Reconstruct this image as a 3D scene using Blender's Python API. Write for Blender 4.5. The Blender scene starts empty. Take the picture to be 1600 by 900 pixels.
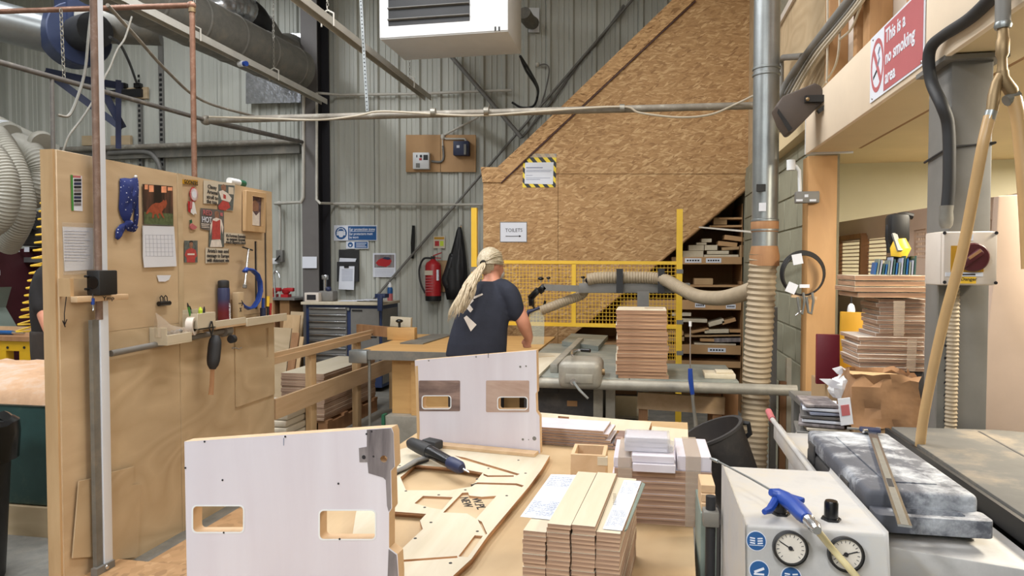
import bpy, bmesh, math, random
from mathutils import Vector, Matrix, Euler, noise as mnoise
from mathutils.geometry import tessellate_polygon
from mathutils.bvhtree import BVHTree
V = Vector
R = math.radians
PI = math.pi
random.seed(7)
scn = bpy.context.scene
C = scn.collection

# ---------------------------------------------------------------- camera
FPX = 1100.0
YAW, PITCH = R(10.8), R(-1.8)
CAM = V((0, 0, 1.55))
cam_d = bpy.data.cameras.new('camera')
cam_d.sensor_width = 36.0
cam_d.lens = FPX / 1600 * 36
cam_d.clip_start = 0.02
cam = bpy.data.objects.new('camera', cam_d)
C.objects.link(cam)
cam.location = CAM
cam.rotation_euler = (PI / 2 + PITCH, 0, YAW)
scn.camera = cam

# ---------------------------------------------------------------- world, lamps, exposure
vs = scn.view_settings
vs.view_transform = 'Standard'
vs.look = 'None'
vs.exposure = 0.0
vs.gamma = 1.0
vs.use_curve_mapping = False
w = bpy.data.worlds.new('world')
scn.world = w
w.use_nodes = True
w.node_tree.nodes['Background'].inputs[0].default_value = (0.80, 0.86, 1.0, 1)
w.node_tree.nodes['Background'].inputs[1].default_value = 0.25

def area(name, loc, size, power, color=(1, 1, 1), rot=(0, 0, 0)):
    l = bpy.data.lights.new(name, 'AREA')
    l.shape = 'RECTANGLE'
    l.size, l.size_y = size
    l.energy = power
    l.color = color
    o = bpy.data.objects.new(name, l)
    C.objects.link(o)
    o.location = loc
    o.rotation_euler = rot
    return o
# strip lamps hanging in the roof of the hall
COOL = (0.93, 0.96, 1.0)
area('roof_lamp', (-2.6, -2.6, 4.2), (0.35, 2.4), 195, COOL)
area('roof_lamp', (0.0, -2.8, 4.2), (0.35, 2.4), 150, COOL)
area('roof_lamp', (-1.6, 0.6, 5.4), (0.35, 2.4), 28, COOL)
area('roof_lamp', (-2.6, 3.6, 5.2), (0.35, 3.0), 150, (0.97, 0.98, 1.0))
area('roof_lamp', (-0.6, 3.6, 5.2), (0.35, 3.0), 105, (1.0, 0.96, 0.90))
area('roof_lamp', (-5.6, 3.0, 5.4), (0.35, 3.0), 170, COOL)
area('roof_lamp', (-5.4, 6.4, 5.4), (0.35, 2.4), 80, COOL)  # unseen lamp, placed to brighten the left of the back wall
# warm lamps under the mezzanine
area('mezzanine_lamp', (1.85, 2.6, 2.30), (0.3, 1.2), 95, (1.0, 0.90, 0.72))
area('mezzanine_lamp', (3.2, 4.6, 2.30), (0.3, 1.5), 90, (1.0, 0.88, 0.72))

# ---------------------------------------------------------------- pixel helpers (reading sizes off the photograph)
_f = V((-math.sin(YAW) * math.cos(PITCH), math.cos(YAW) * math.cos(PITCH), math.sin(PITCH)))
_r = V((math.cos(YAW), math.sin(YAW), 0))
_u = _r.cross(_f)
def ray(px, py):
    return _f + _r * ((px - 800) / FPX) + _u * ((450 - py) / FPX)
def PY(px, py, Y):
    d = ray(px, py); return CAM + d * (Y / d.y)
def PX(px, py, X):
    d = ray(px, py); return CAM + d * (X / d.x)
def PZ(px, py, z):
    d = ray(px, py); return CAM + d * ((z - CAM.z) / d.z)
def PD(px, py, dist):
    return CAM + ray(px, py) * dist

# ---------------------------------------------------------------- materials
def nt(name):
    m = bpy.data.materials.new(name)
    m.use_nodes = True
    t = m.node_tree
    return m, t, t.nodes['Principled BSDF']
def N(t, typ, **kw):
    n = t.nodes.new(typ)
    for k, v in kw.items():
        if k in n.inputs.keys():
            n.inputs[k].default_value = v
        else:
            setattr(n, k, v)
    return n
def coords(t, scale=(1, 1, 1), rot=(0, 0, 0), kind='Object'):
    tc = t.nodes.new('ShaderNodeTexCoord')
    mp = t.nodes.new('ShaderNodeMapping')
    mp.inputs['Scale'].default_value = scale
    mp.inputs['Rotation'].default_value = rot
    t.links.new(tc.outputs[kind], mp.inputs[0])
    return mp.outputs[0]
def ramp(t, fac, stops):
    r = t.nodes.new('ShaderNodeValToRGB')
    e = r.color_ramp.elements
    while len(e) < len(stops):
        e.new(0.5)
    for i, (p, c) in enumerate(stops):
        e[i].position = p
        e[i].color = (*c, 1)
    t.links.new(fac, r.inputs[0])
    return r.outputs[0]
def lin(c):   # 0-255 sRGB to linear
    return tuple(((x / 255) / 12.92 if x / 255 < 0.04045 else (((x / 255) + 0.055) / 1.055) ** 2.4) for x in c)
def mul(c, k):
    return tuple(min(1, x * k) for x in c)
def bump(t, p, h, strength=0.2, dist=0.01):
    b = N(t, 'ShaderNodeBump')
    b.inputs['Strength'].default_value = strength
    b.inputs['Distance'].default_value = dist
    t.links.new(h, b.inputs['Height'])
    t.links.new(b.outputs[0], p.inputs['Normal'])
def plain(name, rgb, rough=0.55, metal=0.0, var=0.12, scale=9.0, bmp=0.0, bscale=60, alpha=1.0, trans=0.0, emit=None):
    """paint / plastic / metal with a little tonal variation"""
    m, t, p = nt(name)
    c = lin(rgb)
    co = coords(t)
    n = N(t, 'ShaderNodeTexNoise', Scale=scale, Detail=5.0, Roughness=0.6)
    t.links.new(co, n.inputs['Vector'])
    col = ramp(t, n.outputs['Fac'], [(0.3, mul(c, 1 - var)), (0.7, mul(c, 1 + var))])
    t.links.new(col, p.inputs['Base Color'])
    p.inputs['Roughness'].default_value = rough
    p.inputs['Metallic'].default_value = metal
    if bmp:
        b = N(t, 'ShaderNodeTexNoise', Scale=bscale, Detail=3.0)
        t.links.new(co, b.inputs['Vector'])
        bump(t, p, b.outputs['Fac'], bmp)
    if alpha < 1:
        p.inputs['Alpha'].default_value = alpha
    if trans:
        p.inputs['Transmission Weight'].default_value = trans
    if emit:
        p.inputs['Emission Color'].default_value = (*lin(rgb), 1)
        p.inputs['Emission Strength'].default_value = emit
    return m
def wood(name, c1, c2, stretch=(6, 6, 0.6), scale=3.0, rough=0.6, wave=0.0, blot=0.0):
    """timber / veneer: noise drawn out along the grain"""
    m, t, p = nt(name)
    a, b = lin(c1), lin(c2)
    co = coords(t, stretch)
    n = N(t, 'ShaderNodeTexNoise', Scale=scale, Detail=6.0, Roughness=0.62, Distortion=0.6)
    t.links.new(co, n.inputs['Vector'])
    fac = n.outputs['Fac']
    if wave:
        wv = N(t, 'ShaderNodeTexNoise', Scale=scale * 0.8, Detail=1.0, Distortion=0.4)
        t.links.new(co, wv.inputs['Vector'])
        mm = N(t, 'ShaderNodeMath', operation='MULTIPLY'); mm.inputs[1].default_value = wave
        t.links.new(wv.outputs['Fac'], mm.inputs[0])
        fr = N(t, 'ShaderNodeMath', operation='PINGPONG'); fr.inputs[1].default_value = 1.0
        t.links.new(mm.outputs[0], fr.inputs[0])
        mx = N(t, 'ShaderNodeMath', operation='MULTIPLY_ADD'); mx.inputs[1].default_value = 0.30
        t.links.new(fr.outputs[0], mx.inputs[0])
        ad = N(t, 'ShaderNodeMath', operation='MULTIPLY'); ad.inputs[1].default_value = 0.70
        t.links.new(fac, ad.inputs[0]); t.links.new(ad.outputs[0], mx.inputs[2])
        fac = mx.outputs[0]
    col = ramp(t, fac, [(0.25, b), (0.5, tuple((x + y) / 2 for x, y in zip(a, b))), (0.72, a)])
    if blot:
        co2 = coords(t)
        n2 = N(t, 'ShaderNodeTexNoise', Scale=2.3, Detail=4.0)
        t.links.new(co2, n2.inputs['Vector'])
        k = ramp(t, n2.outputs['Fac'], [(0.35, (1 - blot,) * 3), (0.62, (1, 1, 1))])
        mxx = N(t, 'ShaderNodeMix', data_type='RGBA', blend_type='MULTIPLY')
        mxx.inputs[0].default_value = 1.0
        t.links.new(col, mxx.inputs[6]); t.links.new(k, mxx.inputs[7])
        col = mxx.outputs[2]
    t.links.new(col, p.inputs['Base Color'])
    p.inputs['Roughness'].default_value = rough
    bump(t, p, n.outputs['Fac'], 0.08)
    return m
def plyedge(name, c1, c2, pitch=0.0042, axis=2, rough=0.7):
    """cut edge of plywood: thin light and dark veneer lines"""
    m, t, p = nt(name)
    a, b = lin(c1), lin(c2)
    s = [3.0, 3.0, 3.0]; s[axis] = 0.30 / pitch
    co = coords(t, tuple(s))
    n = N(t, 'ShaderNodeTexNoise', Scale=1.0, Detail=3.0, Roughness=0.7)
    t.links.new(co, n.inputs['Vector'])
    col = ramp(t, n.outputs['Fac'], [(0.32, b), (0.5, tuple(0.5 * (x + y) for x, y in zip(a, b))), (0.66, a)])
    t.links.new(col, p.inputs['Base Color'])
    p.inputs['Roughness'].default_value = rough
    return m
def osb(name, tones, flip=0.0, rough=0.72):
    """strand board: two layers of long flakes lying in different directions"""
    m, t, p = nt(name)
    outs = []
    for k, (ang, sc, seed) in enumerate(((0.12, (13, 13, 74), 0), (-0.2, (15, 15, 82), 3.3), (0.6, (18, 18, 64), 7.7))):
        tc = t.nodes.new('ShaderNodeTexCoord')
        dn = N(t, 'ShaderNodeTexNoise', Scale=5.0, Detail=1.0)
        t.links.new(tc.outputs['Object'], dn.inputs['Vector'])
        mixv = N(t, 'ShaderNodeMix', data_type='VECTOR'); mixv.inputs[0].default_value = 0.035
        t.links.new(tc.outputs['Object'], mixv.inputs[4]); t.links.new(dn.outputs['Color'], mixv.inputs[5])
        mp = t.nodes.new('ShaderNodeMapping')
        mp.inputs['Rotation'].default_value = (0, ang, flip)
        mp.inputs['Location'].default_value = (seed, seed, seed)
        t.links.new(mixv.outputs[1], mp.inputs[0])
        mp2 = t.nodes.new('ShaderNodeMapping'); mp2.inputs['Scale'].default_value = sc
        t.links.new(mp.outputs[0], mp2.inputs[0])
        vo = N(t, 'ShaderNodeTexVoronoi', Scale=1.0, Randomness=1.0)
        t.links.new(mp2.outputs[0], vo.inputs['Vector'])
        outs.append(vo.outputs['Color'])
    sep = [N(t, 'ShaderNodeSeparateColor') for _ in outs]
    for s_, o_ in zip(sep, outs):
        t.links.new(o_, s_.inputs[0])
    a = N(t, 'ShaderNodeMix', data_type='FLOAT')
    t.links.new(sep[1].outputs[1], a.inputs[0]); t.links.new(sep[0].outputs[0], a.inputs[2]); t.links.new(sep[1].outputs[0], a.inputs[3])
    b = N(t, 'ShaderNodeMix', data_type='FLOAT')
    st = N(t, 'ShaderNodeMath', operation='GREATER_THAN'); st.inputs[1].default_value = 0.72
    t.links.new(sep[2].outputs[1], st.inputs[0])
    t.links.new(st.outputs[0], b.inputs[0]); t.links.new(a.outputs[0], b.inputs[2]); t.links.new(sep[2].outputs[0], b.inputs[3])
    col = ramp(t, b.outputs[0], [(0.0, lin(tones[0])), (0.3, lin(tones[1])), (0.62, lin(tones[2])), (1.0, lin(tones[3]))])
    t.links.new(col, p.inputs['Base Color'])
    p.inputs['Roughness'].default_value = rough
    bump(t, p, b.outputs[0], 0.12)
    return m
def dusty(name, base, dust, amount=0.5, scale=6.0, rough=0.75, metal=0.0, up=True):
    """surface with pale dust lying on it in streaks and patches"""
    m, t, p = nt(name)
    co = coords(t, (1, 1, 1))
    n = N(t, 'ShaderNodeTexNoise', Scale=scale, Detail=9.0, Roughness=0.68, Distortion=0.15)
    t.links.new(co, n.inputs['Vector'])
    fac = n.outputs['Fac']
    lo = 0.62 - amount * 0.35
    col = ramp(t, fac, [(lo - 0.12, lin(base)), (lo + 0.05, mul(lin(base), 1.25)), (lo + 0.24, lin(dust))])
    t.links.new(col, p.inputs['Base Color'])
    p.inputs['Roughness'].default_value = rough
    p.inputs['Metallic'].default_value = metal
    bump(t, p, fac, 0.1)
    return m

M = {}
M['concrete'] = dusty('concrete', (112, 110, 104), (138, 134, 124), 0.5, 9.0, 0.9)
M['clad'] = plain('clad', (186, 187, 178), 0.5, 0, 0.05, 1.2)
M['roof'] = plain('roof', (190, 190, 186), 0.8, 0, 0.05, 1.0)
M['osb'] = osb('osb', ((150, 112, 72), (174, 135, 90), (184, 145, 99), (212, 178, 132)))
M['osb_trim'] = osb('osb_trim', ((134, 96, 56), (176, 136, 90), (194, 154, 106), (212, 174, 126)), 0.3)
M['ply'] = wood('ply', (212, 188, 154), (194, 168, 134), (1.4, 1.4, 5.0), 1.6, 0.55, 5.0, 0.06)
M['ply2'] = wood('ply2', (208, 186, 152), (188, 164, 130), (0.8, 1.1, 2.2), 1.5, 0.6, 16.0, 0.12)
M['plyedge'] = plyedge('plyedge', (206, 160, 116), (132, 94, 66))
M['plyedge_pale'] = plyedge('plyedge_pale', (200, 168, 142), (124, 96, 80), 0.0022)
M['plyedge_stack'] = plyedge('plyedge_stack', (196, 156, 124), (136, 102, 80), 0.004)
M['birch'] = wood('birch', (210, 200, 180), (198, 186, 160), (8, 1.2, 6), 2.0, 0.55)
M['birch_white'] = wood('birch_white', (218, 214, 222), (206, 198, 206), (7, 7, 0.9), 1.2, 0.5, 4.0)
M['pine'] = wood('pine', (208, 178, 142), (184, 150, 112), (7, 0.8, 7), 2.0, 0.6, 2.0)
M['pine_v'] = wood('pine_v', (204, 172, 130), (180, 144, 102), (7, 7, 0.8), 2.0, 0.6, 2.0)
M['bench_top'] = wood('bench_top', (204, 178, 140), (182, 152, 112), (2.2, 0.9, 2), 2.0, 0.6, 4.0, 0.18)
M['chip'] = osb('chip', ((152, 118, 84), (170, 134, 94), (178, 140, 100), (188, 152, 112)))
M['mdf'] = plain('mdf', (184, 146, 104), 0.75, 0, 0.05, 6)
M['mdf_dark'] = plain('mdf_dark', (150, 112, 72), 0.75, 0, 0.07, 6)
M['galv'] = plain('galv', (150, 154, 154), 0.36, 0.75, 0.16, 5)
M['galv_dull'] = dusty('galv_dull', (112, 110, 104), (142, 136, 124), 0.5, 6, 0.6, 0.3)
M['steel_grey'] = plain('steel_grey', (122, 120, 116), 0.55, 0.15, 0.14, 5)
M['column'] = plain('column', (104, 100, 98), 0.6, 0.05, 0.10, 3)
M['recess_dark'] = plain('recess_dark', (40, 39, 44), 0.55, 0.0, 0.12, 4)  # column recess shade put into the colour; also backs the partition slots
M['chrome'] = plain('chrome', (205, 206, 208), 0.22, 0.95, 0.06, 8)
M['brass'] = plain('brass', (150, 128, 96), 0.5, 0.7, 0.12, 12)
M['copper'] = dusty('copper', (128, 94, 76), (172, 144, 128), 0.4, 14, 0.5, 0.35)
M['rail_grey'] = plain('rail_grey', (192, 190, 182), 0.55, 0.0, 0.12, 5)
M['pipe_dark'] = dusty('pipe_dark', (96, 92, 88), (150, 143, 132), 0.35, 8, 0.55, 0.2)
M['pipe'] = dusty('pipe', (132, 126, 116), (186, 182, 172), 0.35, 8, 0.55, 0.15)
M['white'] = plain('white', (226, 228, 230), 0.45, 0, 0.03, 5)
M['white_post'] = plain('white_post', (226, 234, 246), 0.4, 0, 0.02, 5)
M['offwhite'] = plain('offwhite', (214, 204, 194), 0.5, 0, 0.05, 5)
M['conduit'] = plain('conduit', (196, 192, 182), 0.55, 0, 0.08, 8)
M['fascia'] = plain('fascia', (232, 214, 190), 0.6, 0, 0.04, 4)
M['soffit'] = plain('soffit', (216, 196, 156), 0.7, 0, 0.06, 2)
M['cream'] = plain('cream', (222, 220, 196), 0.75, 0, 0.04, 2)
M['block'] = plain('block', (150, 148, 128), 0.85, 0, 0.10, 4, 0.2)
M['paper'] = plain('paper', (220, 224, 234), 0.7, 0, 0.02, 6)
M['newsprint'] = plain('newsprint', (206, 196, 178), 0.8, 0, 0.06, 12)
M['ink'] = plain('ink', (38, 36, 40), 0.8, 0, 0.1, 20)
M['ink_faint'] = plain('ink_faint', (150, 156, 176), 0.8, 0, 0.1, 20)
M['black'] = plain('black', (26, 26, 28), 0.5, 0, 0.2, 10)
M['rubber'] = plain('rubber', (40, 40, 42), 0.6, 0, 0.15, 10)
M['gloss_black'] = plain('gloss_black', (18, 18, 20), 0.25, 0, 0.2, 10)
M['yellow'] = plain('yellow', (240, 196, 60), 0.45, 0, 0.05, 5)
M['yellow_deep'] = plain('yellow_deep', (214, 166, 20), 0.5, 0, 0.07, 5)
M['mustard'] = plain('mustard', (190, 142, 30), 0.55, 0, 0.05, 5)
M['maroon'] = plain('maroon', (112, 30, 44), 0.45, 0, 0.08, 5)
M['maroon_dark'] = plain('maroon_dark', (66, 26, 34), 0.5, 0, 0.12, 5)
M['red'] = plain('red', (176, 38, 44), 0.4, 0, 0.07, 7)
M['sign_red'] = plain('sign_red', (186, 104, 108), 0.5, 0, 0.06, 5)
M['sign_blue'] = plain('sign_blue', (28, 84, 142), 0.45, 0, 0.06, 5)
M['blue'] = plain('blue', (28, 66, 150), 0.4, 0, 0.08, 8)
M['blue_dark'] = plain('blue_dark', (44, 58, 96), 0.5, 0, 0.08, 6)
M['navy'] = plain('navy', (38, 46, 78), 0.5, 0, 0.12, 6)
M['fan_blue'] = plain('fan_blue', (52, 62, 92), 0.5, 0.1, 0.14, 6)
M['hose'] = plain('hose', (164, 160, 148), 0.5, 0, 0.10, 5)
M['hose_beige'] = plain('hose_beige', (164, 148, 124), 0.6, 0, 0.12, 6)
M['airhose'] = plain('airhose', (188, 154, 108), 0.35, 0, 0.08, 9)
M['airhose_clear'] = plain('airhose_clear', (222, 208, 160), 0.3, 0, 0.06, 9)
M['machine_beige'] = plain('machine_beige', (202, 180, 164), 0.5, 0, 0.06, 4)
M['machine_grey'] = dusty('machine_grey', (168, 166, 164), (192, 184, 170), 0.5, 5, 0.55)
M['machine_green'] = plain('machine_green', (120, 132, 124), 0.5, 0.1, 0.12, 5)
M['saw_grey'] = dusty('saw_grey', (140, 136, 126), (182, 174, 158), 0.35, 6, 0.45, 0.2)
M['saw_top'] = dusty('saw_top', (128, 132, 126), (176, 172, 158), 0.4, 4, 0.5, 0.35)
M['saw_dark'] = dusty('saw_dark', (52, 50, 50), (86, 80, 74), 0.4, 5, 0.7)
M['cast_dusty'] = dusty('cast_dusty', (76, 78, 86), (204, 208, 214), 0.55, 7, 0.7)
M['table_dusty'] = dusty('table_dusty', (84, 82, 78), (146, 132, 112), 0.35, 3.2, 0.75)
M['kraft'] = plain('kraft', (158, 120, 86), 0.8, 0, 0.12, 9, 0.9, 9)
M['flood_brown'] = plain('flood_brown', (86, 76, 70), 0.6, 0, 0.1, 6)
M['copper_dull'] = dusty('copper_dull', (122, 100, 88), (164, 148, 138), 0.4, 14, 0.55, 0.3)
M['switch_red'] = plain('switch_red', (78, 24, 32), 0.45, 0, 0.08, 6)
M['card'] = plain('card', (176, 146, 108), 0.8, 0, 0.06, 6)
M['sawdust'] = dusty('sawdust', (176, 142, 112), (196, 178, 162), 0.6, 5, 0.95)
M['teal'] = dusty('teal', (42, 74, 72), (96, 112, 98), 0.28, 3.0, 0.5)
M['skin'] = plain('skin', (214, 150, 124), 0.5, 0, 0.06, 14)
M['tee'] = plain('tee', (36, 40, 54), 0.85, 0, 0.14, 9, 0.3, 18)
M['tee_black'] = plain('tee_black', (32, 29, 30), 0.85, 0, 0.14, 9, 0.2, 18)
M['trousers'] = plain('trousers', (58, 52, 48), 0.9, 0, 0.14, 9)
M['hair'] = wood('hair', (222, 208, 180), (160, 138, 108), (30, 30, 5), 3.0, 0.5)
M['hair_cap'] = wood('hair_cap', (214, 204, 180), (160, 142, 112), (30, 8, 30), 2.0, 0.45)
M['beard'] = plain('beard', (206, 200, 194), 0.7, 0, 0.1, 30)
M['glass'] = plain('glass', (196, 214, 206), 0.1, 0, 0.02, 3, alpha=0.28)
M['clear'] = plain('clear', (220, 222, 226), 0.15, 0, 0.02, 3, alpha=0.35)
M['tape_clear'] = plain('tape_clear', (206, 190, 172), 0.25, 0, 0.05, 8, alpha=0.4)
M['pocket'] = plain('pocket', (230, 222, 212), 0.2, 0, 0.03, 8, alpha=0.14)
M['green'] = plain('green', (70, 140, 60), 0.5, 0, 0.1, 8)
M['green_lime'] = plain('green_lime', (196, 220, 60), 0.5, 0, 0.1, 8)
M['green_dark'] = plain('green_dark', (30, 92, 66), 0.5, 0, 0.1, 8)
M['cable_white'] = plain('cable_white', (186, 176, 158), 0.55, 0, 0.06, 8)
M['chain'] = plain('chain', (150, 146, 136), 0.45, 0.6, 0.1, 10)
M['foil'] = plain('foil', (190, 192, 196), 0.25, 0.85, 0.25, 12, 0.5, 20)
M['orange_wood'] = wood('orange_wood', (204, 162, 104), (178, 134, 80), (1, 6, 6), 2.0, 0.55, 2.0)
M['sold_wood'] = wood('sold_wood', (176, 132, 92), (140, 98, 64), (5, 5, 0.8), 2.0, 0.65)
M['stained'] = wood('stained', (190, 160, 146), (92, 70, 68), (0.8, 6, 6), 3.0, 0.7, 0, 0.5)
M['stained_light'] = wood('stained_light', (204, 180, 166), (166, 134, 118), (0.8, 6, 6), 3.0, 0.7, 0, 0.3)
M['stained_grey'] = wood('stained_grey', (168, 160, 160), (84, 76, 80), (9, 9, 0.9), 3.0, 0.7, 0, 0.3)
M['stud'] = wood('stud', (190, 148, 104), (160, 120, 82), (7, 7, 0.8), 2.0, 0.6, 2.0)
M['post_ply'] = wood('post_ply', (204, 160, 108), (182, 138, 90), (4, 4, 0.8), 1.8, 0.55, 3.0)
# ---------------------------------------------------------------- mesh helpers
def frame_from(axis, up=V((0, 0, 1))):
    a = V(axis).normalized()
    if abs(a.dot(up)) > 0.98:
        up = V((0, 1, 0))
    x = up.cross(a).normalized()
    y = a.cross(x)
    return x, y, a
class MB:
    def __init__(s):
        s.v, s.f, s.m, s.mi = [], [], [], 0
    def face(s, idx, mi=None):
        s.f.append(tuple(idx)); s.m.append(s.mi if mi is None else mi)
    def add(s, pts):
        n = len(s.v); s.v += [V(p) for p in pts]; return n
    def box(s, c, size, rot=None, side=None):
        """box by centre and size; side = material slot of the four upright faces"""
        c = V(c); hx, hy, hz = (k / 2 for k in size)
        pts = [V((x, y, z)) for z in (-hz, hz) for y in (-hy, hy) for x in (-hx, hx)]
        if rot is not None:
            if not isinstance(rot, Matrix):
                rot = Euler(rot).to_matrix()
            pts = [rot @ p for p in pts]
        n = s.add([c + p for p in pts])
        sd = s.mi if side is None else side
        s.face((n + 1, n, n + 2, n + 3)); s.face((n + 4, n + 5, n + 7, n + 6))
        for a in ((0, 1, 5, 4), (1, 3, 7, 5), (3, 2, 6, 7), (2, 0, 4, 6)):
            s.face([n + k for k in a], sd)
        return s
    def bx(s, x0, x1, y0, y1, z0, z1, side=None):
        return s.box(((x0 + x1) / 2, (y0 + y1) / 2, (z0 + z1) / 2), (abs(x1 - x0), abs(y1 - y0), abs(z1 - z0)), None, side)
    def bar(s, p0, p1, w, h, up=V((0, 0, 1))):
        """rectangular bar from p0 to p1: w sideways, h along up"""
        p0, p1 = V(p0), V(p1); x, y, a = frame_from(p1 - p0, V(up))
        n = s.add([p + x * (sx * w / 2) + y * (sy * h / 2) for p in (p0, p1) for sx, sy in ((-1, -1), (1, -1), (1, 1), (-1, 1))])
        s.face((n, n + 3, n + 2, n + 1)); s.face((n + 4, n + 5, n + 6, n + 7))
        for k in range(4):
            j = (k + 1) % 4
            s.face((n + k, n + j, n + 4 + j, n + 4 + k))
        return s
    def cyl(s, p0, p1, r0, r1=None, n=14, caps=True):
        p0, p1 = V(p0), V(p1); r1 = r0 if r1 is None else r1
        return s.tube([p0, p1], [r0, r1], n, caps)
    def tube(s, pts, r, n=10, caps=True, flat=1.0):
        pts = [V(p) for p in pts]
        rs = r if isinstance(r, (list, tuple)) else [r] * len(pts)
        t0 = (pts[1] - pts[0]).normalized()
        x, y, _ = frame_from(t0)
        base = len(s.v)
        for i, p in enumerate(pts):
            if i == 0: t = pts[1] - pts[0]
            elif i == len(pts) - 1: t = pts[-1] - pts[-2]
            else: t = (pts[i + 1] - pts[i]).normalized() + (pts[i] - pts[i - 1]).normalized()
            t = t.normalized() if t.length > 1e-9 else t0
            x = (x - t * x.dot(t)).normalized(); y = t.cross(x)
            for k in range(n):
                a = 2 * PI * k / n
                s.v.append(p + x * (rs[i] * math.cos(a)) + y * (rs[i] * flat * math.sin(a)))
        for i in range(len(pts) - 1):
            for k in range(n):
                j = (k + 1) % n
                s.face((base + i * n + k, base + i * n + j, base + (i + 1) * n + j, base + (i + 1) * n + k))
        if caps:
            s.face([base + k for k in range(n)][::-1]); e = base + (len(pts) - 1) * n
            s.face([e + k for k in range(n)])
        return s
    def lathe(s, prof, base, axis=(0, 0, 1), n=20):
        base = V(base); x, y, a = frame_from(V(axis))
        b0 = len(s.v)
        for r, h in prof:
            for k in range(n):
                t = 2 * PI * k / n
                s.v.append(base + a * h + x * (r * math.cos(t)) + y * (r * math.sin(t)))
        for i in range(len(prof) - 1):
            for k in range(n):
                j = (k + 1) % n
                s.face((b0 + i * n + k, b0 + i * n + j, b0 + (i + 1) * n + j, b0 + (i + 1) * n + k))
        if prof[0][0] > 1e-4: s.face([b0 + k for k in range(n)][::-1])
        if prof[-1][0] > 1e-4:
            e = b0 + (len(prof) - 1) * n; s.face([e + k for k in range(n)])
        return s
    def ell(s, c, rad, n=14, m=9, rot=None):
        c = V(c); b0 = len(s.v)
        for i in range(m + 1):
            ph = PI * i / m
            for k in range(n):
                t = 2 * PI * k / n
                p = V((rad[0] * math.sin(ph) * math.cos(t), rad[1] * math.sin(ph) * math.sin(t), -rad[2] * math.cos(ph)))
                if rot is not None: p = rot @ p
                s.v.append(c + p)
        for i in range(m):
            for k in range(n):
                j = (k + 1) % n
                s.face((b0 + i * n + k, b0 + i * n + j, b0 + (i + 1) * n + j, b0 + (i + 1) * n + k))
        return s
    def plate(s, outer, org, ux, uy, th, holes=(), edge=None, back=None):
        """flat plate: 2-D outline (and holes) in the frame org, ux, uy, grown by th along ux x uy"""
        org, ux, uy = V(org), V(ux), V(uy); nz = ux.cross(uy).normalized() * th
        loops = [list(outer)] + [list(h) for h in holes]
        tri = tessellate_polygon([[V((a, b, 0)) for a, b in l] for l in loops])
        flat = [p for l in loops for p in l]
        n = s.add([org + ux * a + uy * b for a, b in flat])
        n2 = s.add([org + ux * a + uy * b + nz for a, b in flat])
        for t in tri:
            A, B, Cc = (flat[i] for i in t)
            ar = (B[0] - A[0]) * (Cc[1] - A[1]) - (Cc[0] - A[0]) * (B[1] - A[1])
            t = t if ar > 0 else t[::-1]
            s.face([n2 + i for i in t]); s.face([n + i for i in t[::-1]], back)
        e = s.mi if edge is None else edge; o = 0
        for l in loops:
            k = len(l)
            ar = sum(l[i][0] * l[(i + 1) % k][1] - l[(i + 1) % k][0] * l[i][1] for i in range(k))
            sign = (ar > 0) == (l is loops[0])
            for i in range(k):
                j = (i + 1) % k
                q = (n + o + i, n + o + j, n2 + o + j, n2 + o + i)
                s.face(q if (ar > 0) == (l is loops[0]) or True and ar > 0 else q[::-1], e)
            o += k
        return s
    def build(s, name, mats, parent=None, smooth=40, bev=0.0, seg=2, fix=True):
        me = bpy.data.meshes.new(name)
        inv = wm(parent).inverted() if parent else None
        org = V((0, 0, 0))
        if parent is None:      # origin at the base centre of the thing
            xs = [p.x for p in s.v]; ys = [p.y for p in s.v]; zs = [p.z for p in s.v]
            org = V(((min(xs) + max(xs)) / 2, (min(ys) + max(ys)) / 2, min(zs)))
        vv = [(inv @ p) if inv else (p - org) for p in s.v]
        me.from_pydata([tuple(p) for p in vv], [], s.f)
        if not isinstance(mats, (list, tuple)): mats = [mats]
        for m_ in mats: me.materials.append(M[m_] if isinstance(m_, str) else m_)
        me.polygons.foreach_set('material_index', s.m)
        if fix or bev:
            bm = bmesh.new(); bm.from_mesh(me)
            if bev:
                ed = [e for e in bm.edges if len(e.link_faces) == 2 and e.calc_face_angle(0) > 0.6]
                bmesh.ops.bevel(bm, geom=ed, offset=bev, segments=seg, profile=0.5, affect='EDGES', clamp_overlap=True)
            bmesh.ops.recalc_face_normals(bm, faces=bm.faces)
            bm.to_mesh(me); bm.free()
        if smooth:
            me.shade_smooth(); me.set_sharp_from_angle(angle=R(smooth))
        me.update()
        o = bpy.data.objects.new(name, me); C.objects.link(o)
        if parent: o.parent = parent
        else: o.location = org
        return o
def wm(o):
    m = o.matrix_basis.copy()
    while o.parent:
        o = o.parent; m = o.matrix_basis @ m
    return m
def tag(o, label=None, cat=None, group=None, kind=None):
    if label: o['label'] = label
    if cat: o['category'] = cat
    if group: o['group'] = group
    if kind: o['kind'] = kind
    return o
def thing(name, label, cat, loc=(0, 0, 0), rz=0, group=None):
    o = bpy.data.objects.new(name, None); C.objects.link(o)
    o.empty_display_size = 0.1
    o.location = loc; o.rotation_euler = (0, 0, rz)
    return tag(o, label, cat, group)
ORD = 'top second third fourth fifth sixth seventh eighth ninth tenth eleventh twelfth thirteenth fourteenth fifteenth sixteenth seventeenth eighteenth nineteenth twentieth twenty-first twenty-second twenty-third'.split()
def nth(i, n, bottom='lowest'):
    """place of piece i (0 = lowest) in a stack of n, counted from the top"""
    k = n - 1 - i
    return bottom if i == 0 else ('topmost' if k == 0 else ORD[k] + ' from top')
def struct(o):
    o['kind'] = 'structure'; return o
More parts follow.
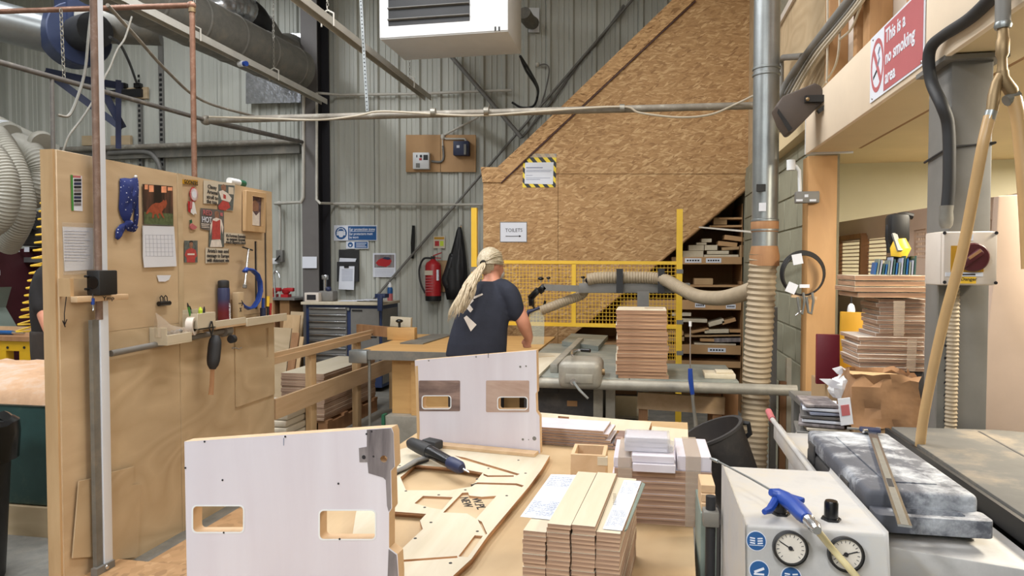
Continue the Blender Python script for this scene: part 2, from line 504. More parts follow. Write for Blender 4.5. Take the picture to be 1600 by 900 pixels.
def dup(root, loc=None, rz=None, label=None, group=None):
    r = root.copy(); C.objects.link(r)
    if loc is not None: r.location = loc
    if rz is not None: r.rotation_euler = (0, 0, rz)
    if label: r['label'] = label
    if group: r['group'] = group
    for ch in list(root.children):
        c = ch.copy(); C.objects.link(c); c.parent = r
        for g in list(ch.children):
            d = g.copy(); C.objects.link(d); d.parent = c
    return r
def text(body, size, org, ux, uy, mat, parent, name='lettering', width=None, th=0.0006, bold=0.0, align='LEFT'):
    """raised lettering: baseline start org, reading direction ux, up uy"""
    cu = bpy.data.curves.new('t', 'FONT'); cu.body = body; cu.size = size; cu.align_x = align
    cu.extrude = th; cu.offset = bold; cu.resolution_u = 2
    o = bpy.data.objects.new('t', cu); C.objects.link(o)
    dg = bpy.context.evaluated_depsgraph_get()
    me = bpy.data.meshes.new_from_object(o.evaluated_get(dg))
    bpy.data.objects.remove(o); bpy.data.curves.remove(cu)
    ux, uy, org = V(ux).normalized(), V(uy).normalized(), V(org); uz = ux.cross(uy)
    xs = [v.co.x for v in me.vertices] or [0, 1]
    k = (width / (max(xs) - min(xs))) if width else 1.0
    inv = wm(parent).inverted()
    for v in me.vertices:
        p = org + ux * (v.co.x * k) + uy * v.co.y + uz * (v.co.z + th)
        v.co = inv @ p
    me.materials.clear(); me.materials.append(M[mat]); me.update(); me.name = name
    o = bpy.data.objects.new(name, me); C.objects.link(o); o.parent = parent
    return o
def bez(pts, n=8):
    """smooth path through points (Catmull-Rom)"""
    p = [V(q) for q in pts]; p = [p[0] * 2 - p[1]] + p + [p[-1] * 2 - p[-2]]
    out = []
    for i in range(1, len(p) - 2):
        for k in range(n):
            t = k / n; a, b, c, d = p[i - 1], p[i], p[i + 1], p[i + 2]
            out.append(0.5 * ((2 * b) + (c - a) * t + (2 * a - 5 * b + 4 * c - d) * t * t + (3 * b - a - 3 * c + d) * t ** 3))
    out.append(p[-2]); return out
def resample(pts, step):
    out = [pts[0]]; acc = 0.0
    L = [0.0]
    for a, b in zip(pts, pts[1:]): L.append(L[-1] + (b - a).length)
    n = max(2, int(L[-1] / step)); j = 0
    for i in range(1, n + 1):
        d = L[-1] * i / n
        while j < len(L) - 2 and L[j + 1] < d: j += 1
        t = (d - L[j]) / max(1e-9, L[j + 1] - L[j]); out.append(pts[j].lerp(pts[j + 1], t))
    return out
def hose_mb(pts, r, pitch, n=16, amp=0.10):
    p = resample(bez(pts, 12), pitch / 4)
    return MB().tube(p, [r * (1 - amp * (0.0, 0.6, 1.0, 0.6)[i % 4]) for i in range(len(p))], n)
def rrect(x0, y0, x1, y1, r=0.01, n=4):
    o = []
    for cx, cy, a0 in ((x1 - r, y1 - r, 0), (x0 + r, y1 - r, 90), (x0 + r, y0 + r, 180), (x1 - r, y0 + r, 270)):
        for k in range(n + 1):
            a = R(a0 + 90 * k / n); o.append((cx + r * math.cos(a), cy + r * math.sin(a)))
    return o
def circ(cx, cy, r, n=16):
    return [(cx + r * math.cos(2 * PI * k / n), cy + r * math.sin(2 * PI * k / n)) for k in range(n)]
def chain_mb(p0, p1, r=0.008, link=0.03):
    p0, p1 = V(p0), V(p1); L = (p1 - p0).length; n = max(2, int(L / (link * 0.75))); mb = MB()
    x, y, a = frame_from(p1 - p0)
    for i in range(n):
        c = p0.lerp(p1, (i + 0.5) / n); s_ = x if i % 2 else y; e = link / 2
        mb.tube([c + a * e, c + s_ * r + a * e * .5, c + s_ * r - a * e * .5, c - a * e, c - s_ * r - a * e * .5, c - s_ * r + a * e * .5, c + a * e], r * 0.35, 5, False)
    return mb
def remesh(mb, voxel, sm=6):
    me = bpy.data.meshes.new('r'); me.from_pydata([tuple(p) for p in mb.v], [], mb.f)
    bm = bmesh.new(); bm.from_mesh(me); bmesh.ops.recalc_face_normals(bm, faces=bm.faces); bm.to_mesh(me); bm.free()
    o = bpy.data.objects.new('r', me); C.objects.link(o)
    md = o.modifiers.new('r', 'REMESH'); md.mode = 'VOXEL'; md.voxel_size = voxel
    if sm:
        s_ = o.modifiers.new('s', 'SMOOTH'); s_.factor = 0.6; s_.iterations = sm
    dg = bpy.context.evaluated_depsgraph_get()
    me2 = bpy.data.meshes.new_from_object(o.evaluated_get(dg))
    bpy.data.objects.remove(o); bpy.data.meshes.remove(me)
    out = MB(); out.v = [v.co.copy() for v in me2.vertices]; out.f = [tuple(p.vertices) for p in me2.polygons]; out.m = [0] * len(out.f)
    bpy.data.meshes.remove(me2)
    return out
# ================================================================ THE SETTING
fl = struct(MB().bx(-9.5, 5.2, -4, 9.1, -0.1, 0).build('floor', 'concrete'))
# corrugated back wall, sheet by sheet
YB = 9.0
wb = struct(MB().bx(-9.5, 5.2, YB + 0.03, YB + 0.12, 0, 6.6).build('wall_back', 'clad'))
def sheet_mb(x0, w_, z0, z1):
    per = 0.29; prof = []
    n = round(w_ / per)
    for i in range(n):
        b = x0 + i * per
        prof += [(b, 0), (b + .020, -.032), (b + .062, -.032), (b + .082, 0), (b + .145, 0), (b + .150, -.008), (b + .165, -.008), (b + .170, 0), (b + .215, 0), (b + .220, -.008), (b + .235, -.008), (b + .240, 0)]
    prof.append((x0 + w_, 0))
    mb = MB(); a = mb.add([(x, YB + y, z0) for x, y in prof]); c = mb.add([(x, YB + y, z1) for x, y in prof])
    for i in range(len(prof) - 1): mb.face((a + i, a + i + 1, c + i + 1, c + i))
    return mb
for i in range(12):
    sheet_mb(-9.4 + 1.16 * i, 1.155, 0.0, 6.6).build('cladding_sheet', 'clad', wb, smooth=0, fix=False)
struct(MB().bx(-9.6, -9.5, -4, 9.1, 0, 6.6).build('wall_left', 'clad'))
struct(MB().bx(5.2, 5.3, -4, 9.1, 0, 6.6).build('wall_right', 'cream'))
struct(MB().bx(-9.6, 5.3, -4.1, -4, 0, 6.6).build('wall_front', 'clad'))
struct(MB().bx(-9.6, 5.3, -4.1, 9.1, 6.6, 6.7).build('ceiling', 'roof'))

# steel column on the back wall: H section, shade of its recess painted on web and rear flange
x0, x1 = PY(473, 300, 8.6).x, PY(498, 300, 8.6).x
t = thing('steel_column', 'tall grey steel column standing against the corrugated back wall', 'column', ((x0 + x1) / 2, 8.72, 0))
MB().bx(x0, x1, 8.58, 8.60, 0, 6.6).build('front_flange', 'column', t)
MB().bx(x0, x1, 8.92, 8.94, 0, 6.6).build('rear_flange', 'recess_dark', t)
MB().bx((x0 + x1) / 2 - .008, (x0 + x1) / 2 + .008, 8.6, 8.92, 0, 6.6).build('web', 'recess_dark', t)

# ---- strand-board side of the staircase
YS = 7.6
def poly_px(pts, Y): return [(PY(a, b, Y).x, PY(a, b, Y).z) for a, b in pts]
def vplate(pts_px, Y, th, mats, name, parent=None, holes=(), **k):
    return MB().plate(poly_px(pts_px, Y), (0, Y + th, 0), (1, 0, 0), (0, 0, 1), th, [poly_px(h, Y) for h in holes]).build(name, mats, parent, **k)
ws = struct(vplate([(757, 288), (786, 288), (1088, 3), (1176, -85), (1176, 290), (764, 634), (757, 634)], YS + .022, .05, 'osb', 'wall_stair'))
vplate([(795.5, 271.5), (845, 225), (1085, 0), (1180, -90), (1180, 271.5)], YS, .018, 'osb', 'strand_board', ws)
vplate([(755, 284), (782, 284), (795, 272.3), (871.6, 272.3), (871.6, 543), (761, 636), (755, 636)], YS, .018, 'osb', 'strand_board', ws)
vplate([(872.4, 272.3), (1180, 272.3), (1180, 283), (872.4, 542.5)], YS, .018, 'osb', 'strand_board', ws)
vplate([(816, 225), (1050, 0), (1140, -87), (1180, -87), (1085, 0), (845, 225), (795, 273), (777, 261)], YS - .02, .05, 'osb_trim', 'cap_board', ws)
vplate([(751, 261), (776.5, 261), (794.5, 273), (783, 284.5), (754, 284.5)], YS - .02, .05, 'osb_trim', 'cap_board', ws)
MB().bar(PY(783, 286, YS - .012), PY(1087, 1.5, YS - .012), .02, .008).build('edge_strip', 'maroon_dark', ws)  # dark strip stands in for the shadow gap along the cap board
MB().bar(PY(910, 511, YS - .004), PY(1178, 284.5, YS - .004), .02, .012).build('bottom_edge_strip', 'mdf_dark', ws)
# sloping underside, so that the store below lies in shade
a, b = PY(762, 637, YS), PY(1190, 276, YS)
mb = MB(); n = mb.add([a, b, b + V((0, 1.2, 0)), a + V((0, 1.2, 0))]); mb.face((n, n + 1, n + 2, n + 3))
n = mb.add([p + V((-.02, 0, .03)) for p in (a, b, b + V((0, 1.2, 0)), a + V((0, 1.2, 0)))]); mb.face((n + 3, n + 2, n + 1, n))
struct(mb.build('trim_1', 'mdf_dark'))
XR = 1.0
xl = PY(753, 400, YS).x
a, b = PY(762, 637, YS), PY(1190, 276, YS)
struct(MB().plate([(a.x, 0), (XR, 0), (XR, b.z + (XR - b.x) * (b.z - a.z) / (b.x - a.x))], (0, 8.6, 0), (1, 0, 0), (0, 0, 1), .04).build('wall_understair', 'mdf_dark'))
# ---- block wall running back from the timber post, office wall above
wk = struct(MB().bx(XR, XR + .14, 4.55, 8.9, 0, 2.55).build('wall_block', 'block'))
for iz in range(11):
    for iy in range(8):
        o_ = .22 if iz % 2 else 0
        y0 = 4.56 + iy * .45 + o_
        MB().bx(XR - .010, XR, y0, min(y0 + .435, 7.58), .01 + iz * .225, .01 + iz * .225 + .212).build('block', 'block', wk, bev=.003, seg=1)
        if y0 + .45 > 7.5: break
wo = struct(MB().bx(XR + .02, XR + .14, 4.3, 8.9, 2.56, 6.6).build('wall_office', 'ply2'))
# office window at the top
MB().bx(XR, XR + .02, 4.9, 6.6, 3.42, 3.47).build('window_sill', 'offwhite', wo)
MB().bx(XR + .005, XR + .02, 4.95, 6.55, 3.47, 4.6).build('window_pane', 'glass', wo)
MB().bx(XR, XR + .02, 4.9, 4.95, 3.47, 4.6).build('window_jamb', 'offwhite', wo)
# ---- mezzanine
XF = .90
mz = struct(MB().bx(XF + .02, 5.2, -3.9, 6.0, 2.36, 2.48).build('ceiling_mezzanine', 'soffit'))
MB().bx(XF + .02, XF + .26, -1.5, 4.34, 2.205, 2.36).build('edge_beam', 'soffit', mz, bev=.004)
MB().bx(XF + .262, XF + .30, -1.5, 4.34, 2.22, 2.36).build('soffit_batten', 'mdf_dark', mz)  # dark batten along the joint of the soffit
struct(MB().bx(XF, XF + .02, -1.5, 4.34, 2.195, 2.48).build('trim_2', 'fascia', bev=.003))
MB().bx(XF, XF + .26, 4.345, 4.36, 2.195, 2.48).build('fascia_return', 'white', mz)
# post at the end of the fascia
struct(MB().bx(.93, 1.09, 4.40, 4.55, 0, 2.195).build('trim_3', 'post_ply', bev=.004))
# cream wall under the mezzanine, block below
struct(MB().bx(XR + .1, 5.2, 6.0, 6.1, 1.05, 2.40).build('wall_side', 'cream'))
wl = struct(MB().bx(XR + .1, 5.2, 5.99, 6.09, 0, 1.05).build('wall_side_lower', 'block'))
for iz in range(5):
    for ix in range(4):
        x0 = 1.16 + ix * .45 + (.2 if iz % 2 else 0)
        MB().bx(x0, x0 + .435, 5.98, 5.99, .01 + iz * .21, .205 + iz * .21).build('block', 'block', wl, bev=.003, seg=1)
# studs and infill boards of the mezzanine front above the fascia
for k, y in enumerate((4.25, 3.72, 3.52, 2.95, 2.40)):
    struct(MB().bx(1.0, 1.1, y, y + (.10 if k != 1 else .06), 2.48, 6.6).build('trim_%d' % (4 + k), 'stud', bev=.003))
struct(MB().bx(1.10, 1.16, -1.5, 4.35, 2.48, 6.6).build('wall_mezzanine', 'offwhite'))
# steel post of the mezzanine near the camera
t = thing('steel_post', 'grey steel box post carrying the near end of the mezzanine', 'post', (.99, 2.52, 0))
MB().bx(.93, 1.05, 2.43, 2.61, 0, 2.195).build('shaft', 'steel_grey', t, bev=.006)
MB().bx(.90, 1.08, 2.40, 2.64, 2.185, 2.20).build('head_plate', 'steel_grey', t)
MB().bx(.88, 1.10, 2.38, 2.66, 0, .015).build('base_plate', 'steel_grey', t)
mb = MB()
for z in (1.92,): mb.tube([(.925, 2.62, z - .02), (.925, 2.425, z - .0), (1.055, 2.425, z + .01), (1.055, 2.6, z + .01)], .004, 6)
mb.build('cable_tie', 'rubber', t)
# chipboard laid on the floor in front of the partition
MBf = MB().plate([(-2.52, 1.0), (-1.05, 1.0), (-1.05, 4.6), (-2.52, 4.6)], (0, 0, 0), (1, 0, 0), (0, 1, 0), .022)
tag(MBf.build('floor_sheet', 'chip'), 'large chipboard sheet lying flat on the floor beside the partition', 'board')
a = [PZ(px, py, .06) for px, py in ((60, 925), (140, 869), (300, 884), (300, 960), (60, 960))]
MBf = MB().plate([(p.x, p.y) for p in a], (0, 0, .024), (1, 0, 0), (0, 1, 0), .036)
tag(MBf.build('chipboard_offcut', 'chip'), 'thick brown chipboard offcut on the floor at the foot of the white post', 'board')
# ================================================================ LEFT PARTITION and what hangs on it
XP = -2.65
def q(px, py, off=0.0):
    p = PX(px, py, XP + off); return (p.y, p.z)
def pl(pts, off, th, mats, name, parent=None, holes=(), raw=False, **k):
    """flat plate lying on the face of the partition, outline read in pixels"""
    o_ = pts if raw else [q(a, b, off) for a, b in pts]
    hh = holes if raw else [[q(a, b, off) for a, b in h] for h in holes]
    return MB().plate(o_, (XP + off, 0, 0), (0, 1, 0), (0, 0, 1), th, hh).build(name, mats, parent, **k)
def rc(x0, y0, x1, y1): return [(x0, y1), (x1, y1), (x1, y0), (x0, y0)]
UY, UZ = V((0, 1, 0)), V((0, 0, 1))
ya, yb, ytop = 2.785, 4.675, 2.082
pt = thing('plywood_partition', 'tall plywood partition panel pinned with cuttings on the left', 'partition', (XP - .03, 3.7, 0))
MB().bx(XP - .055, XP - .012, ya, yb, 0, ytop).build('core', 'ply2', pt)
yj = q(279, 400)[0]; yj2 = q(286, 400)[0]; zs = 1.22
MB().bx(XP - .0125, XP, ya, 3.005, 0, ytop).build('panel', 'ply', pt, bev=.002, seg=1)
MB().bx(XP - .0125, XP - .004, 3.008, yj - .002, zs, ytop).build('panel', 'ply', pt)
MB().bx(XP - .0125, XP - .002, 3.008, yj - .002, 0, zs - .002).build('panel', 'ply2', pt)
MB().bx(XP - .0125, XP + .003, yj, yj2, 0, ytop).build('joint_batten', 'ply2', pt)
hol = [[(4.44, 1.25), (4.475, 1.25), (4.475, 1.72), (4.44, 1.72)], [(4.57, 1.25), (4.60, 1.25), (4.60, 2.0), (4.57, 2.0)]]
MB().plate([(yj2 + .002, zs), (yb, zs), (yb, ytop), (yj2 + .002, ytop)], (XP - .0125, 0, 0), (0, 1, 0), (0, 0, 1), .009, hol).build('panel', 'ply', pt)
MB().bx(XP - .0118, XP - .0112, 4.42, 4.62, .88, 2.02).build('slot_backing', 'recess_dark', pt)
MB().bx(XP - .0125, XP - .002, yj2 + .002, yb, 0, zs - .002).build('panel', 'ply2', pt)
hol = [[(4.55, .9), (4.585, .9), (4.585, 1.11), (4.55, 1.11)]]
MB().plate([(4.18, .62), (4.665, .62), (4.665, 1.15), (4.18, 1.15)], (XP, 0, 0), (0, 1, 0), (0, 0, 1), .010, hol).build('patch_board', 'ply2', pt, bev=.001, seg=1)
MB().bx(XP - .057, XP - .011, 4.62, yb + .002, 0, ytop + .002).build('end_stile', 'pine_v', pt)
MB().bx(XP - .075, XP - .008, ya - .012, ya, 0, ytop).build('near_edge', 'pine_v', pt)
# thin boards leaning at the foot of the partition
for pts, nm, lb in (([(112, 872), (122, 752), (148, 746), (170, 741), (170, 868)], 'leaning_board', 'thin plywood offcut leaning against the partition behind the white post'),
                    ([(172, 738), (208, 729), (206, 758), (220, 757), (213, 870), (172, 876)], 'leaning_board', 'pale plywood offcut leaning at the partition right of the white post')):
    tag(pl(pts, .012, .006, 'ply2', nm), lb, 'board')
# drawn arrow and hole marks
mb = MB(); z = XP + .0015
def stroke(mb, pts, r=.0022, off=.001):
    mb.tube([V((XP + off, *q(a, b, off))) for a, b in pts], r, 5)
stroke(mb, [(101, 510), (100.5, 490), (103.5, 465), (103, 451)]); stroke(mb, [(99, 456), (103, 450.5), (105, 455)]); stroke(mb, [(98.5, 503), (101, 508), (104.5, 499)]); stroke(mb, [(98, 501), (102, 511)])
mb.build('drawn_arrow', 'ink', pt)
# ---- striped leaflet
t = tag(pl([(112.5, 274), (127.5, 275), (128.5, 330), (114, 329)], .001, .002, 'paper', 'leaflet'), 'narrow leaflet with a column of dark striped pictures pinned by the post', 'leaflet')
pl([(110.5, 273), (113.5, 273.5), (115, 329), (112, 329)], .003, .001, 'green', 'green_margin', t)
pl([(114, 274), (126, 275), (126, 278), (114, 277.5)], .003, .001, 'sign_red', 'header', t)
for k in range(8):
    y = 279.5 + k * 5.4
    pl(rc(115.5, y, 126.8, y + 4.2), .003, .001, ['ink', 'navy', 'ink', 'stained_grey'][k % 4], 'picture', t)
# ---- white sheet in a pocket
t = thing('paper_sheet', 'white handwritten sheet taped to the partition left of the post', 'paper', (XP, 2.9, q(120, 423)[1]))
pl([(97.5, 354), (145, 356), (146, 421), (101, 424)], .002, .001, 'paper', 'sheet', t)
pl([(97, 347), (148, 349), (147, 427), (99, 430)], .0035, .0006, 'pocket', 'plastic_pocket', t)
mb = MB()
rr = random.Random(3)
for k in range(11):
    y = 359 + k * 4.6; x = 101; xe = 142 - rr.random() * 14
    while x < xe:
        l = 2 + rr.random() * 4
        stroke(mb, [(x, y + x * .02), (x + l, y + x * .02 + rr.uniform(-.3, .3))], .0011, .0045); x += l + 1.2
mb.build('handwriting', 'ink_faint', t)
# ---- blue bandana hung from a pin
t = thing('bandana', 'blue paisley bandana knotted and hung from a pin on the partition', 'bandana', (XP + .02, q(200, 370)[0], q(200, 378)[1]))
def cloth(pts, off, th, name, seed):
    o_ = [q(a, b, off) for a, b in pts]; mb = MB()
    cx = sum(p[0] for p in o_) / len(o_); cz = sum(p[1] for p in o_) / len(o_)
    rings = []
    for k, (s_, d_) in enumerate(((1.0, 0), (.85, .6), (.55, 1.0), (.2, 1.05))):
        rings.append(mb.add([(XP + off + th * d_ * (1 + .35 * math.sin(i * 1.7 + seed)), cx + (a - cx) * s_, cz + (b - cz) * s_) for i, (a, b) in enumerate(o_)]))
    n = len(o_)
    for a, b in zip(rings, rings[1:]):
        for i in range(n): mb.face((a + i, a + (i + 1) % n, b + (i + 1) % n, b + i))
    mb.face([rings[-1] + i for i in range(n)]); mb.face([rings[0] + i for i in range(n)][::-1])
    return mb.build(name, 'bandana_blue', t)
m, tt, p = nt('bandana_blue')
co = coords(tt, (1, 1, 1)); vo = N(tt, 'ShaderNodeTexVoronoi', Scale=55.0); tt.links.new(co, vo.inputs['Vector'])
tt.links.new(ramp(tt, vo.outputs['Distance'], [(0.10, lin((206, 212, 230))), (0.20, lin((30, 44, 104)))]), p.inputs['Base Color']); p.inputs['Roughness'].default_value = .85
M['bandana_blue'] = m
cloth([(187, 279), (195, 278), (204, 279), (211, 277), (213, 290), (211, 318), (208, 330), (203, 343), (198, 350), (192, 344), (188, 336), (185.5, 325), (187, 300)], .004, .022, 'draped_cloth', 0)
cloth([(209, 278), (214.5, 277), (216, 300), (215, 340), (213, 356), (209, 350), (210, 330)], .003, .012, 'side_fold', 1)
cloth([(196, 345), (203, 343), (206, 351), (212, 355), (208, 363), (199, 361), (193, 352)], .012, .026, 'knot', 2)
cloth([(194, 348), (198, 354), (189, 368), (184, 375), (180, 372), (181, 358), (187, 351)], .006, .014, 'loose_end', 3)
MB().ell((XP + .022, *q(211.5, 276, .02)), (.008, .008, .008)).build('pin', 'white', t)
# ---- calendar with a fox
t = thing('wall_calendar', 'open wall calendar with a fox picture hanging on the partition', 'calendar', (XP, q(247, 400)[0], q(247, 418)[1]))
m, tt, p = nt('forest_print')
co = coords(tt, (1, 9, 1.2)); n_ = N(tt, 'ShaderNodeTexNoise', Scale=3.0, Detail=4.0); tt.links.new(co, n_.inputs['Vector'])
tt.links.new(ramp(tt, n_.outputs['Fac'], [(.38, lin((28, 22, 20))), (.55, lin((70, 50, 42))), (.7, lin((110, 74, 58)))]), p.inputs['Base Color']); M['forest_print'] = m
M['grass_print'] = plain('grass_print', (84, 96, 62), .7, 0, .35, 60)
M['dusk_print'] = plain('dusk_print', (236, 160, 120), .7, 0, .2, 30)
M['fox_print'] = plain('fox_print', (150, 72, 44), .7, 0, .25, 40)
pl([(222.5, 287.5), (269.5, 291), (270.5, 353), (224.5, 350)], .004, .002, 'forest_print', 'picture', t)
pl([(225, 331), (270, 334), (270.5, 353), (225, 350)], .0062, .0006, 'grass_print', 'grass', t)
for a in ((226, 288.5, 231, 296), (233, 289.5, 240, 300), (252, 291, 260, 301), (262, 292.5, 269, 298)):
    pl(rc(*a), .0062, .0006, 'dusk_print', 'dusk_glow', t)
FX = [(228, 333), (232, 326), (237, 320), (243, 317), (250, 317), (254, 314.5), (255, 312), (257, 314), (259.5, 312), (261, 318), (259, 324), (255, 327), (253, 331), (255, 337), (257, 341), (254.5, 340), (250, 333), (247, 334), (249, 341), (246.5, 341), (244, 334), (241, 335), (240, 341), (237.5, 341), (238, 333), (234, 331), (229, 335)]
pl(FX, .007, .0006, 'fox_print', 'fox', t)
pl([(222.5, 352.5), (271, 354), (275, 416), (225, 418), (223, 400)], .006, .004, 'paper', 'month_page', t)
mb = MB()
for k in range(8):
    x = 227 + k * 5.9; stroke(mb, [(x, 367), (x + 1.5, 400)], .0006, .0105)
for k in range(6):
    y = 367 + k * 6.6; stroke(mb, [(227, y), (271, y + .3)], .0006, .0105)
mb.build('date_grid', 'ink_faint', t)
mb = MB()
for k in range(24):
    x = 224 + k * 2; a = q(x, 351.5 + k * .06, .01); mb.tube([(XP + .004, a[0], a[1] - .006), (XP + .014, a[0], a[1]), (XP + .004, a[0], a[1] + .006)], .001, 4)
mb.build('spiral_binding', 'black', t)
# ---- strip reading GOONERS
t = tag(pl([(285, 280.5), (308.5, 281.5), (308.5, 289), (285, 287)], .004, .002, 'mustard', 'name_strip'), 'small dark strip lettered in capitals above the red rosette', 'sign')
text('GOONERS', .034, (XP + .0062, *q(286, 286.3)), UY, UZ, 'ink', t, width=q(307.5, 285)[0] - q(286, 285)[0], bold=.0003)
# ---- rosette
t = thing('rosette', 'red and white ribbon rosette pinned above the small portrait', 'rosette', (XP, q(300, 310)[0], q(300, 337)[1]))
cy, cz = q(300.5, 304); R0 = .036
mb = MB()
o_ = []
for k in range(48): o_.append((cy + (R0 + (.003 if k % 2 else -.002)) * math.cos(2 * PI * k / 48) * .95, cz + (R0 + .004 + (.003 if k % 2 else -.002)) * math.sin(2 * PI * k / 48)))
mb.plate(o_, (XP + .006, 0, 0), UY, UZ, .006); mb.build('pleated_rim', 'red', t)
mb = MB()
for k in range(24):
    a = 2 * PI * k / 24; mb.bar((XP + .0125, cy + .02 * math.cos(a), cz + .022 * math.sin(a)), (XP + .0125, cy + .034 * math.cos(a), cz + .037 * math.sin(a)), .003, .003)
mb.build('white_pleats', 'white', t)
MB().plate(circ(cy, cz, .021), (XP + .0125, 0, 0), UY, UZ, .002).build('centre', 'paper', t)
pl([(293.5, 314), (299, 316), (297.5, 325), (297, 333), (294, 330)], .004, .002, 'red', 'ribbon', t)
pl([(299, 315), (303, 315), (307, 335), (304, 333), (302.5, 336), (298, 332)], .006, .002, 'white', 'ribbon', t)
pl([(297, 314), (300.5, 315), (299.5, 327), (296.5, 325)], .0075, .002, 'sign_red', 'ribbon', t)
# ---- paper poppy and pen marks
t = thing('paper_poppy', 'small faded paper poppy pinned below the rosette', 'poppy', (XP, q(300, 350)[0], q(300, 360)[1]))
pl([(296, 352), (299, 349), (303, 352), (307, 355), (304, 358), (300, 359), (297, 357)], .004, .006, 'sign_red', 'petals', t)
pl([(296, 344), (299, 343), (300, 348), (297, 349)], .004, .003, 'green_dark', 'leaf', t)
# ---- cuttings
M['pitch_print'] = plain('pitch_print', (92, 98, 96), .7, 0, .4, 40)
M['face_print'] = plain('face_print', (142, 104, 84), .7, 0, .25, 50)
M['shirt_print'] = plain('shirt_print', (178, 70, 66), .7, 0, .18, 50)
M['white_print'] = plain('white_print', (222, 214, 206), .7, 0, .12, 40)
def cutting(name, label, outline, base, lines=(), shapes=()):
    t = thing(name, label, 'cutting', (XP, q(*outline[0])[0], min(q(*p)[1] for p in outline)))
    pl(outline, .002, .0015, base, 'paper_piece', t)
    for k, (s_, mt) in enumerate(shapes): pl(s_, .0036 + .0003 * k, .0003, mt, 'printed_shape', t)
    for s_, x0, yb_, x1, sz, mt in lines:
        text(s_, sz, (XP + .0062, *q(x0, yb_)), V((0, 1, 0)), UZ, mt, t, width=q(x1, yb_)[0] - q(x0, yb_)[0], bold=.0004)
    return t
cutting('newspaper_cutting', 'newspaper cutting with a four line headline beside a player at the top', [(318, 281.5), (367, 286.5), (366, 310), (364, 329.5), (341, 328), (341, 319), (318, 318)], 'newsprint',
        [('Classy', 323, 294, 337, .034, 'ink'), ('Arsenal', 322.5, 302, 339, .034, 'ink'), ('stroll to', 321.5, 310, 339, .034, 'ink'), ('the top', 321.5, 317, 337.5, .034, 'ink')],
        [([(341, 288), (366.5, 290), (364, 329), (341, 327)], 'pitch_print'), ([(345, 291), (349, 287.5), (353, 290), (353, 298), (347, 299)], 'face_print'), ([(342, 299), (348, 297), (356, 302), (362, 310), (359, 316), (346, 312)], 'white_print'), ([(341, 322), (348, 313), (357, 316), (360, 324), (352, 329), (342, 327)], 'shirt_print'), ([(349, 303), (353, 305), (353, 311), (349, 310)], 'shirt_print'), ([(357, 292), (365, 293), (365, 304), (357, 303)], 'newsprint')])
cutting('magazine_cutting', 'dark magazine cutting with a two word headline beside a standing player', [(313.5, 325), (349.5, 328), (350, 363), (350, 386), (326, 386), (328, 361), (313.5, 357)], 'column',
        [('RED', 315.5, 335.5, 329, .045, 'sign_red'), ('HOT', 314, 347, 329, .05, 'paper')],
        [([(327, 361), (349, 363), (349.5, 386), (326.5, 386)], 'pitch_print'), ([(335, 331), (339, 329.5), (342, 332), (342, 341), (336, 341)], 'face_print'), ([(328.5, 352), (333, 342), (338, 340), (346, 343), (349, 355), (347.5, 366), (345.5, 352), (344, 375), (331, 374), (331.5, 352), (329, 368)], 'white_print'), ([(332, 344), (338, 346), (344, 343), (344.5, 374), (331, 374)], 'shirt_print'), ([(330.5, 375), (345, 375), (347, 386), (328, 386)], 'white_print'), ([(344, 332), (348, 332.5), (348, 338), (344, 337)], 'sign_red'), ([(314.5, 349.3), (327, 350), (327, 351), (314.5, 350.3)], 'white_print'), ([(315, 351.8), (326, 352.4), (326, 353.4), (315, 352.8)], 'white_print'), ([(315, 354.3), (327, 355), (327, 356), (315, 355.3)], 'white_print')])
cutting('newspaper_cutting', 'small three line headline cutting right of the standing player', [(350, 363), (383, 365.5), (383, 382), (350, 380)], 'newsprint',
        [("It's Fortress Emirates", 352, 370, 382, .028, 'ink'), ('as rampant Arsenal', 353, 375.3, 381.5, .028, 'ink'), ("reach Bayern's level", 351.5, 380.3, 382, .028, 'ink')])
cutting('newspaper_cutting', 'three line headline cutting below the standing player', [(321, 387), (357, 388.5), (357, 410), (321, 411.5)], 'newsprint',
        [("Arteta's men send", 323, 394.5, 356, .034, 'ink'), ('message to Europe', 322, 402, 356.5, .034, 'ink'), ('with statement win', 322, 409.3, 356.5, .034, 'ink')])
cutting('portrait_cutting', 'small picture of a player in red below the paper poppy', [(288, 376), (308.5, 376), (308.5, 410), (288, 410)], 'pitch_print', [],
        [([(288.5, 399), (291, 391), (296, 388), (301, 388), (306, 391), (308, 400), (305, 403), (304.5, 410), (292, 410), (291.5, 403)], 'shirt_print'), ([(295.8, 379), (297, 376.5), (300, 376.3), (301.5, 379), (301.2, 385), (299.5, 388.5), (297.5, 388.5), (296, 385)], 'face_print'), ([(295.6, 379.5), (296.5, 376), (300.5, 375.8), (301.7, 379.5), (299, 378)], 'ink'), ([(293, 396), (304, 396), (304, 398.5), (293, 398.5)], 'white_print')])
# ---- framed picture
t = thing('picture_frame', 'small wooden picture frame hanging at the far end of the partition', 'frame', (XP, q(394, 350)[0], q(394, 365)[1]))
fo = [(378.5, 361), (409.5, 364), (411, 302), (379, 297.5)]; fi = [(388.5, 352), (405.5, 354), (407, 309), (389, 306)]
pl(fo, .002, .026, 'pine_v', 'frame', t, holes=[fi], bev=.002, seg=1)
M['crowd_print'] = plain('crowd_print', (98, 80, 88), .6, 0, .6, 45)
pl(fi, .003, .006, 'crowd_print', 'picture', t)
pl([(389, 340), (395, 330), (400, 337), (405.5, 331), (405.5, 353), (389, 351)], .010, .0004, 'white_print', 'printed_shape', t)
pl([(392, 318), (398, 312), (404, 318), (404, 330), (394, 330)], .010, .0004, 'face_print', 'printed_shape', t)
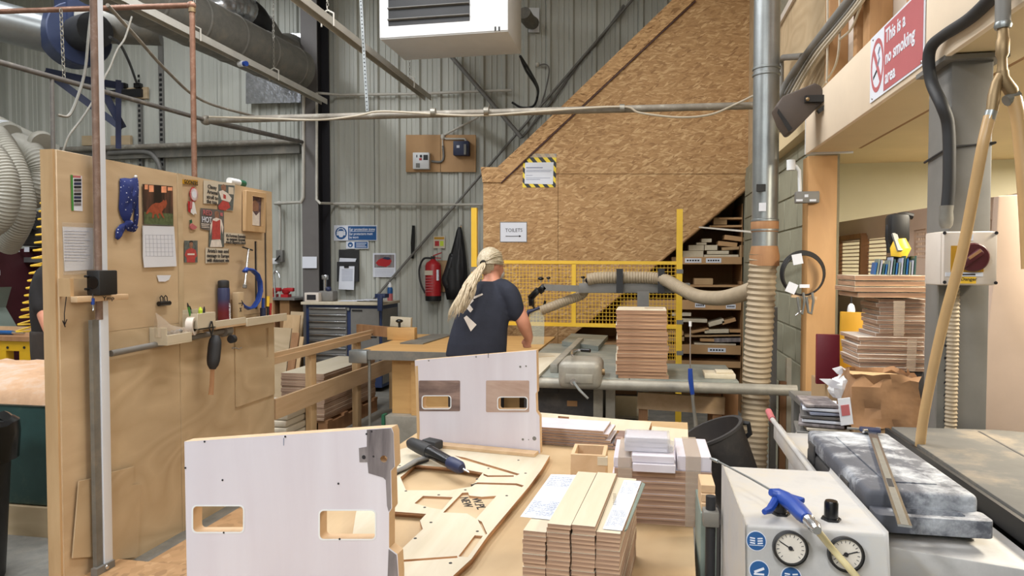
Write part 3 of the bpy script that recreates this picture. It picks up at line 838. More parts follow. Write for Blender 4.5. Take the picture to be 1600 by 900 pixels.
# ---- bits on the top edge and a torn label
t = thing('spray_tin', 'small green and white tin lying on top of the partition', 'tin', (XP - .03, 4.28, 2.082))
MB().cyl((XP - .03, 4.19, 2.105), (XP - .03, 4.30, 2.105), .022).build('body', 'white', t)
MB().cyl((XP - .03, 4.30, 2.105), (XP - .03, 4.36, 2.105), .023).build('cap', 'green_dark', t)
tag(pl([(245, 430), (267, 430), (264, 437), (258, 440), (248, 440)], .0015, .001, 'paper', 'torn_label'), 'torn scrap of white label stuck above the bulldog clip', 'label')
# ---- bulldog clip
t = thing('bulldog_clip', 'black bulldog clip hanging on the partition', 'clip', (XP, q(258, 470)[0], q(258, 478)[1]))
cy, cz = q(257.5, 473, .02)
mb = MB(); mb.cyl((XP + .016, cy - .045, cz - .004), (XP + .016, cy + .045, cz - .004), .013); mb.build('barrel', 'gloss_black', t)
for dy in (-.016, .018):
    MB().tube([(XP + .016, cy + dy - .01, cz + .005), (XP + .012, cy + dy - .012, cz + .03), (XP + .012, cy + dy, cz + .04), (XP + .012, cy + dy + .012, cz + .03), (XP + .016, cy + dy + .01, cz + .005)], .003, 6).build('lever', 'gloss_black', t)
# ---- white post with copper pipe at its side
xw = XP + .060
a = PX(157, 500, xw).y; b = PX(170, 500, xw).y
t = thing('white_post', 'slim white steel post in front of the partition, floor to roof', 'post', (xw, (a + b) / 2, .06))
pa = PX(146.5, 500, xw).y
MB().bx(xw - .03, xw, a, b, .06, 6.5).build('white_channel', 'white_post', t, bev=.003)
MB().bx(xw - .03, xw - .008, pa, a - .002, .06, 1.29).build('felt_strip', 'galv_dull', t)
MB().bx(xw - .025, xw + .01, pa - .02, b, .061, .095).build('foot_bracket', 'steel_grey', t)
MB().ell((xw + .012, a, .08), (.006, .012, .012)).build('bolt', 'chrome', t)
yc_ = PX(151.5, 300, xw - .012).y
t = tag(MB().cyl((xw - .012, yc_, 1.29), (xw - .012, yc_, 6.5), .0165).build('copper_riser', 'copper_dull'), 'thick brown copper pipe running up against the white post', 'pipe')
# ---- bracket board with black radio box
t = thing('lamp_bracket', 'small wooden corner bracket lettered in marker on the post', 'bracket', (XP, 2.95, q(140, 472)[1]))
pl([(110, 436), (138, 436), (138, 470), (110, 471)], .001, .012, 'ply', 'back_board', t)
a = q(109, 465, .06); b = q(190, 466, .06)
MB().bx(XP + .0635, XP + .10, a[0], b[0], q(120, 472, .06)[1], q(120, 463, .06)[1]).build('shelf_board', 'pine', t, bev=.002)
MB().bx(XP + .002, XP + .063, a[0], a[0] + .02, q(120, 463, .06)[1], q(120, 435, .06)[1]).build('side_cheek', 'pine_v', t)
text('Ymp', .028, (XP + .1005, q(160, 469, .1)[0], q(160, 469.5, .1)[1]), UY, UZ, 'ink', t, width=.075)
t = thing('black_speaker', 'small black plastic box standing on the wooden bracket of the post', 'speaker', (XP + .05, 3.02, q(150, 463, .06)[1] + .001))
a = q(139, 462, .05); b = q(172, 430, .05); z0 = q(120, 463, .06)[1] + .002
MB().bx(XP + .064, XP + .135, a[0] - .03, b[0] - .05, z0, z0 + .118).build('case', 'black', t, bev=.006)
MB().cyl((XP + .10, a[0] - .033, z0 + .06), (XP + .10, a[0] - .028, z0 + .06), .03).build('cone', 'gloss_black', t)
for zz in (.03, .09): MB().cyl((XP + .075, a[0] - .05, z0 + zz), (XP + .075, a[0] - .03, z0 + zz), .006).build('knob', 'black', t)
t = thing('key_fob', 'blue handled tool dangling below the black box', 'tool', (XP + .09, 2.98, q(146, 490, .09)[1]))
a = V((XP + .10, *q(145, 466, .1)))
MB().tube([a + V((0, 0, .02)), a + V((.01, -.01, .005)), a], .002, 5).build('cord', 'black', t)
MB().cyl(a, a - V((0, 0, .03)), .008).build('handle', 'blue', t)
MB().tube([a - V((0, 0, .03)), a - V((0, -.003, .05)), a - V((0, .002, .06))], .003, 5).build('hook', 'chrome', t)
# ---- pipe along the partition
a = V((XP + .035, *q(173, 552.5, .035))); b = V((XP + .035, *q(352, 517, .035)))
t = thing('dust_pipe', 'thin grey plastic pipe running along the partition below the tray', 'pipe', (a.x, a.y, a.z - .02))
MB().cyl(a, b, .016).build('tube', 'steel_grey', t)
MB().cyl(b - V((0, .03, 0)), b + V((0, .035, 0)), .036, n=18).build('end_socket', 'steel_grey', t)
MB().cyl(b + V((.05, -.02, -.05)), b + V((.05, .012, -.05)), .026, n=18).build('rubber_cap', 'rubber', t)
MB().cyl(b + V((.03, 0, -.03)), b + V((.05, 0, -.05)), .012, n=10).build('neck', 'rubber', t)
# ---- tray with a zip bag
def tray(name, label, px0, px1, py, dep, hgt, back=0.0):
    a = q(px0, py, dep); b = q(px1, py, dep); z0 = a[1]
    t = thing(name, label, 'tray', (XP + dep / 2, (a[0] + b[0]) / 2, z0))
    y0, y1 = a[0], b[0]
    MB().bx(XP, XP + dep, y0, y1, z0, z0 + .009).build('bottom', 'birch', t)
    MB().bx(XP + dep - .009, XP + dep, y0, y1, z0 + .009, z0 + hgt).build('front_board', 'birch', t, bev=.001, seg=1)
    MB().bx(XP, XP + dep - .009, y0, y0 + .009, z0 + .009, z0 + hgt + back).build('end_board', 'birch', t)
    MB().bx(XP, XP + dep - .009, y1 - .009, y1, z0 + .009, z0 + hgt).build('end_board', 'birch', t)
    return t, y0, y1, z0
t, y0, y1, z0 = tray('small_tray', 'small open plywood tray fixed low on the partition holding a bag', 262, 300, 540, .11, .055, .04)
bg = thing('zip_bag', 'clear zip bag of small fittings lying in the plywood tray', 'bag', (XP + .06, (y0 + y1) / 2, z0 + .01))
mb = MB()
for k in range(14): mb.ell((XP + .03 + rr.random() * .05, y0 + .03 + rr.random() * (y1 - y0 - .07), z0 + .025 + rr.random() * .04), (.012, .016, .012), 7, 5)
mb.build('fittings', 'steel_grey', bg)
mb = MB()
yy = [y0 - .02, y0 + .05, (y0 + y1) / 2, y1 - .03, y1 + .13]
for i, y in enumerate(yy):
    h = (.13, .125, .09, .055, .02)[i]; d_ = (.012, .035, .04, .035, .010)[i]; zz = z0 + (.05, .014, .012, .03, .045)[i]
    n = mb.add([(XP + .055 - d_, y, zz), (XP + .055 + d_, y, zz), (XP + .055 + d_ * .8, y, zz + h * .6), (XP + .055, y, zz + h), (XP + .055 - d_ * .8, y, zz + h * .6)])
    if i:
        for k in range(5): mb.face((n - 5 + k, n - 5 + (k + 1) % 5, n + (k + 1) % 5, n + k))
mb.build('film', 'tape_clear', bg)
# ---- pen box, tape, ledge
a = q(309, 516, .10); b = q(337, 512, .10)
t = thing('pen_box', 'little plywood box holding pens beside the roll of tape', 'box', (XP + .05, (a[0] + b[0]) / 2, a[1]))
y0, y1, z0 = a[0], b[0], a[1]; h = .095
MB().bx(XP, XP + .10, y0, y1, z0, z0 + .008).build('bottom', 'birch', t)
MB().bx(XP + .092, XP + .10, y0, y1, z0, z0 + h).build('front_board', 'birch', t, bev=.001, seg=1)
MB().bx(XP, XP + .008, y0, y1, z0, z0 + h + .02).build('back_board', 'birch', t)
for y in (y0, y1 - .008): MB().bx(XP + .008, XP + .092, y, y + .008, z0, z0 + h).build('end_board', 'birch', t)
for dy, dx, lean, l, mt, tip, lb in ((.03, .05, -.05, .15, 'green', 'ink', 'green pencil leaning in the pen box'), (.05, .04, -.035, .13, 'galv', 'black', 'silver marker leaning in the pen box'), (.085, .06, 0, .12, 'green_lime', 'green_lime', 'lime highlighter in the pen box'), (.125, .05, .012, .12, 'rubber', 'black', 'dark capped marker in the pen box')):
    p0 = V((XP + dx, y0 + dy, z0 + .009)); p1 = p0 + V((0, lean, l)); r_ = .0065 if mt != 'green_lime' else .012
    g = thing('pen', lb, 'pen', p0)
    MB().cyl(p0, p0.lerp(p1, .85), r_).build('barrel', mt, g); MB().cyl(p0.lerp(p1, .85), p1, r_, r_ * .4).build('tip', tip, g)
c = V((XP + .065, *q(298, 510, .065)))
t = thing('tape_roll', 'roll of cream masking tape resting beside the pen box', 'tape', c - V((0, 0, .05)))
MB().lathe([(.033, 0), (.052, 0), (.052, .04), (.033, .04), (.033, 0)], c - V((.02, 0, 0)), (1, .35, 0), 28).build('tape', 'offwhite', t)
MB().lathe([(.029, .001), (.0328, .001), (.0328, .039), (.029, .039), (.029, .001)], c - V((.02, 0, 0)), (1, .35, 0), 28).build('core', 'steel_grey', t)
a = q(337, 517, .085); b = q(427, 499, .085)
y0, y1, z0 = a[0], 4.70, 1.165
t = thing('wall_ledge', 'narrow pale timber ledge along the far half of the partition', 'shelf', (XP + .04, (y0 + y1) / 2, z0))
MB().bx(XP, XP + .085, y0, y1, z0, z0 + .012).build('ledge_board', 'pine', t)
MB().bx(XP + .073, XP + .085, y0, y0 + .33, z0 + .012, z0 + .05).build('front_lip', 'birch', t, bev=.001, seg=1)
MB().bx(XP + .076, XP + .092, y0 + .332, y1, z0 - .01, z0 + .042).build('front_lip', 'birch', t, bev=.001, seg=1)
ZL = z0 + .0125
# bottle
c = V((XP + .040, q(350, 500, .04)[0], ZL))
t = thing('water_bottle', 'tall water bottle fading from navy to dark red with black lid', 'bottle', c)
m, tt, p = nt('bottle_fade')
tc = tt.nodes.new('ShaderNodeTexCoord'); sp = tt.nodes.new('ShaderNodeSeparateXYZ'); tt.links.new(tc.outputs['Generated'], sp.inputs[0])
tt.links.new(ramp(tt, sp.outputs[2], [(.35, lin((112, 34, 44))), (.7, lin((50, 56, 92)))]), p.inputs['Base Color']); p.inputs['Roughness'].default_value = .4; M['bottle_fade'] = m
MB().lathe([(.034, 0), (.037, .004), (.037, .225), (.034, .235)], c, n=28).build('body', 'bottle_fade', t)
MB().lathe([(.033, .236), (.034, .24), (.034, .272), (.031, .28), (.012, .284), (.0, .284)], c, n=28).build('lid', 'rubber', t)
text('BARNSLEY', .022, c + V((.0365, .014, .03)), UZ, V((0, -1, 0)), 'paper', t, width=.11, bold=.001)
# block with drawn arrow
a = q(369, 500, .04)
t = tag(MB().bx(XP + .02, XP + .06, a[0] - .01, a[0] + .06, ZL, ZL + .20).build('wood_block', 'ply2', None, bev=.002), 'upright plywood block with a drawn arrow behind the bottle', 'block')
mb = MB(); z = ZL + .13; y = a[0] + .022
mb.bar((XP + .061, y - .025, z), (XP + .061, y + .025, z), .004, .004); mb.bar((XP + .061, y + .025, z), (XP + .061, y + .008, z + .018), .004, .004); mb.bar((XP + .061, y + .025, z), (XP + .061, y + .008, z - .018), .004, .004)
mb.bar((XP + .061, y - .012, z - .03), (XP + .061, y + .005, z - .055), .004, .004); mb.bar((XP + .061, y + .005, z - .03), (XP + .061, y - .012, z - .055), .004, .004)
mb.build('arrow_mark', 'ink', t)
# G clamp
t = thing('g_clamp', 'blue steel G clamp standing on the ledge under the picture frame', 'clamp', (XP + .05, q(395, 490, .05)[0], ZL))
o = .05
def qc(px, py): return V((XP + o, *q(px, py, o)))
MB().tube([qc(381, 424), qc(385, 420.5), qc(394, 422), qc(402, 429), qc(406, 440), qc(407, 455), qc(403, 470), qc(396, 480), qc(388, 482), qc(381, 478), qc(376, 472)], [.013, .017, .02, .021, .021, .021, .021, .02, .018, .015, .012], 8, flat=.6).build('c_frame', 'blue', t)
MB().cyl(qc(382.5, 446), qc(388.5, 389), .009).build('screw', 'chrome', t)
MB().cyl(qc(379, 386), qc(394.5, 391), .005).build('tommy_bar', 'rubber', t)
MB().cyl(qc(382, 450), qc(382.6, 445), .014).build('swivel_foot', 'steel_grey', t)
MB().cyl(qc(383, 424), qc(386, 420), .016).build('nut', 'blue', t)
# knives and drivers at the far end of the ledge
for px, h, m1, m2, lb in ((411, .15, 'navy', 'blue', 'dark screwdriver standing at the end of the ledge'), (418.5, .16, 'yellow', 'black', 'yellow craft knife standing at the end of the ledge'), (422, .11, 'red', 'red', 'short red pencil standing at the end of the ledge')):
    a = q(px, 490, .045)
    g = thing('hand_tool', lb, 'tool', (XP + .045, a[0], ZL))
    MB().cyl((XP + .045, a[0], ZL), (XP + .045, a[0], ZL + h * .55), .009 if m1 != 'navy' else .02).build('holder', m1 if m1 != 'yellow' else 'rubber', g)
    MB().cyl((XP + .045, a[0], ZL + h * .55), (XP + .045, a[0] + .006, ZL + h), .011).build('grip', m2 if m1 != 'yellow' else m1, g)
g = thing('pliers', 'dark old pliers lying on the ledge below the clamp', 'pliers', (XP + .06, 4.40, ZL))
for s_ in (-1, 1): MB().tube([(XP + .05 + .008 * s_, 4.28, ZL + .012), (XP + .05, 4.38, ZL + .012), (XP + .05 - .012 * s_, 4.52, ZL + .012)], [.006, .011, .006], 8).build('handle', 'rubber', g)
# ---- mallet hanging from a hook
o = .11
def qc(px, py): return V((XP + o, *q(px, py, o)))
t = thing('rubber_mallet', 'black rubber headed tool with wooden handle hanging from a cord', 'mallet', qc(331, 617))
MB().tube([qc(330, 502), qc(327, 512), qc(330.5, 524), qc(333, 513), qc(331, 502)], .0045, 6).build('cord', 'black', t)
a, b = qc(337, 524), qc(332, 577)
MB().tube([a.lerp(b, k / 8) for k in range(9)], [.022, .036, .040, .041, .041, .041, .040, .034, .018], 14, flat=.75).build('head', 'rubber', t)
MB().tube([qc(332, 576), qc(331, 600), qc(329.5, 617)], [.014, .015, .017], 8, flat=.7).build('handle', 'sold_wood', t)
t = thing('wall_hook', 'small chrome hook on the lower part of the partition', 'hook', (XP, q(367, 544)[0], q(367, 546)[1]))
MB().tube([V((XP, *q(362, 544))), V((XP + .012, *q(366, 543))), V((XP + .012, *q(370, 545))), V((XP + .02, *q(373, 543)))], .004, 6).build('wire', 'chrome', t)
# ================================================================ FOREGROUND BENCH
rr = random.Random(11)
ZB = .85
t = thing('work_bench', 'long foreground workbench with a worn plywood top', 'bench', (-.42, 2.0, 0))
top = [(-1.0, .75), (.075, .75), (.185, 3.22), (-.93, 3.22)]
MB().plate(top, (0, 0, ZB - .036), (1, 0, 0), (0, 1, 0), .036, edge=1).build('top', ['bench_top', 'plyedge'], t)
for x, y in ((-.93, .85), (0, .85), (.08, 3.1), (-.86, 3.1)): MB().bx(x - .04, x + .04, y - .04, y + .04, 0, ZB - .037).build('leg', 'pine_v', t)
for x0, x1, y0, y1 in ((-.9, .0, .83, .87), (-.84, .06, 3.08, 3.12)): MB().bx(x0, x1, y0, y1, .7, ZB - .038).build('rail', 'pine', t)
MB().bar((-.94, .9, .76), (-.88, 3.08, .76), .03, .1).build('rail', 'pine', t)
MB().bar((.02, .9, .76), (.10, 3.08, .76), .03, .1).build('rail', 'pine', t)
MB().plate([(-.9, .9), (0, .9), (.05, 3.05), (-.85, 3.05)], (0, 0, .2), (1, 0, 0), (0, 1, 0), .018).build('lower_shelf', 'ply2', t)

def zpts(pts, z): return [(PZ(a, b, z).x, PZ(a, b, z).y) for a, b in pts]
def zplate(pts, ztop, th, mats, name, parent=None, holes=(), **k):
    e = 1 if isinstance(mats, (list, tuple)) else None
    return MB().plate(zpts(pts, ztop), (0, 0, ztop - th), (1, 0, 0), (0, 1, 0), th, [zpts(h, ztop) for h in holes], edge=e).build(name, mats, parent, **k)
# ---- routed template sheet lying on the bench
def cz(pts): return [(600 + a / 4.093, 680 + b / 4.093) for a, b in pts]
ts = thing('template_sheet', 'large routed plywood template sheet lying flat on the bench', 'template', (-.6, 2.0, ZB))
outer = cz([(-90, 150), (60, 105), (200, 60), (640, 92), (1000, 122), (1060, 130), (1010, 215), (925, 330), (665, 640), (560, 790), (430, 910), (300, 1010), (-260, 1010), (-180, 500)])
w1 = cz([(105, 268), (200, 190), (480, 212), (632, 240), (560, 328), (420, 352), (140, 352)])
w2 = cz([(-40, 480), (270, 503), (230, 545), (248, 600), (100, 740), (-60, 745)])
ZT = ZB + .020
zplate(outer, ZB + .013, .013, ['ply2', 'plyedge'], 'lower_layer', ts, holes=[w1, w2])
pk = [cz([(195, 435), (250, 388), (440, 396), (372, 476), (300, 464)]), cz([(378, 494), (500, 368), (538, 366), (545, 386), (625, 394), (718, 388), (588, 535), (530, 500), (420, 495)]),
      cz([(556, 314), (600, 302), (850, 308), (895, 322), (880, 332), (842, 320), (600, 313)]),
      cz([(636, 246), (665, 257), (830, 257), (830, 266), (660, 267), (636, 256)]), cz([(450, 130), (520, 144), (868, 248), (850, 257), (510, 158)]),
      cz([(476, 775), (580, 640), (632, 644), (536, 780)]), cz([(600, 540), (625, 553), (660, 630), (648, 636), (610, 562)]), cz([(40, 802), (468, 772), (470, 784), (40, 816)])]
zplate(outer, ZT, .0068, ['birch', 'plyedge'], 'upper_layer', ts, holes=[w1, w2] + pk)
mb = MB()
for a, b in ((200, 660), (300, 558), (140, 357), (350, 382), (260, 462), (520, 350), (595, 280), (668, 213), (785, 387), (905, 243), (597, 615), (425, 818), (100, 195), (860, 160)):
    p = PZ(*cz([(a, b)])[0], ZT); mb.cyl((p.x, p.y, ZT - .001), (p.x, p.y, ZT + .0006), .0042, n=10)
mb.build('screw_hole', 'ink', ts)
# marker lettering in the pocket, written to be read from the far side
p = PZ(*cz([(560, 405)])[0], ZB + .013); d1 = (PZ(*cz([(600, 480)])[0], ZB + .013) - p); ux = V((d1.x, d1.y, 0)).normalized(); uy = V((-ux.y, ux.x, 0))
text('W.PL', .038, V((p.x, p.y, ZB + .0132)), ux, uy, 'ink', ts, width=.098)
p = PZ(*cz([(485, 400)])[0], ZB + .013)
text('NEW', .036, V((p.x, p.y, ZB + .0132)), ux, uy, 'ink', ts, width=.085)

# ---- upright painted panels
class VPl:
    def __init__(s, A, B):
        s.A = V((A.x, A.y, 0)); s.ux = V((B.x - A.x, B.y - A.y, 0)).normalized(); s.n = s.ux.cross(UZ)   # n points to the camera
    def __call__(s, px, py):
        d = ray(px, py); k = (s.A - CAM).dot(s.n) / d.dot(s.n); p = CAM + d * k
        return ((p - s.A).dot(s.ux), p.z)
    def plate(s, pts, off, th, mats, name, parent, holes=(), raw=False, **k):
        """outline in pixels on the plane; front face at off towards the camera, th thick away from it"""
        o_ = pts if raw else [s(*p) for p in pts]; hh = holes if raw else [[s(*p) for p in h] for h in holes]
        e = 1 if isinstance(mats, (list, tuple)) else None
        return MB().plate(o_, s.A + s.n * (off - th), s.ux, UZ, th, hh, edge=e).build(name, mats, parent, **k)
    def at(s, px, py, off=0):
        a, z = s(px, py); return s.A + s.ux * a + UZ * z + s.n * off
def rpx(x0, y0, x1, y1, r=6): return [(a, b) for a, b in rrect(x0, y0, x1, y1, r, 4)]
v1 = VPl(PD(288, 690, 1.5), PD(612, 668, 1.38))
b0 = v1(292, 900)[0]; b1 = v1(622, 900)[0]
t = thing('painted_panel', 'white routed panel with two hand slots standing nearest on the bench', 'panel', v1.A + v1.ux * .24 + UZ * (ZT + .0005))
zb = ZT + .001
o1 = [v1(*p) for p in ((288, 690), (612, 668), (615, 676), (617, 729), (611, 736), (612.5, 794), (608, 801), (608, 856), (621, 866), (623, 899))] + [(b1 + .001, zb), (b0, zb)]
sl = [[v1(*p) for p in rpx(*r)] for r in ((302, 791, 380, 831), (500, 798, 586, 842))] + [[v1(*p) for p in circ(600, 717, 5.5)]]
v1.plate(o1, 0, .028, ['birch_white', 'pine'], 'board', t, holes=sl, raw=True)
# routed and stained hinge pocket at the top right corner
v1.plate([(573.5, 671.5), (611, 669), (614.5, 677), (616, 729), (610, 735), (611, 794), (607.5, 799), (605, 790), (603, 750), (599, 746), (576, 739), (574.5, 722), (562, 722), (561, 700), (573.5, 698)], .0012, .001, 'stained_grey', 'hinge_pocket', t, holes=[circ(600, 717, 5.5)])
v1.plate([(607.5, 858), (619.5, 867), (622, 899), (622, 930), (606, 930), (606, 899)], .0012, .001, 'stained_grey', 'hinge_pocket', t)
for r in ((302, 791, 380, 831), (500, 798, 586, 842)):
    v1.plate(rpx(r[0] - 2.2, r[1] - 2.2, r[2] + 2.2, r[3] + 2.2, 7.5), .0008, .0006, 'white', 'slot_bevel', t, holes=[rpx(*r)])
mb = MB()
for a, b in ((320, 690), (288.5 + 1.5, 731), (348, 750), (350, 832), (446, 682), (529, 755.5), (531, 842), (584, 713), (573, 678), (581, 674)):
    c = v1.at(a, b, .0005); mb.cyl(c, c + v1.n * .0008, .0022, n=8)
c = v1.at(569, 714, .0012); mb.cyl(c, c + v1.n * .001, .004, n=10)
mb.build('screw_hole', 'ink', t)
MB().bar(v1.at(443.5, 684, .0006), v1.at(443.5, 696, .0006), .0014, .0014).build('pencil_line', 'ink_faint', t)

v2 = VPl(PZ(653, 691, ZT), PZ(845, 709, ZT))
t = thing('painted_panel', 'white routed panel standing further back on the bench before the worker', 'panel', v2.A + v2.ux * .24 + UZ * (ZT + .0005))
a0 = v2(654, 690)[0]; a1 = v2(844, 706)[0]
o2 = [v2(*p) for p in ((648, 563), (838, 547), (839, 612), (837, 615), (838, 643), (843, 650))] + [(a1, zb), (a0, zb)]
sl = [[v2(*p) for p in rpx(*r, 4)] for r in ((660.5, 619, 704, 638), (778.5, 621, 823.5, 639.5))]
v2.plate(o2, 0, .026, ['birch_white', 'pine'], 'board', t, holes=sl, raw=True)
for r, r2 in (((654.5, 594.5, 719, 642.5), (660.5, 619, 704, 638)), ((759.5, 594.5, 827, 644), (778.5, 621, 823.5, 639.5))):
    v2.plate(rpx(*r, 2), .0010, .0008, 'stained' if r[0] < 700 else 'stained_light', 'slot_pocket', t, holes=[rpx(*r2, 4)])
    v2.plate(rpx(r2[0] - 1.4, r2[1] - 1.4, r2[2] + 1.4, r2[3] + 1.4, 5), .0016, .0005, 'white', 'slot_bevel', t, holes=[rpx(*r2, 4)])
v2.plate([(649, 572), (653, 571.5), (656, 672), (655, 690), (652, 690)], .0012, .001, 'pine_v', 'edge_band', t)
mb = MB()
for a, b, r_ in ((817, 686.5, .0042), (826, 687, .002), (835, 685, .0075), (670, 563.5, .003), (744, 557.5, .003), (813, 573, .004), (822, 572, .003)):
    c = v2.at(a, b, .0005); mb.cyl(c, c + v2.n * .0008, r_, n=12)
mb.build('screw_hole', 'steel_grey', t)
MB().bar(v2.at(763, 552, .0006), v2.at(763, 559, .0006), .0018, .0014).build('pencil_line', 'ink', t)
# timber cleat at the foot of that panel
a, b = v2.at(664, 697, .0), v2.at(842, 716, .0)
tag(MB().bar(V((a.x, a.y, ZT + .006)) + v2.n * .03, V((b.x, b.y, ZT + .006)) + v2.n * .03, .05, .011).build('foot_cleat', 'pine'), 'flat pinkish timber cleat along the foot of the rear white panel', 'timber')

# ---- cordless screwdriver lying on the sheet
def on(px, py, h): return PZ(px, py, ZT + h)
t = thing('power_screwdriver', 'black cordless screwdriver lying on the template sheet', 'screwdriver', on(690, 720, 0))
ax = [on(646, 690, .045), on(668, 703, .04), on(690, 714, .036), on(708, 724, .034), on(719, 729, .032), on(724, 732, .031)]
MB().tube(resample(bez(ax, 4), .012), .0, 6).v
pts = ax
MB().tube([on(639, 691, .042), on(643, 692.5, .042), on(655, 698, .04), on(670, 705, .038), on(672, 706, .038)], [.012, .021, .024, .024, .0235], 16).build('motor_housing', 'rubber', t)
MB().tube([on(672, 706, .038), on(676, 708, .037), on(703, 722.5, .033), on(704, 723, .033)], [.0222, .0215, .0195, .0185], 16).build('barrel', 'gloss_black', t)
MB().tube([on(704, 723, .033), on(706, 724, .033), on(718, 730, .031), on(722, 732, .030)], [.021, .0215, .021, .014], 16).build('nose_cone', 'navy', t)
MB().tube([on(722, 732, .03), on(727, 735, .028), on(733, 738, .026)], [.004, .003, .002], 8).build('bit', 'chrome', t)
a, b = on(660, 692, .03), on(683, 697, .028)
MB().bar(a + V((0, .03, -.006)), b + V((0, .03, -.006)), .05, .035).build('battery', 'rubber', t, bev=.008)
MB().tube([on(672, 713, .018), on(650, 720, .014), on(632, 731, .011), on(613, 739, .009)], [.014, .012, .011, .010], 10, flat=.6).build('handle', 'steel_grey', t)
MB().tube([on(668, 718, .008), on(645, 725, .006), on(613, 743, .004)], [.008, .009, .007], 8).build('lower_grip', 'rubber', t)

# ---- four piles of strips
g = 'plywood strips piled in the near stack'
YF, LEN = 1.345, .36
base_me = MB().box((0, 0, .00445), (.0455, LEN, .0088), None, 1).build('plywood_strip', ['birch', 'plyedge_pale'])
base_me.location = (0, 0, 0)
tilt = R(-4.2)
first = True
def strip(x, y, z, rz, lb):
    global first
    o = base_me if first else base_me.copy()
    if not first: C.objects.link(o)
    first = False
    o.location = (x, y, z); o.rotation_euler = (0, 0, rz)
    tag(o, lb, 'strip', g); return o
TOPZ = {}
for k, n_ in enumerate((20, 22, 22, 21)):
    x = -.200 + k * .0478
    for i in range(n_):
        last = i >= n_ - 2
        strip(x + rr.uniform(-.0012, .0012) + (.001 if last else 0), YF + LEN / 2 + rr.uniform(-.003, .003), ZB + .0005 + i * .0090, tilt + rr.uniform(-.004, .004),
              'thin plywood strip, %s, in the %s pile of the nearest stack' % (nth(i, n_), ('left', 'second', 'third', 'right')[k]))
    TOPZ[k] = ZB + .0005 + n_ * .0090
# printed delivery notes on the piles
M['print_lines'] = plain('print_lines', (136, 146, 174), .8, 0, .1, 30)
def note(name, lb, pts, z, n_, vert=False):
    o = zplate(pts, z + .0008, .0006, 'paper', name); tag(o, lb, 'paper')
    A, B, Cc, D = [V((*p, z + .0012)) for p in zpts(pts, z + .0008)]      # near-left, near-right, far-right, far-left
    mb = MB()
    for i in range(n_):
        v = .06 + .5 * i / n_ if i < n_ * .55 else .68 + .28 * (i - n_ * .55) / (n_ * .45)
        u0 = .06 + rr.random() * .05; 
        while u0 < .9:
            u1 = min(.94, u0 + .04 + rr.random() * .1)
            p0 = A.lerp(B, u0).lerp(D.lerp(Cc, u0), v); p1 = A.lerp(B, u1).lerp(D.lerp(Cc, u1), v); mb.bar(p0, p1, .0012, .0004); u0 = u1 + .02 + (.25 if rr.random() < .15 else 0)
    mb.build('printed_lines', 'print_lines', o); return o
note('delivery_note', 'printed delivery note lying on the left pile of strips', [(813, 807), (862, 812), (901, 742), (861, 741)], TOPZ[0] + .001, 26)
note('delivery_note', 'printed delivery note lying on the right pile of strips', [(942, 826), (972, 829), (1002, 752), (975, 750)], TOPZ[3] + .001, 22)
a = zplate([(975.5, 829), (980, 826), (1008, 756), (1003, 753)], TOPZ[3] + .004, .003, 'machine_green', 'delivery_slip'); tag(a, 'green edged slip along the right side of the near stack', 'paper')
mb = MB()
for k in range(8):
    p = PZ(960.5 + (k % 3) * .3, 772 + k * 2.3, TOPZ[3] + .0025); mb.bar((p.x - .004, p.y, p.z), (p.x + .003, p.y + .001, p.z), .0014, .0004)
tag(mb.build('ink_note', 'ink'), 'short black handwritten line on the right delivery note', 'writing')

# ---- taped stack of boards behind
g = 'boards in the taped stack'
xa, xb, y0, y1 = -.085, .172, 1.925, 2.14
bb = MB().box((0, 0, .008), (xb - xa, y1 - y0, .0162), None, 1).build('plywood_board', ['birch_white', 'plyedge_pale'])
for i in range(9):
    o = bb if i == 0 else bb.copy()
    if i: C.objects.link(o)
    o.location = ((xa + xb) / 2 + rr.uniform(-.003, .003), (y0 + y1) / 2 + rr.uniform(-.003, .003), ZB + .0005 + i * .0166); o.rotation_euler = (0, 0, rr.uniform(-.006, .006))
    tag(o, 'plywood board, %s, in the taped stack behind the strip piles' % nth(i, 9), 'board', g)
zt = ZB + .0005 + 9 * .0166
for x0, x1, h, lb, mt in ((xa, xa + .045, .028, 'small pale offcut on the left end of the taped stack', 'birch_white'), (xb - .088, xb + .002, .040, 'pale block on the right end of the taped stack', 'birch_white')):
    tag(MB().bx(x0, x1, y0 + .003, y1 - .01, zt, zt + h).build('offcut_block', ['birch_white'], bev=.002, seg=1), lb, 'block')
tag(MB().bx(xa + .052, xb - .093, y0 - .03, y0 + .10, zt, zt + .022).build('offcut_block', ['birch_white'], bev=.0015, seg=1), 'lower pale batten in the middle of the taped stack', 'block')
tag(MB().bx(xa + .050, xb - .095, y0 - .02, y0 + .11, zt + .0225, zt + .042).build('offcut_block', ['birch_white'], bev=.0015, seg=1), 'upper pale batten in the middle of the taped stack', 'block')
zt2 = zt + .0425
t = thing('wrapped_pack', 'plastic wrapped pack of small pale boards on top of the taped stack', 'pack', (.02, 2.0, zt2))
for i in range(3): MB().bx(xa + .03 + rr.uniform(-.003, .003), xa + .145, y0 + .015, y0 + .105, zt2 + i * .013, zt2 + i * .013 + .0125).build('board', ['birch_white'], t, bev=.0012, seg=1)
MB().bx(xa + .028, xa + .152, y0 + .012, y0 + .108, zt2 - .0005, zt2 + .041).build('film', 'clear', t, bev=.004)
MB().plate([(xa + .028 + .12, y0 + .013), (xa + .16, y0 + .02), (xa + .165, y0 + .08), (xa + .148, y0 + .1)], (0, 0, zt2 + .003), (1, 0, 0), (0, 1, 0), .014).build('film_tail', 'clear', t)
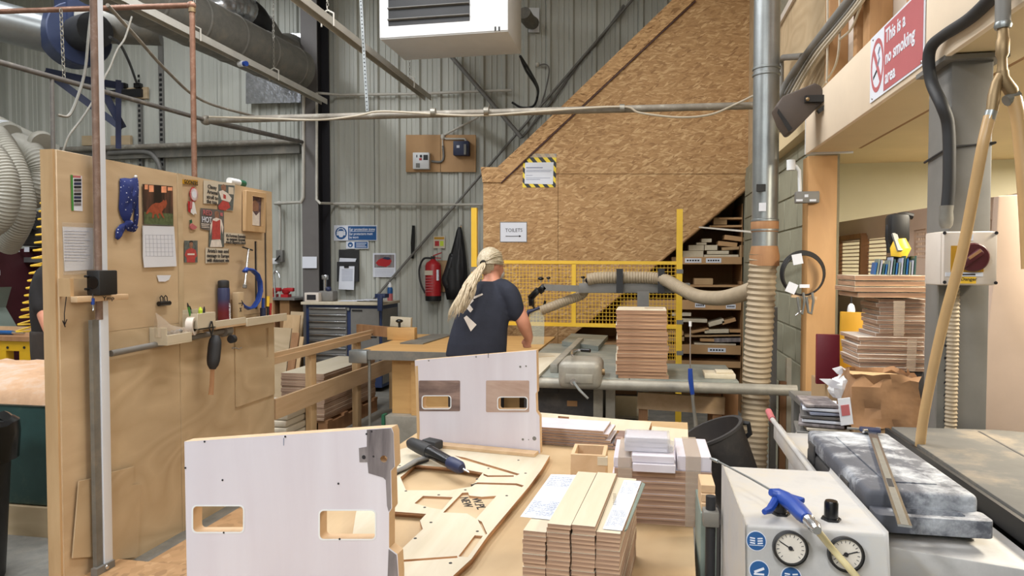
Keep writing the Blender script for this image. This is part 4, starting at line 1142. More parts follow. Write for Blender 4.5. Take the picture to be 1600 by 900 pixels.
for x0, x1, lb in ((xb - .066, xb - .026, 'wide clear tape band round the right of the taped stack'), (xa + .012, xa + .05, 'clear tape band round the left of the taped stack')):
    mb = MB(); ztp = zt + (.041 if x0 > 0 else .029)
    mb.bx(x0, x1, y0 - .0042, y0 - .0036, ZB + .001 if x0 > 0 else zt - .03, ztp); mb.bx(x0, x1, y0 - .004, y1, ztp, ztp + .0006)
    tag(mb.build('tape_band', 'tape_clear'), lb, 'tape')
# ---- little open wooden box
t = thing('wooden_box', 'small open wooden box standing behind the near stack', 'box', (-.17, 2.3, ZB))
bx0, bx1, by0, by1, bz = -.232, -.122, 2.205, 2.34, .955
MB().bx(bx0, bx1, by0, by1, ZB, ZB + .01).build('bottom', 'mdf', t)
for a in ((bx0, bx1, by0, by0 + .012), (bx0, bx1, by1 - .012, by1), (bx0, bx0 + .012, by0 + .012, by1 - .012), (bx1 - .012, bx1, by0 + .012, by1 - .012)):
    MB().bx(*a, ZB + .0101, bz).build('side', 'pine', t, bev=.001, seg=1)
MB().bx(bx1 - .025, bx1 + .006, by0 - .004, by0 + .014, bz - .03, bz - .004).build('corner_cleat', 'birch', t)
# ---- low stack of profiled boards
g = 'profiled boards in the low stack'
for i in range(6):
    dx = rr.uniform(-.012, .012)
    o = MB().box((-.29 + dx, 2.79 - i * .004, ZB + .0005 + .006 + i * .0125), (.36 - i * .012, .17, .0115), (0, 0, R(-6)), 1).build('profiled_board', ['stained_grey' if i in (1, 3) else 'birch_white', 'plyedge_pale'], bev=.002, seg=1)
    tag(o, 'profiled board, %s, in the low stack right of the rear white panel' % nth(i, 6), 'board', g)
for i in range(3):
    o = MB().box((-.10 + .004 * i, 2.74, ZB + .0005 + .008 + i * .0165), (.03, .12, .0155), (0, 0, R(-6))).build('moulding_end', 'stained', bev=.004)
    tag(o, 'short moulded end piece, %s, beside the low board stack' % nth(i, 3), 'moulding', 'moulded end pieces')
# ---- flat sheets at the back of the bench
oo = zplate([(844, 664), (1012, 676), (1018, 659), (838, 644)], ZB + .019, .018, ['birch', 'plyedge'], 'flat_sheet', holes=[[(872, 650), (889, 651.5), (889, 655), (872, 654)]])
tag(oo, 'pale plywood sheet with a slot lying at the back of the bench', 'sheet')
oo = zplate([(1012, 700), (1075, 704), (1075, 671), (1019, 666)], ZB + .0125, .012, ['birch', 'plyedge'], 'flat_sheet')
tag(oo, 'small pale sheet at the back right corner of the bench', 'sheet')

# ---- narrow stand and blocks in the gap beside the console
zt_ = PY(1125, 788, 1.75).z
o = tag(MB().bx(.128, .164, 1.68, 1.86, 0, zt_).build('narrow_stand', 'machine_green', None, bev=.002), 'narrow grey stand in the gap between bench and console', 'stand')
for k in range(3): tag(MB().bx(.130, .163, 1.69 + .01 * k, 1.80, zt_ + .0005 + k * .019, zt_ + .019 + k * .019).build('wood_packer', 'pine', None, bev=.001, seg=1), 'small wooden packer, %s, on the narrow stand by the console' % nth(k, 3), 'block', 'wooden packers by the console')
t = thing('sash_clamp', 'black clamp bar standing in the gap beside the taped stack', 'clamp', (.145, 1.62, 0))
MB().cyl((.145, 1.62, 0), (.145, 1.62, PY(1113, 775, 1.62).z), .011).build('bar', 'rubber', t); MB().box((.145, 1.62, PY(1113, 808, 1.62).z), (.035, .04, .035)).build('jaw', 'galv_dull', t, bev=.004)
# ================================================================ MACHINES AT THE RIGHT FRONT
# ---- control console with gauges
t = thing('control_console', 'grey machine console with two round gauges and black knobs', 'console', (.27, 1.45, 0))
cx0, cx1, cy0, cy1, cz1 = .170, .400, 1.265, 1.635, 1.10
sl_ = .045   # the front leans out towards the foot
prof = [(cy0, cz1), (cy0 - sl_, .85), (cy0 - sl_, .0), (cy1, .0), (cy1, cz1)]
mb = MB(); n = mb.add([(cx0, y, z) for y, z in prof]); n2 = mb.add([(cx1, y, z) for y, z in prof])
mb.face([n + k for k in range(5)]); mb.face([n2 + k for k in range(5)][::-1])
for k in range(5): mb.face((n + k, n + (k + 1) % 5, n2 + (k + 1) % 5, n2 + k))
mb.build('housing', 'machine_grey', t, bev=.006)
fn = V((0, -.25, .045)).normalized(); fu = V((0, .045, .25)).normalized(); f0 = V((0, cy0, cz1))
def onf(px, py):     # point of the sloping front under a pixel
    d = ray(px, py); k = (f0 - CAM).dot(fn) / d.dot(fn); return CAM + d * k
M['dial'] = plain('dial', (222, 214, 202), .4, 0, .06, 30)
for px, py, ang in ((1233, 854.5, 2.6), (1319, 864, .3)):
    c = onf(px, py)
    gg = MB().lathe([(.0255, 0), (.0285, .004), (.0285, .016), (.0255, .018), (.024, .014), (.0255, 0)], c, fn, 32).build('gauge_rim', 'black', t)
    MB().cyl(c + fn * .002, c + fn * .011, .0245, n=32).build('dial', 'dial', gg)
    dv = V((1, 0, 0)) * math.cos(ang) + fu * math.sin(ang)
    MB().bar(c + fn * .0122 - dv * .006, c + fn * .0122 + dv * .019, .0016, .0012, fn).build('needle', 'ink', gg)
    MB().cyl(c + fn * .011, c + fn * .0145, .0035, n=12).build('hub', 'ink', gg)
    mb = MB()
    for k in range(15):
        a = R(-45 + 270 * k / 14); dd = V((1, 0, 0)) * math.cos(a) + fu * math.sin(a); mb.bar(c + fn * .0113 + dd * .018, c + fn * .0113 + dd * .022, .0009, .0006, fn)
    mb.build('scale_marks', 'ink', gg)
def sticker(px, py, kind):
    c = onf(px, py) + fn * .0007
    s_ = MB().lathe([(.0, 0), (.0168, 0), (.0168, .0007), (0, .0007)], c, fn, 28).build('warning_sticker', 'paper', t)
    MB().lathe([(.0, 0), (.0155, 0), (.0155, .0005), (0, .0005)], c + fn * .0007, fn, 28).build('blue_disc', 'sign_blue', s_)
    mb = MB(); e = c + fn * .0014; X = V((1, 0, 0))
    if kind == 'book':
        for sx in (-1, 1):
            for vv in range(3): mb.bar(e + X * sx * .002 + fu * (-.004 + vv * .004), e + X * sx * .0105 + fu * (-.003 + vv * .004), .0022, .0006, fn)
        mb.bar(e + X * -.0115 + fu * -.007, e + X * .0115 + fu * -.007, .001, .0006, fn)
    else:
        mb.bar(e - X * .008 - fu * .003, e + X * .008 + fu * .004, .004, .0006, fn); mb.bar(e - X * .009 - fu * .006, e + X * .008 - fu * .006, .003, .0006, fn)
    mb.build('symbol', 'paper', s_)
sticker(1181.5, 845, 'book'); sticker(1186, 891, 'tool'); sticker(1236, 901, 'book')
for px, py in ((1219.5, 803), (1298.5, 812)):
    c = PZ(px, py, cz1)
    kb = MB().lathe([(.015, 0), (.015, .004), (.0118, .0045), (.0118, .030), (.010, .034), (0, .034)], c, n=20).build('knob', 'gloss_black', t)
    MB().lathe([(.017, 0), (.017, .003), (0, .003)], c, n=6).build('knob_nut', 'black', kb)
# ---- blue air gun lying over the console
def oc(px, py, h): return PZ(px, py, cz1 + h)
t = thing('air_blow_gun', 'blue air blow gun with long thin nozzle lying on the console', 'air gun', oc(1245, 795, .0))
MB().tube([oc(1205, 766, .040), oc(1170, 746, .040), oc(1122, 721, .042)], [.0022, .0022, .0018], 8).build('nozzle_tube', 'galv', t)
MB().tube([oc(1122, 721, .042), oc(1117, 719, .042), oc(1110, 716, .042)], [.0035, .004, .0025], 10).build('nozzle_tip', 'galv', t)
MB().tube([oc(1204, 769, .038), oc(1214, 772, .034), oc(1228, 780, .030), oc(1243, 792, .028), oc(1256, 806, .028), oc(1262, 811, .028)], [.008, .014, .017, .0175, .016, .012], 12, flat=.8).build('body', 'blue', t)
MB().bar(oc(1232, 776, .036), oc(1255, 783, .036), .014, .01).build('body_fin', 'blue', t, bev=.003)
MB().tube([oc(1214, 776, .03), oc(1208, 788, .022), oc(1202, 797, .018), oc(1194, 800, .018)], [.007, .0075, .007, .005], 8).build('trigger', 'blue', t)
MB().tube([oc(1258, 806, .028), oc(1264, 813, .028)], [.009, .009], 12).build('collar', 'chrome', t)
MB().tube([oc(1264, 813, .028), oc(1267, 817, .027), oc(1273, 823, .027), oc(1277, 829, .026)], [.0105, .0085, .0105, .007], 12).build('coupling', 'chrome', t)
MB().tube(bez([oc(1275, 826, .026), onf(1292, 850) + fn * .028, onf(1318, 880) + fn * .03, onf(1345, 912) + fn * .026, onf(1380, 960) + fn * .02], 6), .0058, 12).build('clear_hose', 'airhose_clear', t)
# ---- pale machine bed
t = thing('machine_bed', 'pale grey machine bed with raised lip carrying a black case', 'machine', (.6, 1.9, 0))
out = [(.455, 1.50), (.475, 1.475), (.68, 1.41), (.72, 1.41), (.735, 2.44), (.455, 2.44)]
MB().plate(out, (0, 0, .93), (1, 0, 0), (0, 1, 0), .07).build('bed', 'machine_grey', t, bev=.004)
MB().plate([(a + (.59 - a) * .05, b + (1.9 - b) * .03) for a, b in out], (0, 0, .2), (1, 0, 0), (0, 1, 0), .729).build('pedestal', 'machine_grey', t)
MB().plate([(a + (.59 - a) * .12, b + (1.9 - b) * .06) for a, b in out], (0, 0, .0), (1, 0, 0), (0, 1, 0), .199).build('plinth', 'saw_dark', t)
MB().bar((.416, 1.50, 1.0), (.430, 2.45, 1.0), .022, .05).build('side_lip', 'machine_grey', t, bev=.004)
MB().cyl((.410, 1.49, 1.028), (.424, 2.50, 1.028), .008).build('lip_rail', 'machine_grey', t)
MB().bx(.56, .66, 1.417, 1.43, .90, .925).build('name_plate', 'saw_dark', t)
MB().cyl((.424, 2.50, 1.028), (.424, 2.58, 1.04), .011).build('lever_grip', 'sign_red', t)
# ---- black tool case under dust
t = thing('tool_case', 'black plastic tool case covered in pale dust on the machine bed', 'case', (.54, 1.82, 1.0))
def case_mb(x0, x1, y0, y1, z0, z1): return MB().bx(x0, x1, y0, y1, z0, z1)
case_mb(.445, .655, 1.54, 2.08, 1.002, 1.045).build('lower_shell', 'saw_dark', t, bev=.008)
case_mb(.445, .655, 1.54, 2.08, 1.0455, 1.092).build('lid', 'cast_dusty', t, bev=.012, seg=3)
MB().plate(rrect(.45, 1.485, .66, 1.545, .012), (0, 0, 1.025), (1, 0, 0), (0, 1, 0), .034, [rrect(.49, 1.502, .62, 1.530, .012)]).build('carry_handle', 'cast_dusty', t, bev=.004)
for y in (1.66, 1.98): MB().bx(.440, .446, y, y + .06, 1.02, 1.07).build('latch', 'saw_dark', t, bev=.002)
MB().bx(.50, .60, 1.60, 2.0, 1.0921, 1.0945).build('lid_panel', 'cast_dusty', t, bev=.001, seg=1)
# ---- vernier caliper on the case
t = thing('caliper', 'long steel vernier caliper lying across the dusty tool case', 'caliper', PZ(1390, 760, 1.096))
A, B = PZ(1362, 674, 1.099), PZ(1409, 822, 1.099); dv = (B - A).normalized(); sd = dv.cross(UZ)
B = PZ(1414, 822, 1.099)
MB().bar(A, B, .022, .004).build('beam', 'chrome', t)
MB().bar(A.lerp(B, .12) + UZ * .0022, B + UZ * .0022, .012, .0006).build('scale', 'galv_dull', t)
MB().bar(A + sd * -.022 + UZ * .004, A + sd * .03 + UZ * .004, .03, .010).build('slider', 'navy', t, bev=.003)
MB().bar(A - dv * .05 + sd * -.02 + UZ * .001, A - dv * .012 + sd * -.012 + UZ * .001, .012, .004).build('jaw', 'steel_grey', t)
MB().bar(A - dv * .018 - sd * .02, A - dv * .018 + sd * .06, .012, .004).build('jaw', 'steel_grey', t)
MB().cyl(A + sd * .012 + dv * .012 + UZ * .003, A + sd * .022 + dv * .018 + UZ * .003, .006).build('thumb_wheel', 'chrome', t)
MB().bar(A.lerp(B, .62) + UZ * .0026, A.lerp(B, .70) + UZ * .0026, .010, .0006).build('maker_plate', 'ink', t)
# ---- dark machine table at the right
t = thing('machine_table', 'dark dusty cast machine table at the right edge of the picture', 'table', (1.1, 1.9, 0))
MB().plate([(.745, .9), (1.6, .9), (1.6, 2.22), (1.06, 2.375), (.752, 2.36)], (0, 0, 1.02), (1, 0, 0), (0, 1, 0), .03).build('table_top', 'table_dusty', t, bev=.003)
MB().bx(.734, .744, .9, 2.36, 1.0, 1.045).build('edge_strip', 'black', t)
MB().bx(.80, 1.55, .95, 2.2, 0, 1.019).build('base', 'saw_dark', t)
MB().bar((.93, .9, 1.0505), (.99, 2.34, 1.0505), .006, .001).build('table_groove', 'saw_dark', t)
# ================================================================ TABLE SAW AND THE MIDDLE OF THE HALL
rr = random.Random(23)
ZS = .85
t = thing('table_saw', 'large grey table saw the worker is leaning over', 'table saw', (-.3, 5.3, 0))
MB().bx(-.86, -.10, 4.42, 6.3, ZS - .05, ZS).build('main_table', 'saw_top', t, bev=.004)
MB().bx(-.098, .555, 4.42, 5.15, ZS - .035, ZS).build('extension_table', 'saw_top', t, bev=.004)
MB().bx(-.80, -.33, 4.62, 6.0, .12, ZS - .051).build('cabinet', 'saw_dark', t, bev=.01)
MB().bx(-.86, -.26, 4.5, 6.1, 0, .119).build('plinth', 'saw_dark', t)
for a in ((840, 590 + 8, 862, 610),): 
    p0, p1 = PY(848, 604, 4.615), PY(872, 615, 4.615); MB().bx(p0.x, p1.x, 4.612, 4.62, p1.z, p0.z).build('badge', 'black', t)
p0, p1 = PY(886, 626, 4.615), PY(902, 635, 4.615); MB().bx(p0.x, p1.x, 4.612, 4.62, p1.z, p0.z).build('label_plate', 'mdf_dark', t)
for x in (-.335, -.255): MB().bx(x, x + .06, 4.60, 4.66, 0, ZS - .051).build('leg', 'saw_grey', t)
MB().bx(.42, .50, 4.9, 5.0, 0, ZS - .036).build('leg', 'sold_wood', t)
MB().cyl((-.78, 4.37, .815), (.875, 4.37, .815), .033, n=20).build('fence_rail', 'saw_grey', t)
MB().bx(-.80, -.30, 4.40, 4.418, .80, .835).build('rail_scale', 'galv', t)
# raised outfeed plate behind the blade
p = [PZ(a, b, ZS + .04) for a, b in ((878, 533), (935, 541), (950, 524), (893, 521))]
MB().plate([(q_.x, q_.y) for q_ in p], (0, 0, ZS + .002), (1, 0, 0), (0, 1, 0), .038).build('outfeed_plate', 'saw_top', t)
# rip fence casting
fx0, fx1 = PY(875, 600, 4.42).x, PY(941, 600, 4.42).x
t = thing('rip_fence', 'rounded grey cast rip fence head clamped on the saw rail', 'fence', ((fx0 + fx1) / 2, 4.45, .79))
MB().bx(fx0, fx1, 4.30, 4.62, .79, .965).build('casting', 'saw_grey', t, bev=.045, seg=4)
MB().bx(fx0 + .05, fx1 - .05, 4.293, 4.30, .83, .885).build('slot_boss', 'saw_grey', t, bev=.012)
c = PY(896, 597, 4.285); MB().cyl(c, c + V((0, .02, 0)), .02).build('lever_hub', 'chrome', t)
MB().tube([c, PY(906, 610, 4.26), PY(919, 623, 4.25)], [.009, .009, .007], 8).build('lever', 'galv', t)
MB().tube([PZ(894, 555, 1.0), PZ(894, 549, 1.0), PZ(902, 547, 1.0), PZ(909, 547, 1.0)], .008, 8).build('grip_stem', 'chrome', t)
MB().cyl(PZ(908, 547, 1.0), PZ(922, 548, 1.0), .012).build('grip', 'gloss_black', t)
MB().cyl(PY(938, 581, 4.4), PY(945, 581, 4.4), .02).build('stop_knob', 'brass', t)
# aluminium crosscut fence and the white board being cut
a, b = V((-.59, 4.55, ZS + .03)), V((-.57, 6.25, ZS + .03))
tag(MB().bar(a, b, .05, .06).build('guide_rail', 'saw_grey', None, bev=.004), 'hollow aluminium guide rail lying across the saw table', 'rail')
o = MB().plate([(p.x, p.y) for p in (PZ(820, 586, ZS + .018), PZ(842, 586, ZS + .018), PZ(877, 552, ZS + .018), PZ(820, 550, ZS + .018))], (0, 0, ZS + .002), (1, 0, 0), (0, 1, 0), .016).build('workpiece', 'birch')
tag(o, 'pale board with a routed border being cut on the saw', 'board')
MB().bar(PZ(841, 558, ZS + .0185), PZ(866, 556, ZS + .0185), .03, .0015).build('routed_groove', 'ply2', o)
tag(MB().cyl((-.16, 4.60, ZS + .045), (-.10, 4.60, ZS + .04), .022).build('stop_roller', 'green_lime'), 'small lime green roller beside the tall board stack', 'roller')

# ---- tall stack of boards on the saw
g = 'boards in the tall stack on the saw'
x0, x1 = PY(962, 590, 4.42).x, PY(1041, 590, 4.42).x
bw = x1 - x0; zb_ = ZS + .001; th = .0222; nb = 18
bd = MB().box((0, 0, th / 2 - .0005), (bw, .40, th - .0012), None, 1).build('stacked_board', ['birch', 'plyedge_stack'])
for i in range(nb):
    o = bd if i == 0 else bd.copy()
    if i: C.objects.link(o)
    o.location = ((x0 + x1) / 2 + rr.uniform(-.008, .008), 4.62 + rr.uniform(-.008, .008), zb_ + i * th); o.rotation_euler = (0, 0, R(2) + rr.uniform(-.012, .012))
    tag(o, 'plywood board, %s, in the tall stack below its slotted board' % nth(i, nb), 'board', g)
zt = zb_ + nb * th
hole = [(.02, .04), (.14, .04), (.14, .10), (.02, .10)]
o = MB().plate([(-bw / 2, -.2), (bw / 2, -.2), (bw / 2, .2), (-bw / 2, .2)], ((x0 + x1) / 2, 4.62, zt), (1, 0, 0), (0, 1, 0), .024, [hole], edge=1).build('top_board', ['birch', 'plyedge_stack'])
tag(o, 'top board of the tall stack, with a rectangular slot', 'board')
# small parts at the end of the extension table
tag(MB().bx(.36, .545, 4.50, 4.68, ZS + .001, ZS + .03).build('small_board', 'birch', None, bev=.002), 'small pale routed board at the end of the saw table', 'board')
tag(MB().bx(.43, .535, 4.52, 4.62, ZS + .031, ZS + .045).build('small_board', 'birch', None, bev=.002), 'smaller pale board on top at the end of the saw table', 'board')
# timber frame and crates under the extension
t = thing('timber_trestle', 'timber frame standing below the saw extension table', 'trestle', (.2, 4.9, 0))
MB().bar(PY(996, 625, 4.75), PY(1132, 634, 4.75), .04, .11).build('top_rail', 'pine', t)
for px in (1005, 1120): p = PY(px, 634, 4.8); MB().bx(p.x - .03, p.x + .03, 4.76, 4.84, 0, p.z).build('leg', 'sold_wood', t)
p = PY(1140, 620, 4.95); MB().bx(p.x - .05, p.x + .05, 4.9, 5.0, 0, .72).build('leg', 'sold_wood', t)
t = tag(MB().bx(-.25, .02, 5.2, 6.0, .43, .45).build('low_board', 'birch'), 'pale sheet on the low shelf below the tall stack', 'sheet')
MB().bx(-.24, .0, 5.25, 5.9, 0, .429).build('support', 'saw_dark', t)
# dust covers: blue screwdriver-like probe standing upright
t = thing('spray_lance', 'thin steel rod with blue handle standing in front of the saw rail', 'rod', PY(1092, 640, 4.2))
MB().cyl(PY(1078.5, 506, 4.25), PY(1078.5, 578, 4.25), .004).build('rod', 'chrome', t)
MB().cyl(PY(1078.5, 502, 4.25), PY(1078.5, 510, 4.25), .008).build('tip', 'white', t)
MB().tube([PY(1078.5, 576, 4.25), PY(1079, 592, 4.25), PY(1082, 616, 4.25)], [.013, .015, .012], 10).build('handle', 'blue', t)
MB().tube([PY(1082, 616, 4.25), PY(1083, 630, 4.25), PY(1087, 660, 4.25), V((PY(1092, 720, 4.25).x, 4.25, 0))], [.010, .009, .012, .012], 8).build('stem', 'galv_dull', t)

# ---- overhead blade guard arm with hoses
Y0 = 6.2
t = thing('overhead_guard', 'grey overhead blade guard arm reaching across the saw', 'guard', PY(1010, 520, Y0) * 1)
MB().bar(PY(850, 449, Y0), PY(930, 452, Y0), .05, .055).build('inner_beam', 'steel_grey', t)
MB().bar(PY(905, 450, Y0), PY(1078, 450, Y0), .07, .085).build('outer_beam', 'steel_grey', t, bev=.004)
p = PY(1005, 455, Y0); MB().bx(p.x - .05, p.x + .05, 6.15, 6.25, 0, p.z).build('mast', 'steel_grey', t)
for a, b, w_ in (((852, 447), (842, 456), .06), ((842, 452), (828, 467), .055), ((830, 463), (831, 478), .05)): MB().bar(PY(*a, Y0), PY(*b, Y0), .05, w_).build('knuckle', 'gloss_black', t, bev=.006)
for px, py, s_ in ((845, 438, 1), (857, 437, .7), (911, 436, .7)): 
    k = PY(px, py, Y0); MB().cyl(k - V((0, 0, .02)), k + V((0, 0, .012)), .006).build('knob_stem', 'chrome', t); MB().ell(k + V((0, 0, .015)), (.028 * s_, .028 * s_, .016 * s_)).build('knob', 'gloss_black', t)
c = PY(920, 438, Y0 - .04); MB().lathe([(.02, 0), (.03, .005), (.03, .02), (.02, .025)], c, (0, -1, 0)).build('hand_wheel', 'gloss_black', t)
MB().tube([PY(832, 476, Y0), PY(836, 484, Y0), PY(850, 478, Y0), PY(852, 470, Y0)], .012, 8).build('guard_link', 'gloss_black', t)
MB().tube([PY(850, 478, Y0), PY(835, 484, Y0), PY(826, 487, Y0), PY(822, 495, Y0), PY(820, 506, Y0)], [.012, .014, .02, .02, .014], 8).build('guard_frame', 'navy', t)
v = [PY(828, 487, Y0), PY(851, 476, Y0), PY(850, 538, Y0), PY(826, 540, Y0)]
MB().plate([(k.x, k.z) for k in (v[3], v[2], v[1], v[0])], (0, Y0 + .004, 0), (1, 0, 0), (0, 0, 1), .006).build('clear_shield', 'glass', t)
hz = PY(1190, 455, 4.62)
o = hose_mb([PY(918, 437, Y0 - .03), PY(935, 434, Y0 - .03), PY(965, 433.5, Y0 - .03), PY(1015, 434, Y0 - .03), PY(1040, 438, Y0 - .1), PY(1062, 450, Y0 - .35), PY(1090, 463, 5.6), PY(1125, 466, 5.2), PY(1155, 460, 4.8), PY(1178, 452, 4.55)], .054, .024).build('extraction_hose', 'hose_beige')
tag(o, 'beige ribbed extraction hose strapped along the guard arm', 'hose')
o = hose_mb([PY(846, 485, Y0), PY(862, 479, Y0), PY(885, 470, Y0 + .05), PY(908, 461, Y0 + .1), PY(915, 450, Y0 + .06), PY(918, 440, Y0 + .02)], .044, .022).build('extraction_hose', 'hose_beige')
tag(o, 'short beige hose rising from the clear blade guard', 'hose')
for px in (968.5, 1033):
    k = PY(px, 447, Y0 - .05); o = MB().bx(k.x - .028, k.x + .028, Y0 - .105, Y0 - .092, k.z - .06, k.z + .15).build('hose_strap', 'rubber', t)
# ---- round bin behind the bench
rim = PY(1112, 678, 3.45); tax = V((-.42, -.06, .9)).normalized(); c0 = rim - tax * .40
t = thing('black_tub', 'black rubber tub tilted between bench and saw', 'tub', (c0.x, c0.y, 0))
MB().lathe([(.11, 0), (.15, .40), (.16, .405), (.16, .418), (.143, .418), (.105, .02), (0, .02)], c0, tax, 30).build('tub_wall', 'saw_dark', t)
MB().lathe([(0, .28), (.128, .285), (.128, .29), (0, .295)], c0, tax, 20).build('dust', 'sold_wood', t)
MB().bx(c0.x - .14, c0.x + .14, c0.y - .14, c0.y + .14, 0, c0.z - .03).build('stand', 'saw_dark', t)
k = rim + V((.135, 0, .06)); MB().tube([k, k + V((.03, -.01, .0)), k + V((.04, .0, -.05)), k + V((.01, .01, -.08))], .012, 8).build('handle', 'rubber', t)
# ---- galvanised duct and flexible riser
dx, dy = .705, 4.50
t = thing('galvanised_duct', 'vertical galvanised steel duct rising beside the timber post', 'duct', (dx, dy, 1.7))
MB().cyl((dx, dy, 1.66), (dx, dy, 6.5), .076, n=28).build('pipe', 'galv', t)
for z in (PY(1195, 110, dy).z, PY(1195, 120, dy).z, PY(1195, 347, dy).z, PY(1195, 362, dy).z): MB().lathe([(.076, 0), (.082, .004), (.082, .014), (.076, .018)], (dx, dy, z), n=28).build('seam_band', 'galv', t)
z = PY(1195, 355, dy).z; MB().lathe([(.0775, -.03), (.081, -.02), (.081, .03), (.0775, .04)], (dx, dy, z), n=28).build('foam_band', 'sold_wood', t)
MB().lathe([(.0765, 0), (.088, -.06), (.086, -.12)], (dx, dy, 1.67), n=28).build('tape_joint', 'sold_wood', t)
MB().bx(dx - .06, dx - .01, dy - .085, dy - .06, PY(1190, 301, dy).z, PY(1190, 290, dy).z).build('blast_gate_tab', 'black', t)
k = PY(1188, 325, dy); MB().bx(k.x - .02, k.x + .02, dy - .082, dy - .076, k.z - .025, k.z + .025).build('sticker', 'paper', t)
o = hose_mb([(dx - .005, dy, 1.62), (dx - .02, dy + .02, 1.2), (dx - .03, dy + .06, .8), (dx - .05, dy + .02, .35), (dx - .06, dy - .04, .04)], .086, .034, 20).build('flexible_riser', 'hose_beige')
tag(o, 'thick beige ribbed hose hanging below the galvanised duct', 'hose')
t = tag(MB().bar(PY(1093, 355, 6.5), PY(1215, 366, 4.6), .012, .012).build('stay_rod', 'conduit'), 'thin pale rod tied across the front of the galvanised duct', 'rod')

# ---- yellow guard fence
YG = 6.9
t = thing('guard_fence', 'yellow wire mesh guard fence behind the saw', 'fence', (PY(896, 500, YG).x, YG, 0))
def gb(a, b, w_=.05): MB().bar(PY(*a, YG), PY(*b, YG), w_, w_).build('rail', 'yellow', t)
def gpost(px, yt, zlow=0.0):
    p = PY(px, yt, YG); MB().bx(p.x - .028, p.x + .028, YG - .028, YG + .028, zlow, p.z).build('post', 'yellow', t)
gpost(741.5, 325); gpost(1062, 327)
gb((744, 409), (1060, 411), .032); gb((744, 504), (1060, 511), .036)
p = PY(897, 412, YG); MB().bx(p.x - .02, p.x + .02, YG - .016, YG + .016, PY(897, 508, YG).z, p.z).build('mid_post', 'yellow', t)
mb = MB(); a, b = PY(746, 410, YG), PY(1058, 410, YG); z0, z1 = PY(900, 508, YG).z, a.z; n_ = 57
for i in range(n_):
    x = a.x + (b.x - a.x) * (i + .5) / n_; mb.bar((x, YG + .006, z0), (x, YG + .006, z1), .0045, .0045)
for i in range(17):
    z = z0 + (z1 - z0) * (i + .5) / 17; mb.bar((a.x, YG, z), (b.x, YG, z), .0045, .0045)
# lower right wing of mesh
a2, b2 = PY(1040, 500, YG), PY(1058, 500, YG); zl = PY(1050, 562, YG).z
for i in range(5): x = a2.x + (b2.x - a2.x) * i / 5; mb.bar((x, YG + .006, zl), (x, YG + .006, z0), .0045, .0045)
for i in range(9): z = zl + (z0 - zl) * i / 9; mb.bar((a2.x, YG, z), (b2.x, YG, z), .0045, .0045)
o = mb.build('wire_mesh', 'yellow', t, fix=False); o['kind'] = 'stuff'
for py in (424, 503, 551): p = PY(1062, py, YG); MB().bx(p.x - .031, p.x + .031, YG - .031, YG + .031, p.z - .02, p.z + .02).build('clamp_collar', 'steel_grey', t)
p = PY(741.5, 420, YG); MB().bx(p.x - .031, p.x + .031, YG - .031, YG + .031, p.z - .03, p.z + .02).build('clamp_collar', 'steel_grey', t)

# ---- shelves under the stairs
a_, b_ = PY(762, 637, YS), PY(1190, 276, YS)
def slope_x(z): return a_.x + (z - a_.z) * (b_.x - a_.x) / (b_.z - a_.z)
sh = thing('understair_shelving', 'dark timber shelving built in below the sloping stairs', 'shelving', (.5, 8.1, 0))
SH = {}
YL = 7.70
def px2z(y): return PY(1120, y, YL).z
for nm, yt, yb_, lip in (('a', 340, 343, 0), ('b', 352, 356, 0), ('c', 402, 413, 1), ('d', 445.5, 449.5, 0), ('e', 470, 484, 1), ('f', 540, 553.5, 1), ('g', 565, 574, 1)):
    z1, z0 = px2z(yt), px2z(yb_); x0 = slope_x(z1) + .06; x1 = XR - .02
    if nm == 'g': x0 = max(x0, -.3)
    MB().bx(x0, x1, YL, 8.5, z1 - .02, z1).build('shelf', 'mdf', sh)
    if lip: MB().bx(x0, x1, YL - .018, YL - .001, z0, z1 + .004).build('shelf_lip', 'mdf', sh, bev=.002, seg=1)
    SH[nm] = (x0, x1, z1)
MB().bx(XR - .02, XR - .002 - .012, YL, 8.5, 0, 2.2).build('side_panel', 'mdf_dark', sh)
p = PY(1163, 500, YL); MB().bx(p.x - .02, p.x + .02, YL - .01, YL + .03, 0, px2z(470)).build('upright', 'mdf', sh)
# labels on the lips
for px, py, w_ in ((1083, 407, 26), (1115, 407, 24), (1094, 477, 16), (1142, 479, 15), (1120, 547, 28)):
    a = PY(px - w_ / 2, py - 3.5, YL - .02); b = PY(px + w_ / 2, py + 3.5, YL - .02)
    k = MB().bx(a.x, b.x, YL - .0205, YL - .0185, b.z, a.z).build('shelf_label', 'paper', sh)
    mb = MB()
    for j in range(5): xx = a.x + (b.x - a.x) * (.12 + .16 * j); mb.bx(xx, xx + (b.x - a.x) * .11, YL - .0215, YL - .0205, (a.z + b.z) / 2 - .008, (a.z + b.z) / 2 + .008)
    mb.build('label_writing', 'ink', k)
cnt = {'c': 'the shelf above the hose loop', 'b': 'the upper shelf', 'd': 'the narrow grey shelf', 'f': 'the low shelf beside the hose', 'e': 'the labelled middle shelf', 'a': 'the topmost shelf'}
names = {'box': ('card_box', 'box'), 'off': ('timber_offcut', 'offcut')}
def item(shelf, kind, pts, mt, lb, dep=.25, rot=0):
    (xa_, ya_), (xb_, yb_) = pts; a = PY(xa_, ya_, YL + .02); b = PY(xb_, yb_, YL + .02)
    nm, ct = names[kind]
    c = V(((a.x + b.x) / 2, YL + .02 + dep / 2, (a.z + b.z) / 2))
    mb = MB().box(c, (abs(b.x - a.x), dep, abs(a.z - b.z)), (0, rot, 0)); o = mb.build(nm, mt, None, bev=.002, seg=1)
    tag(o, lb, ct, 'offcuts and boxes on the stair shelves'); return o
W = 'pale box of parts '
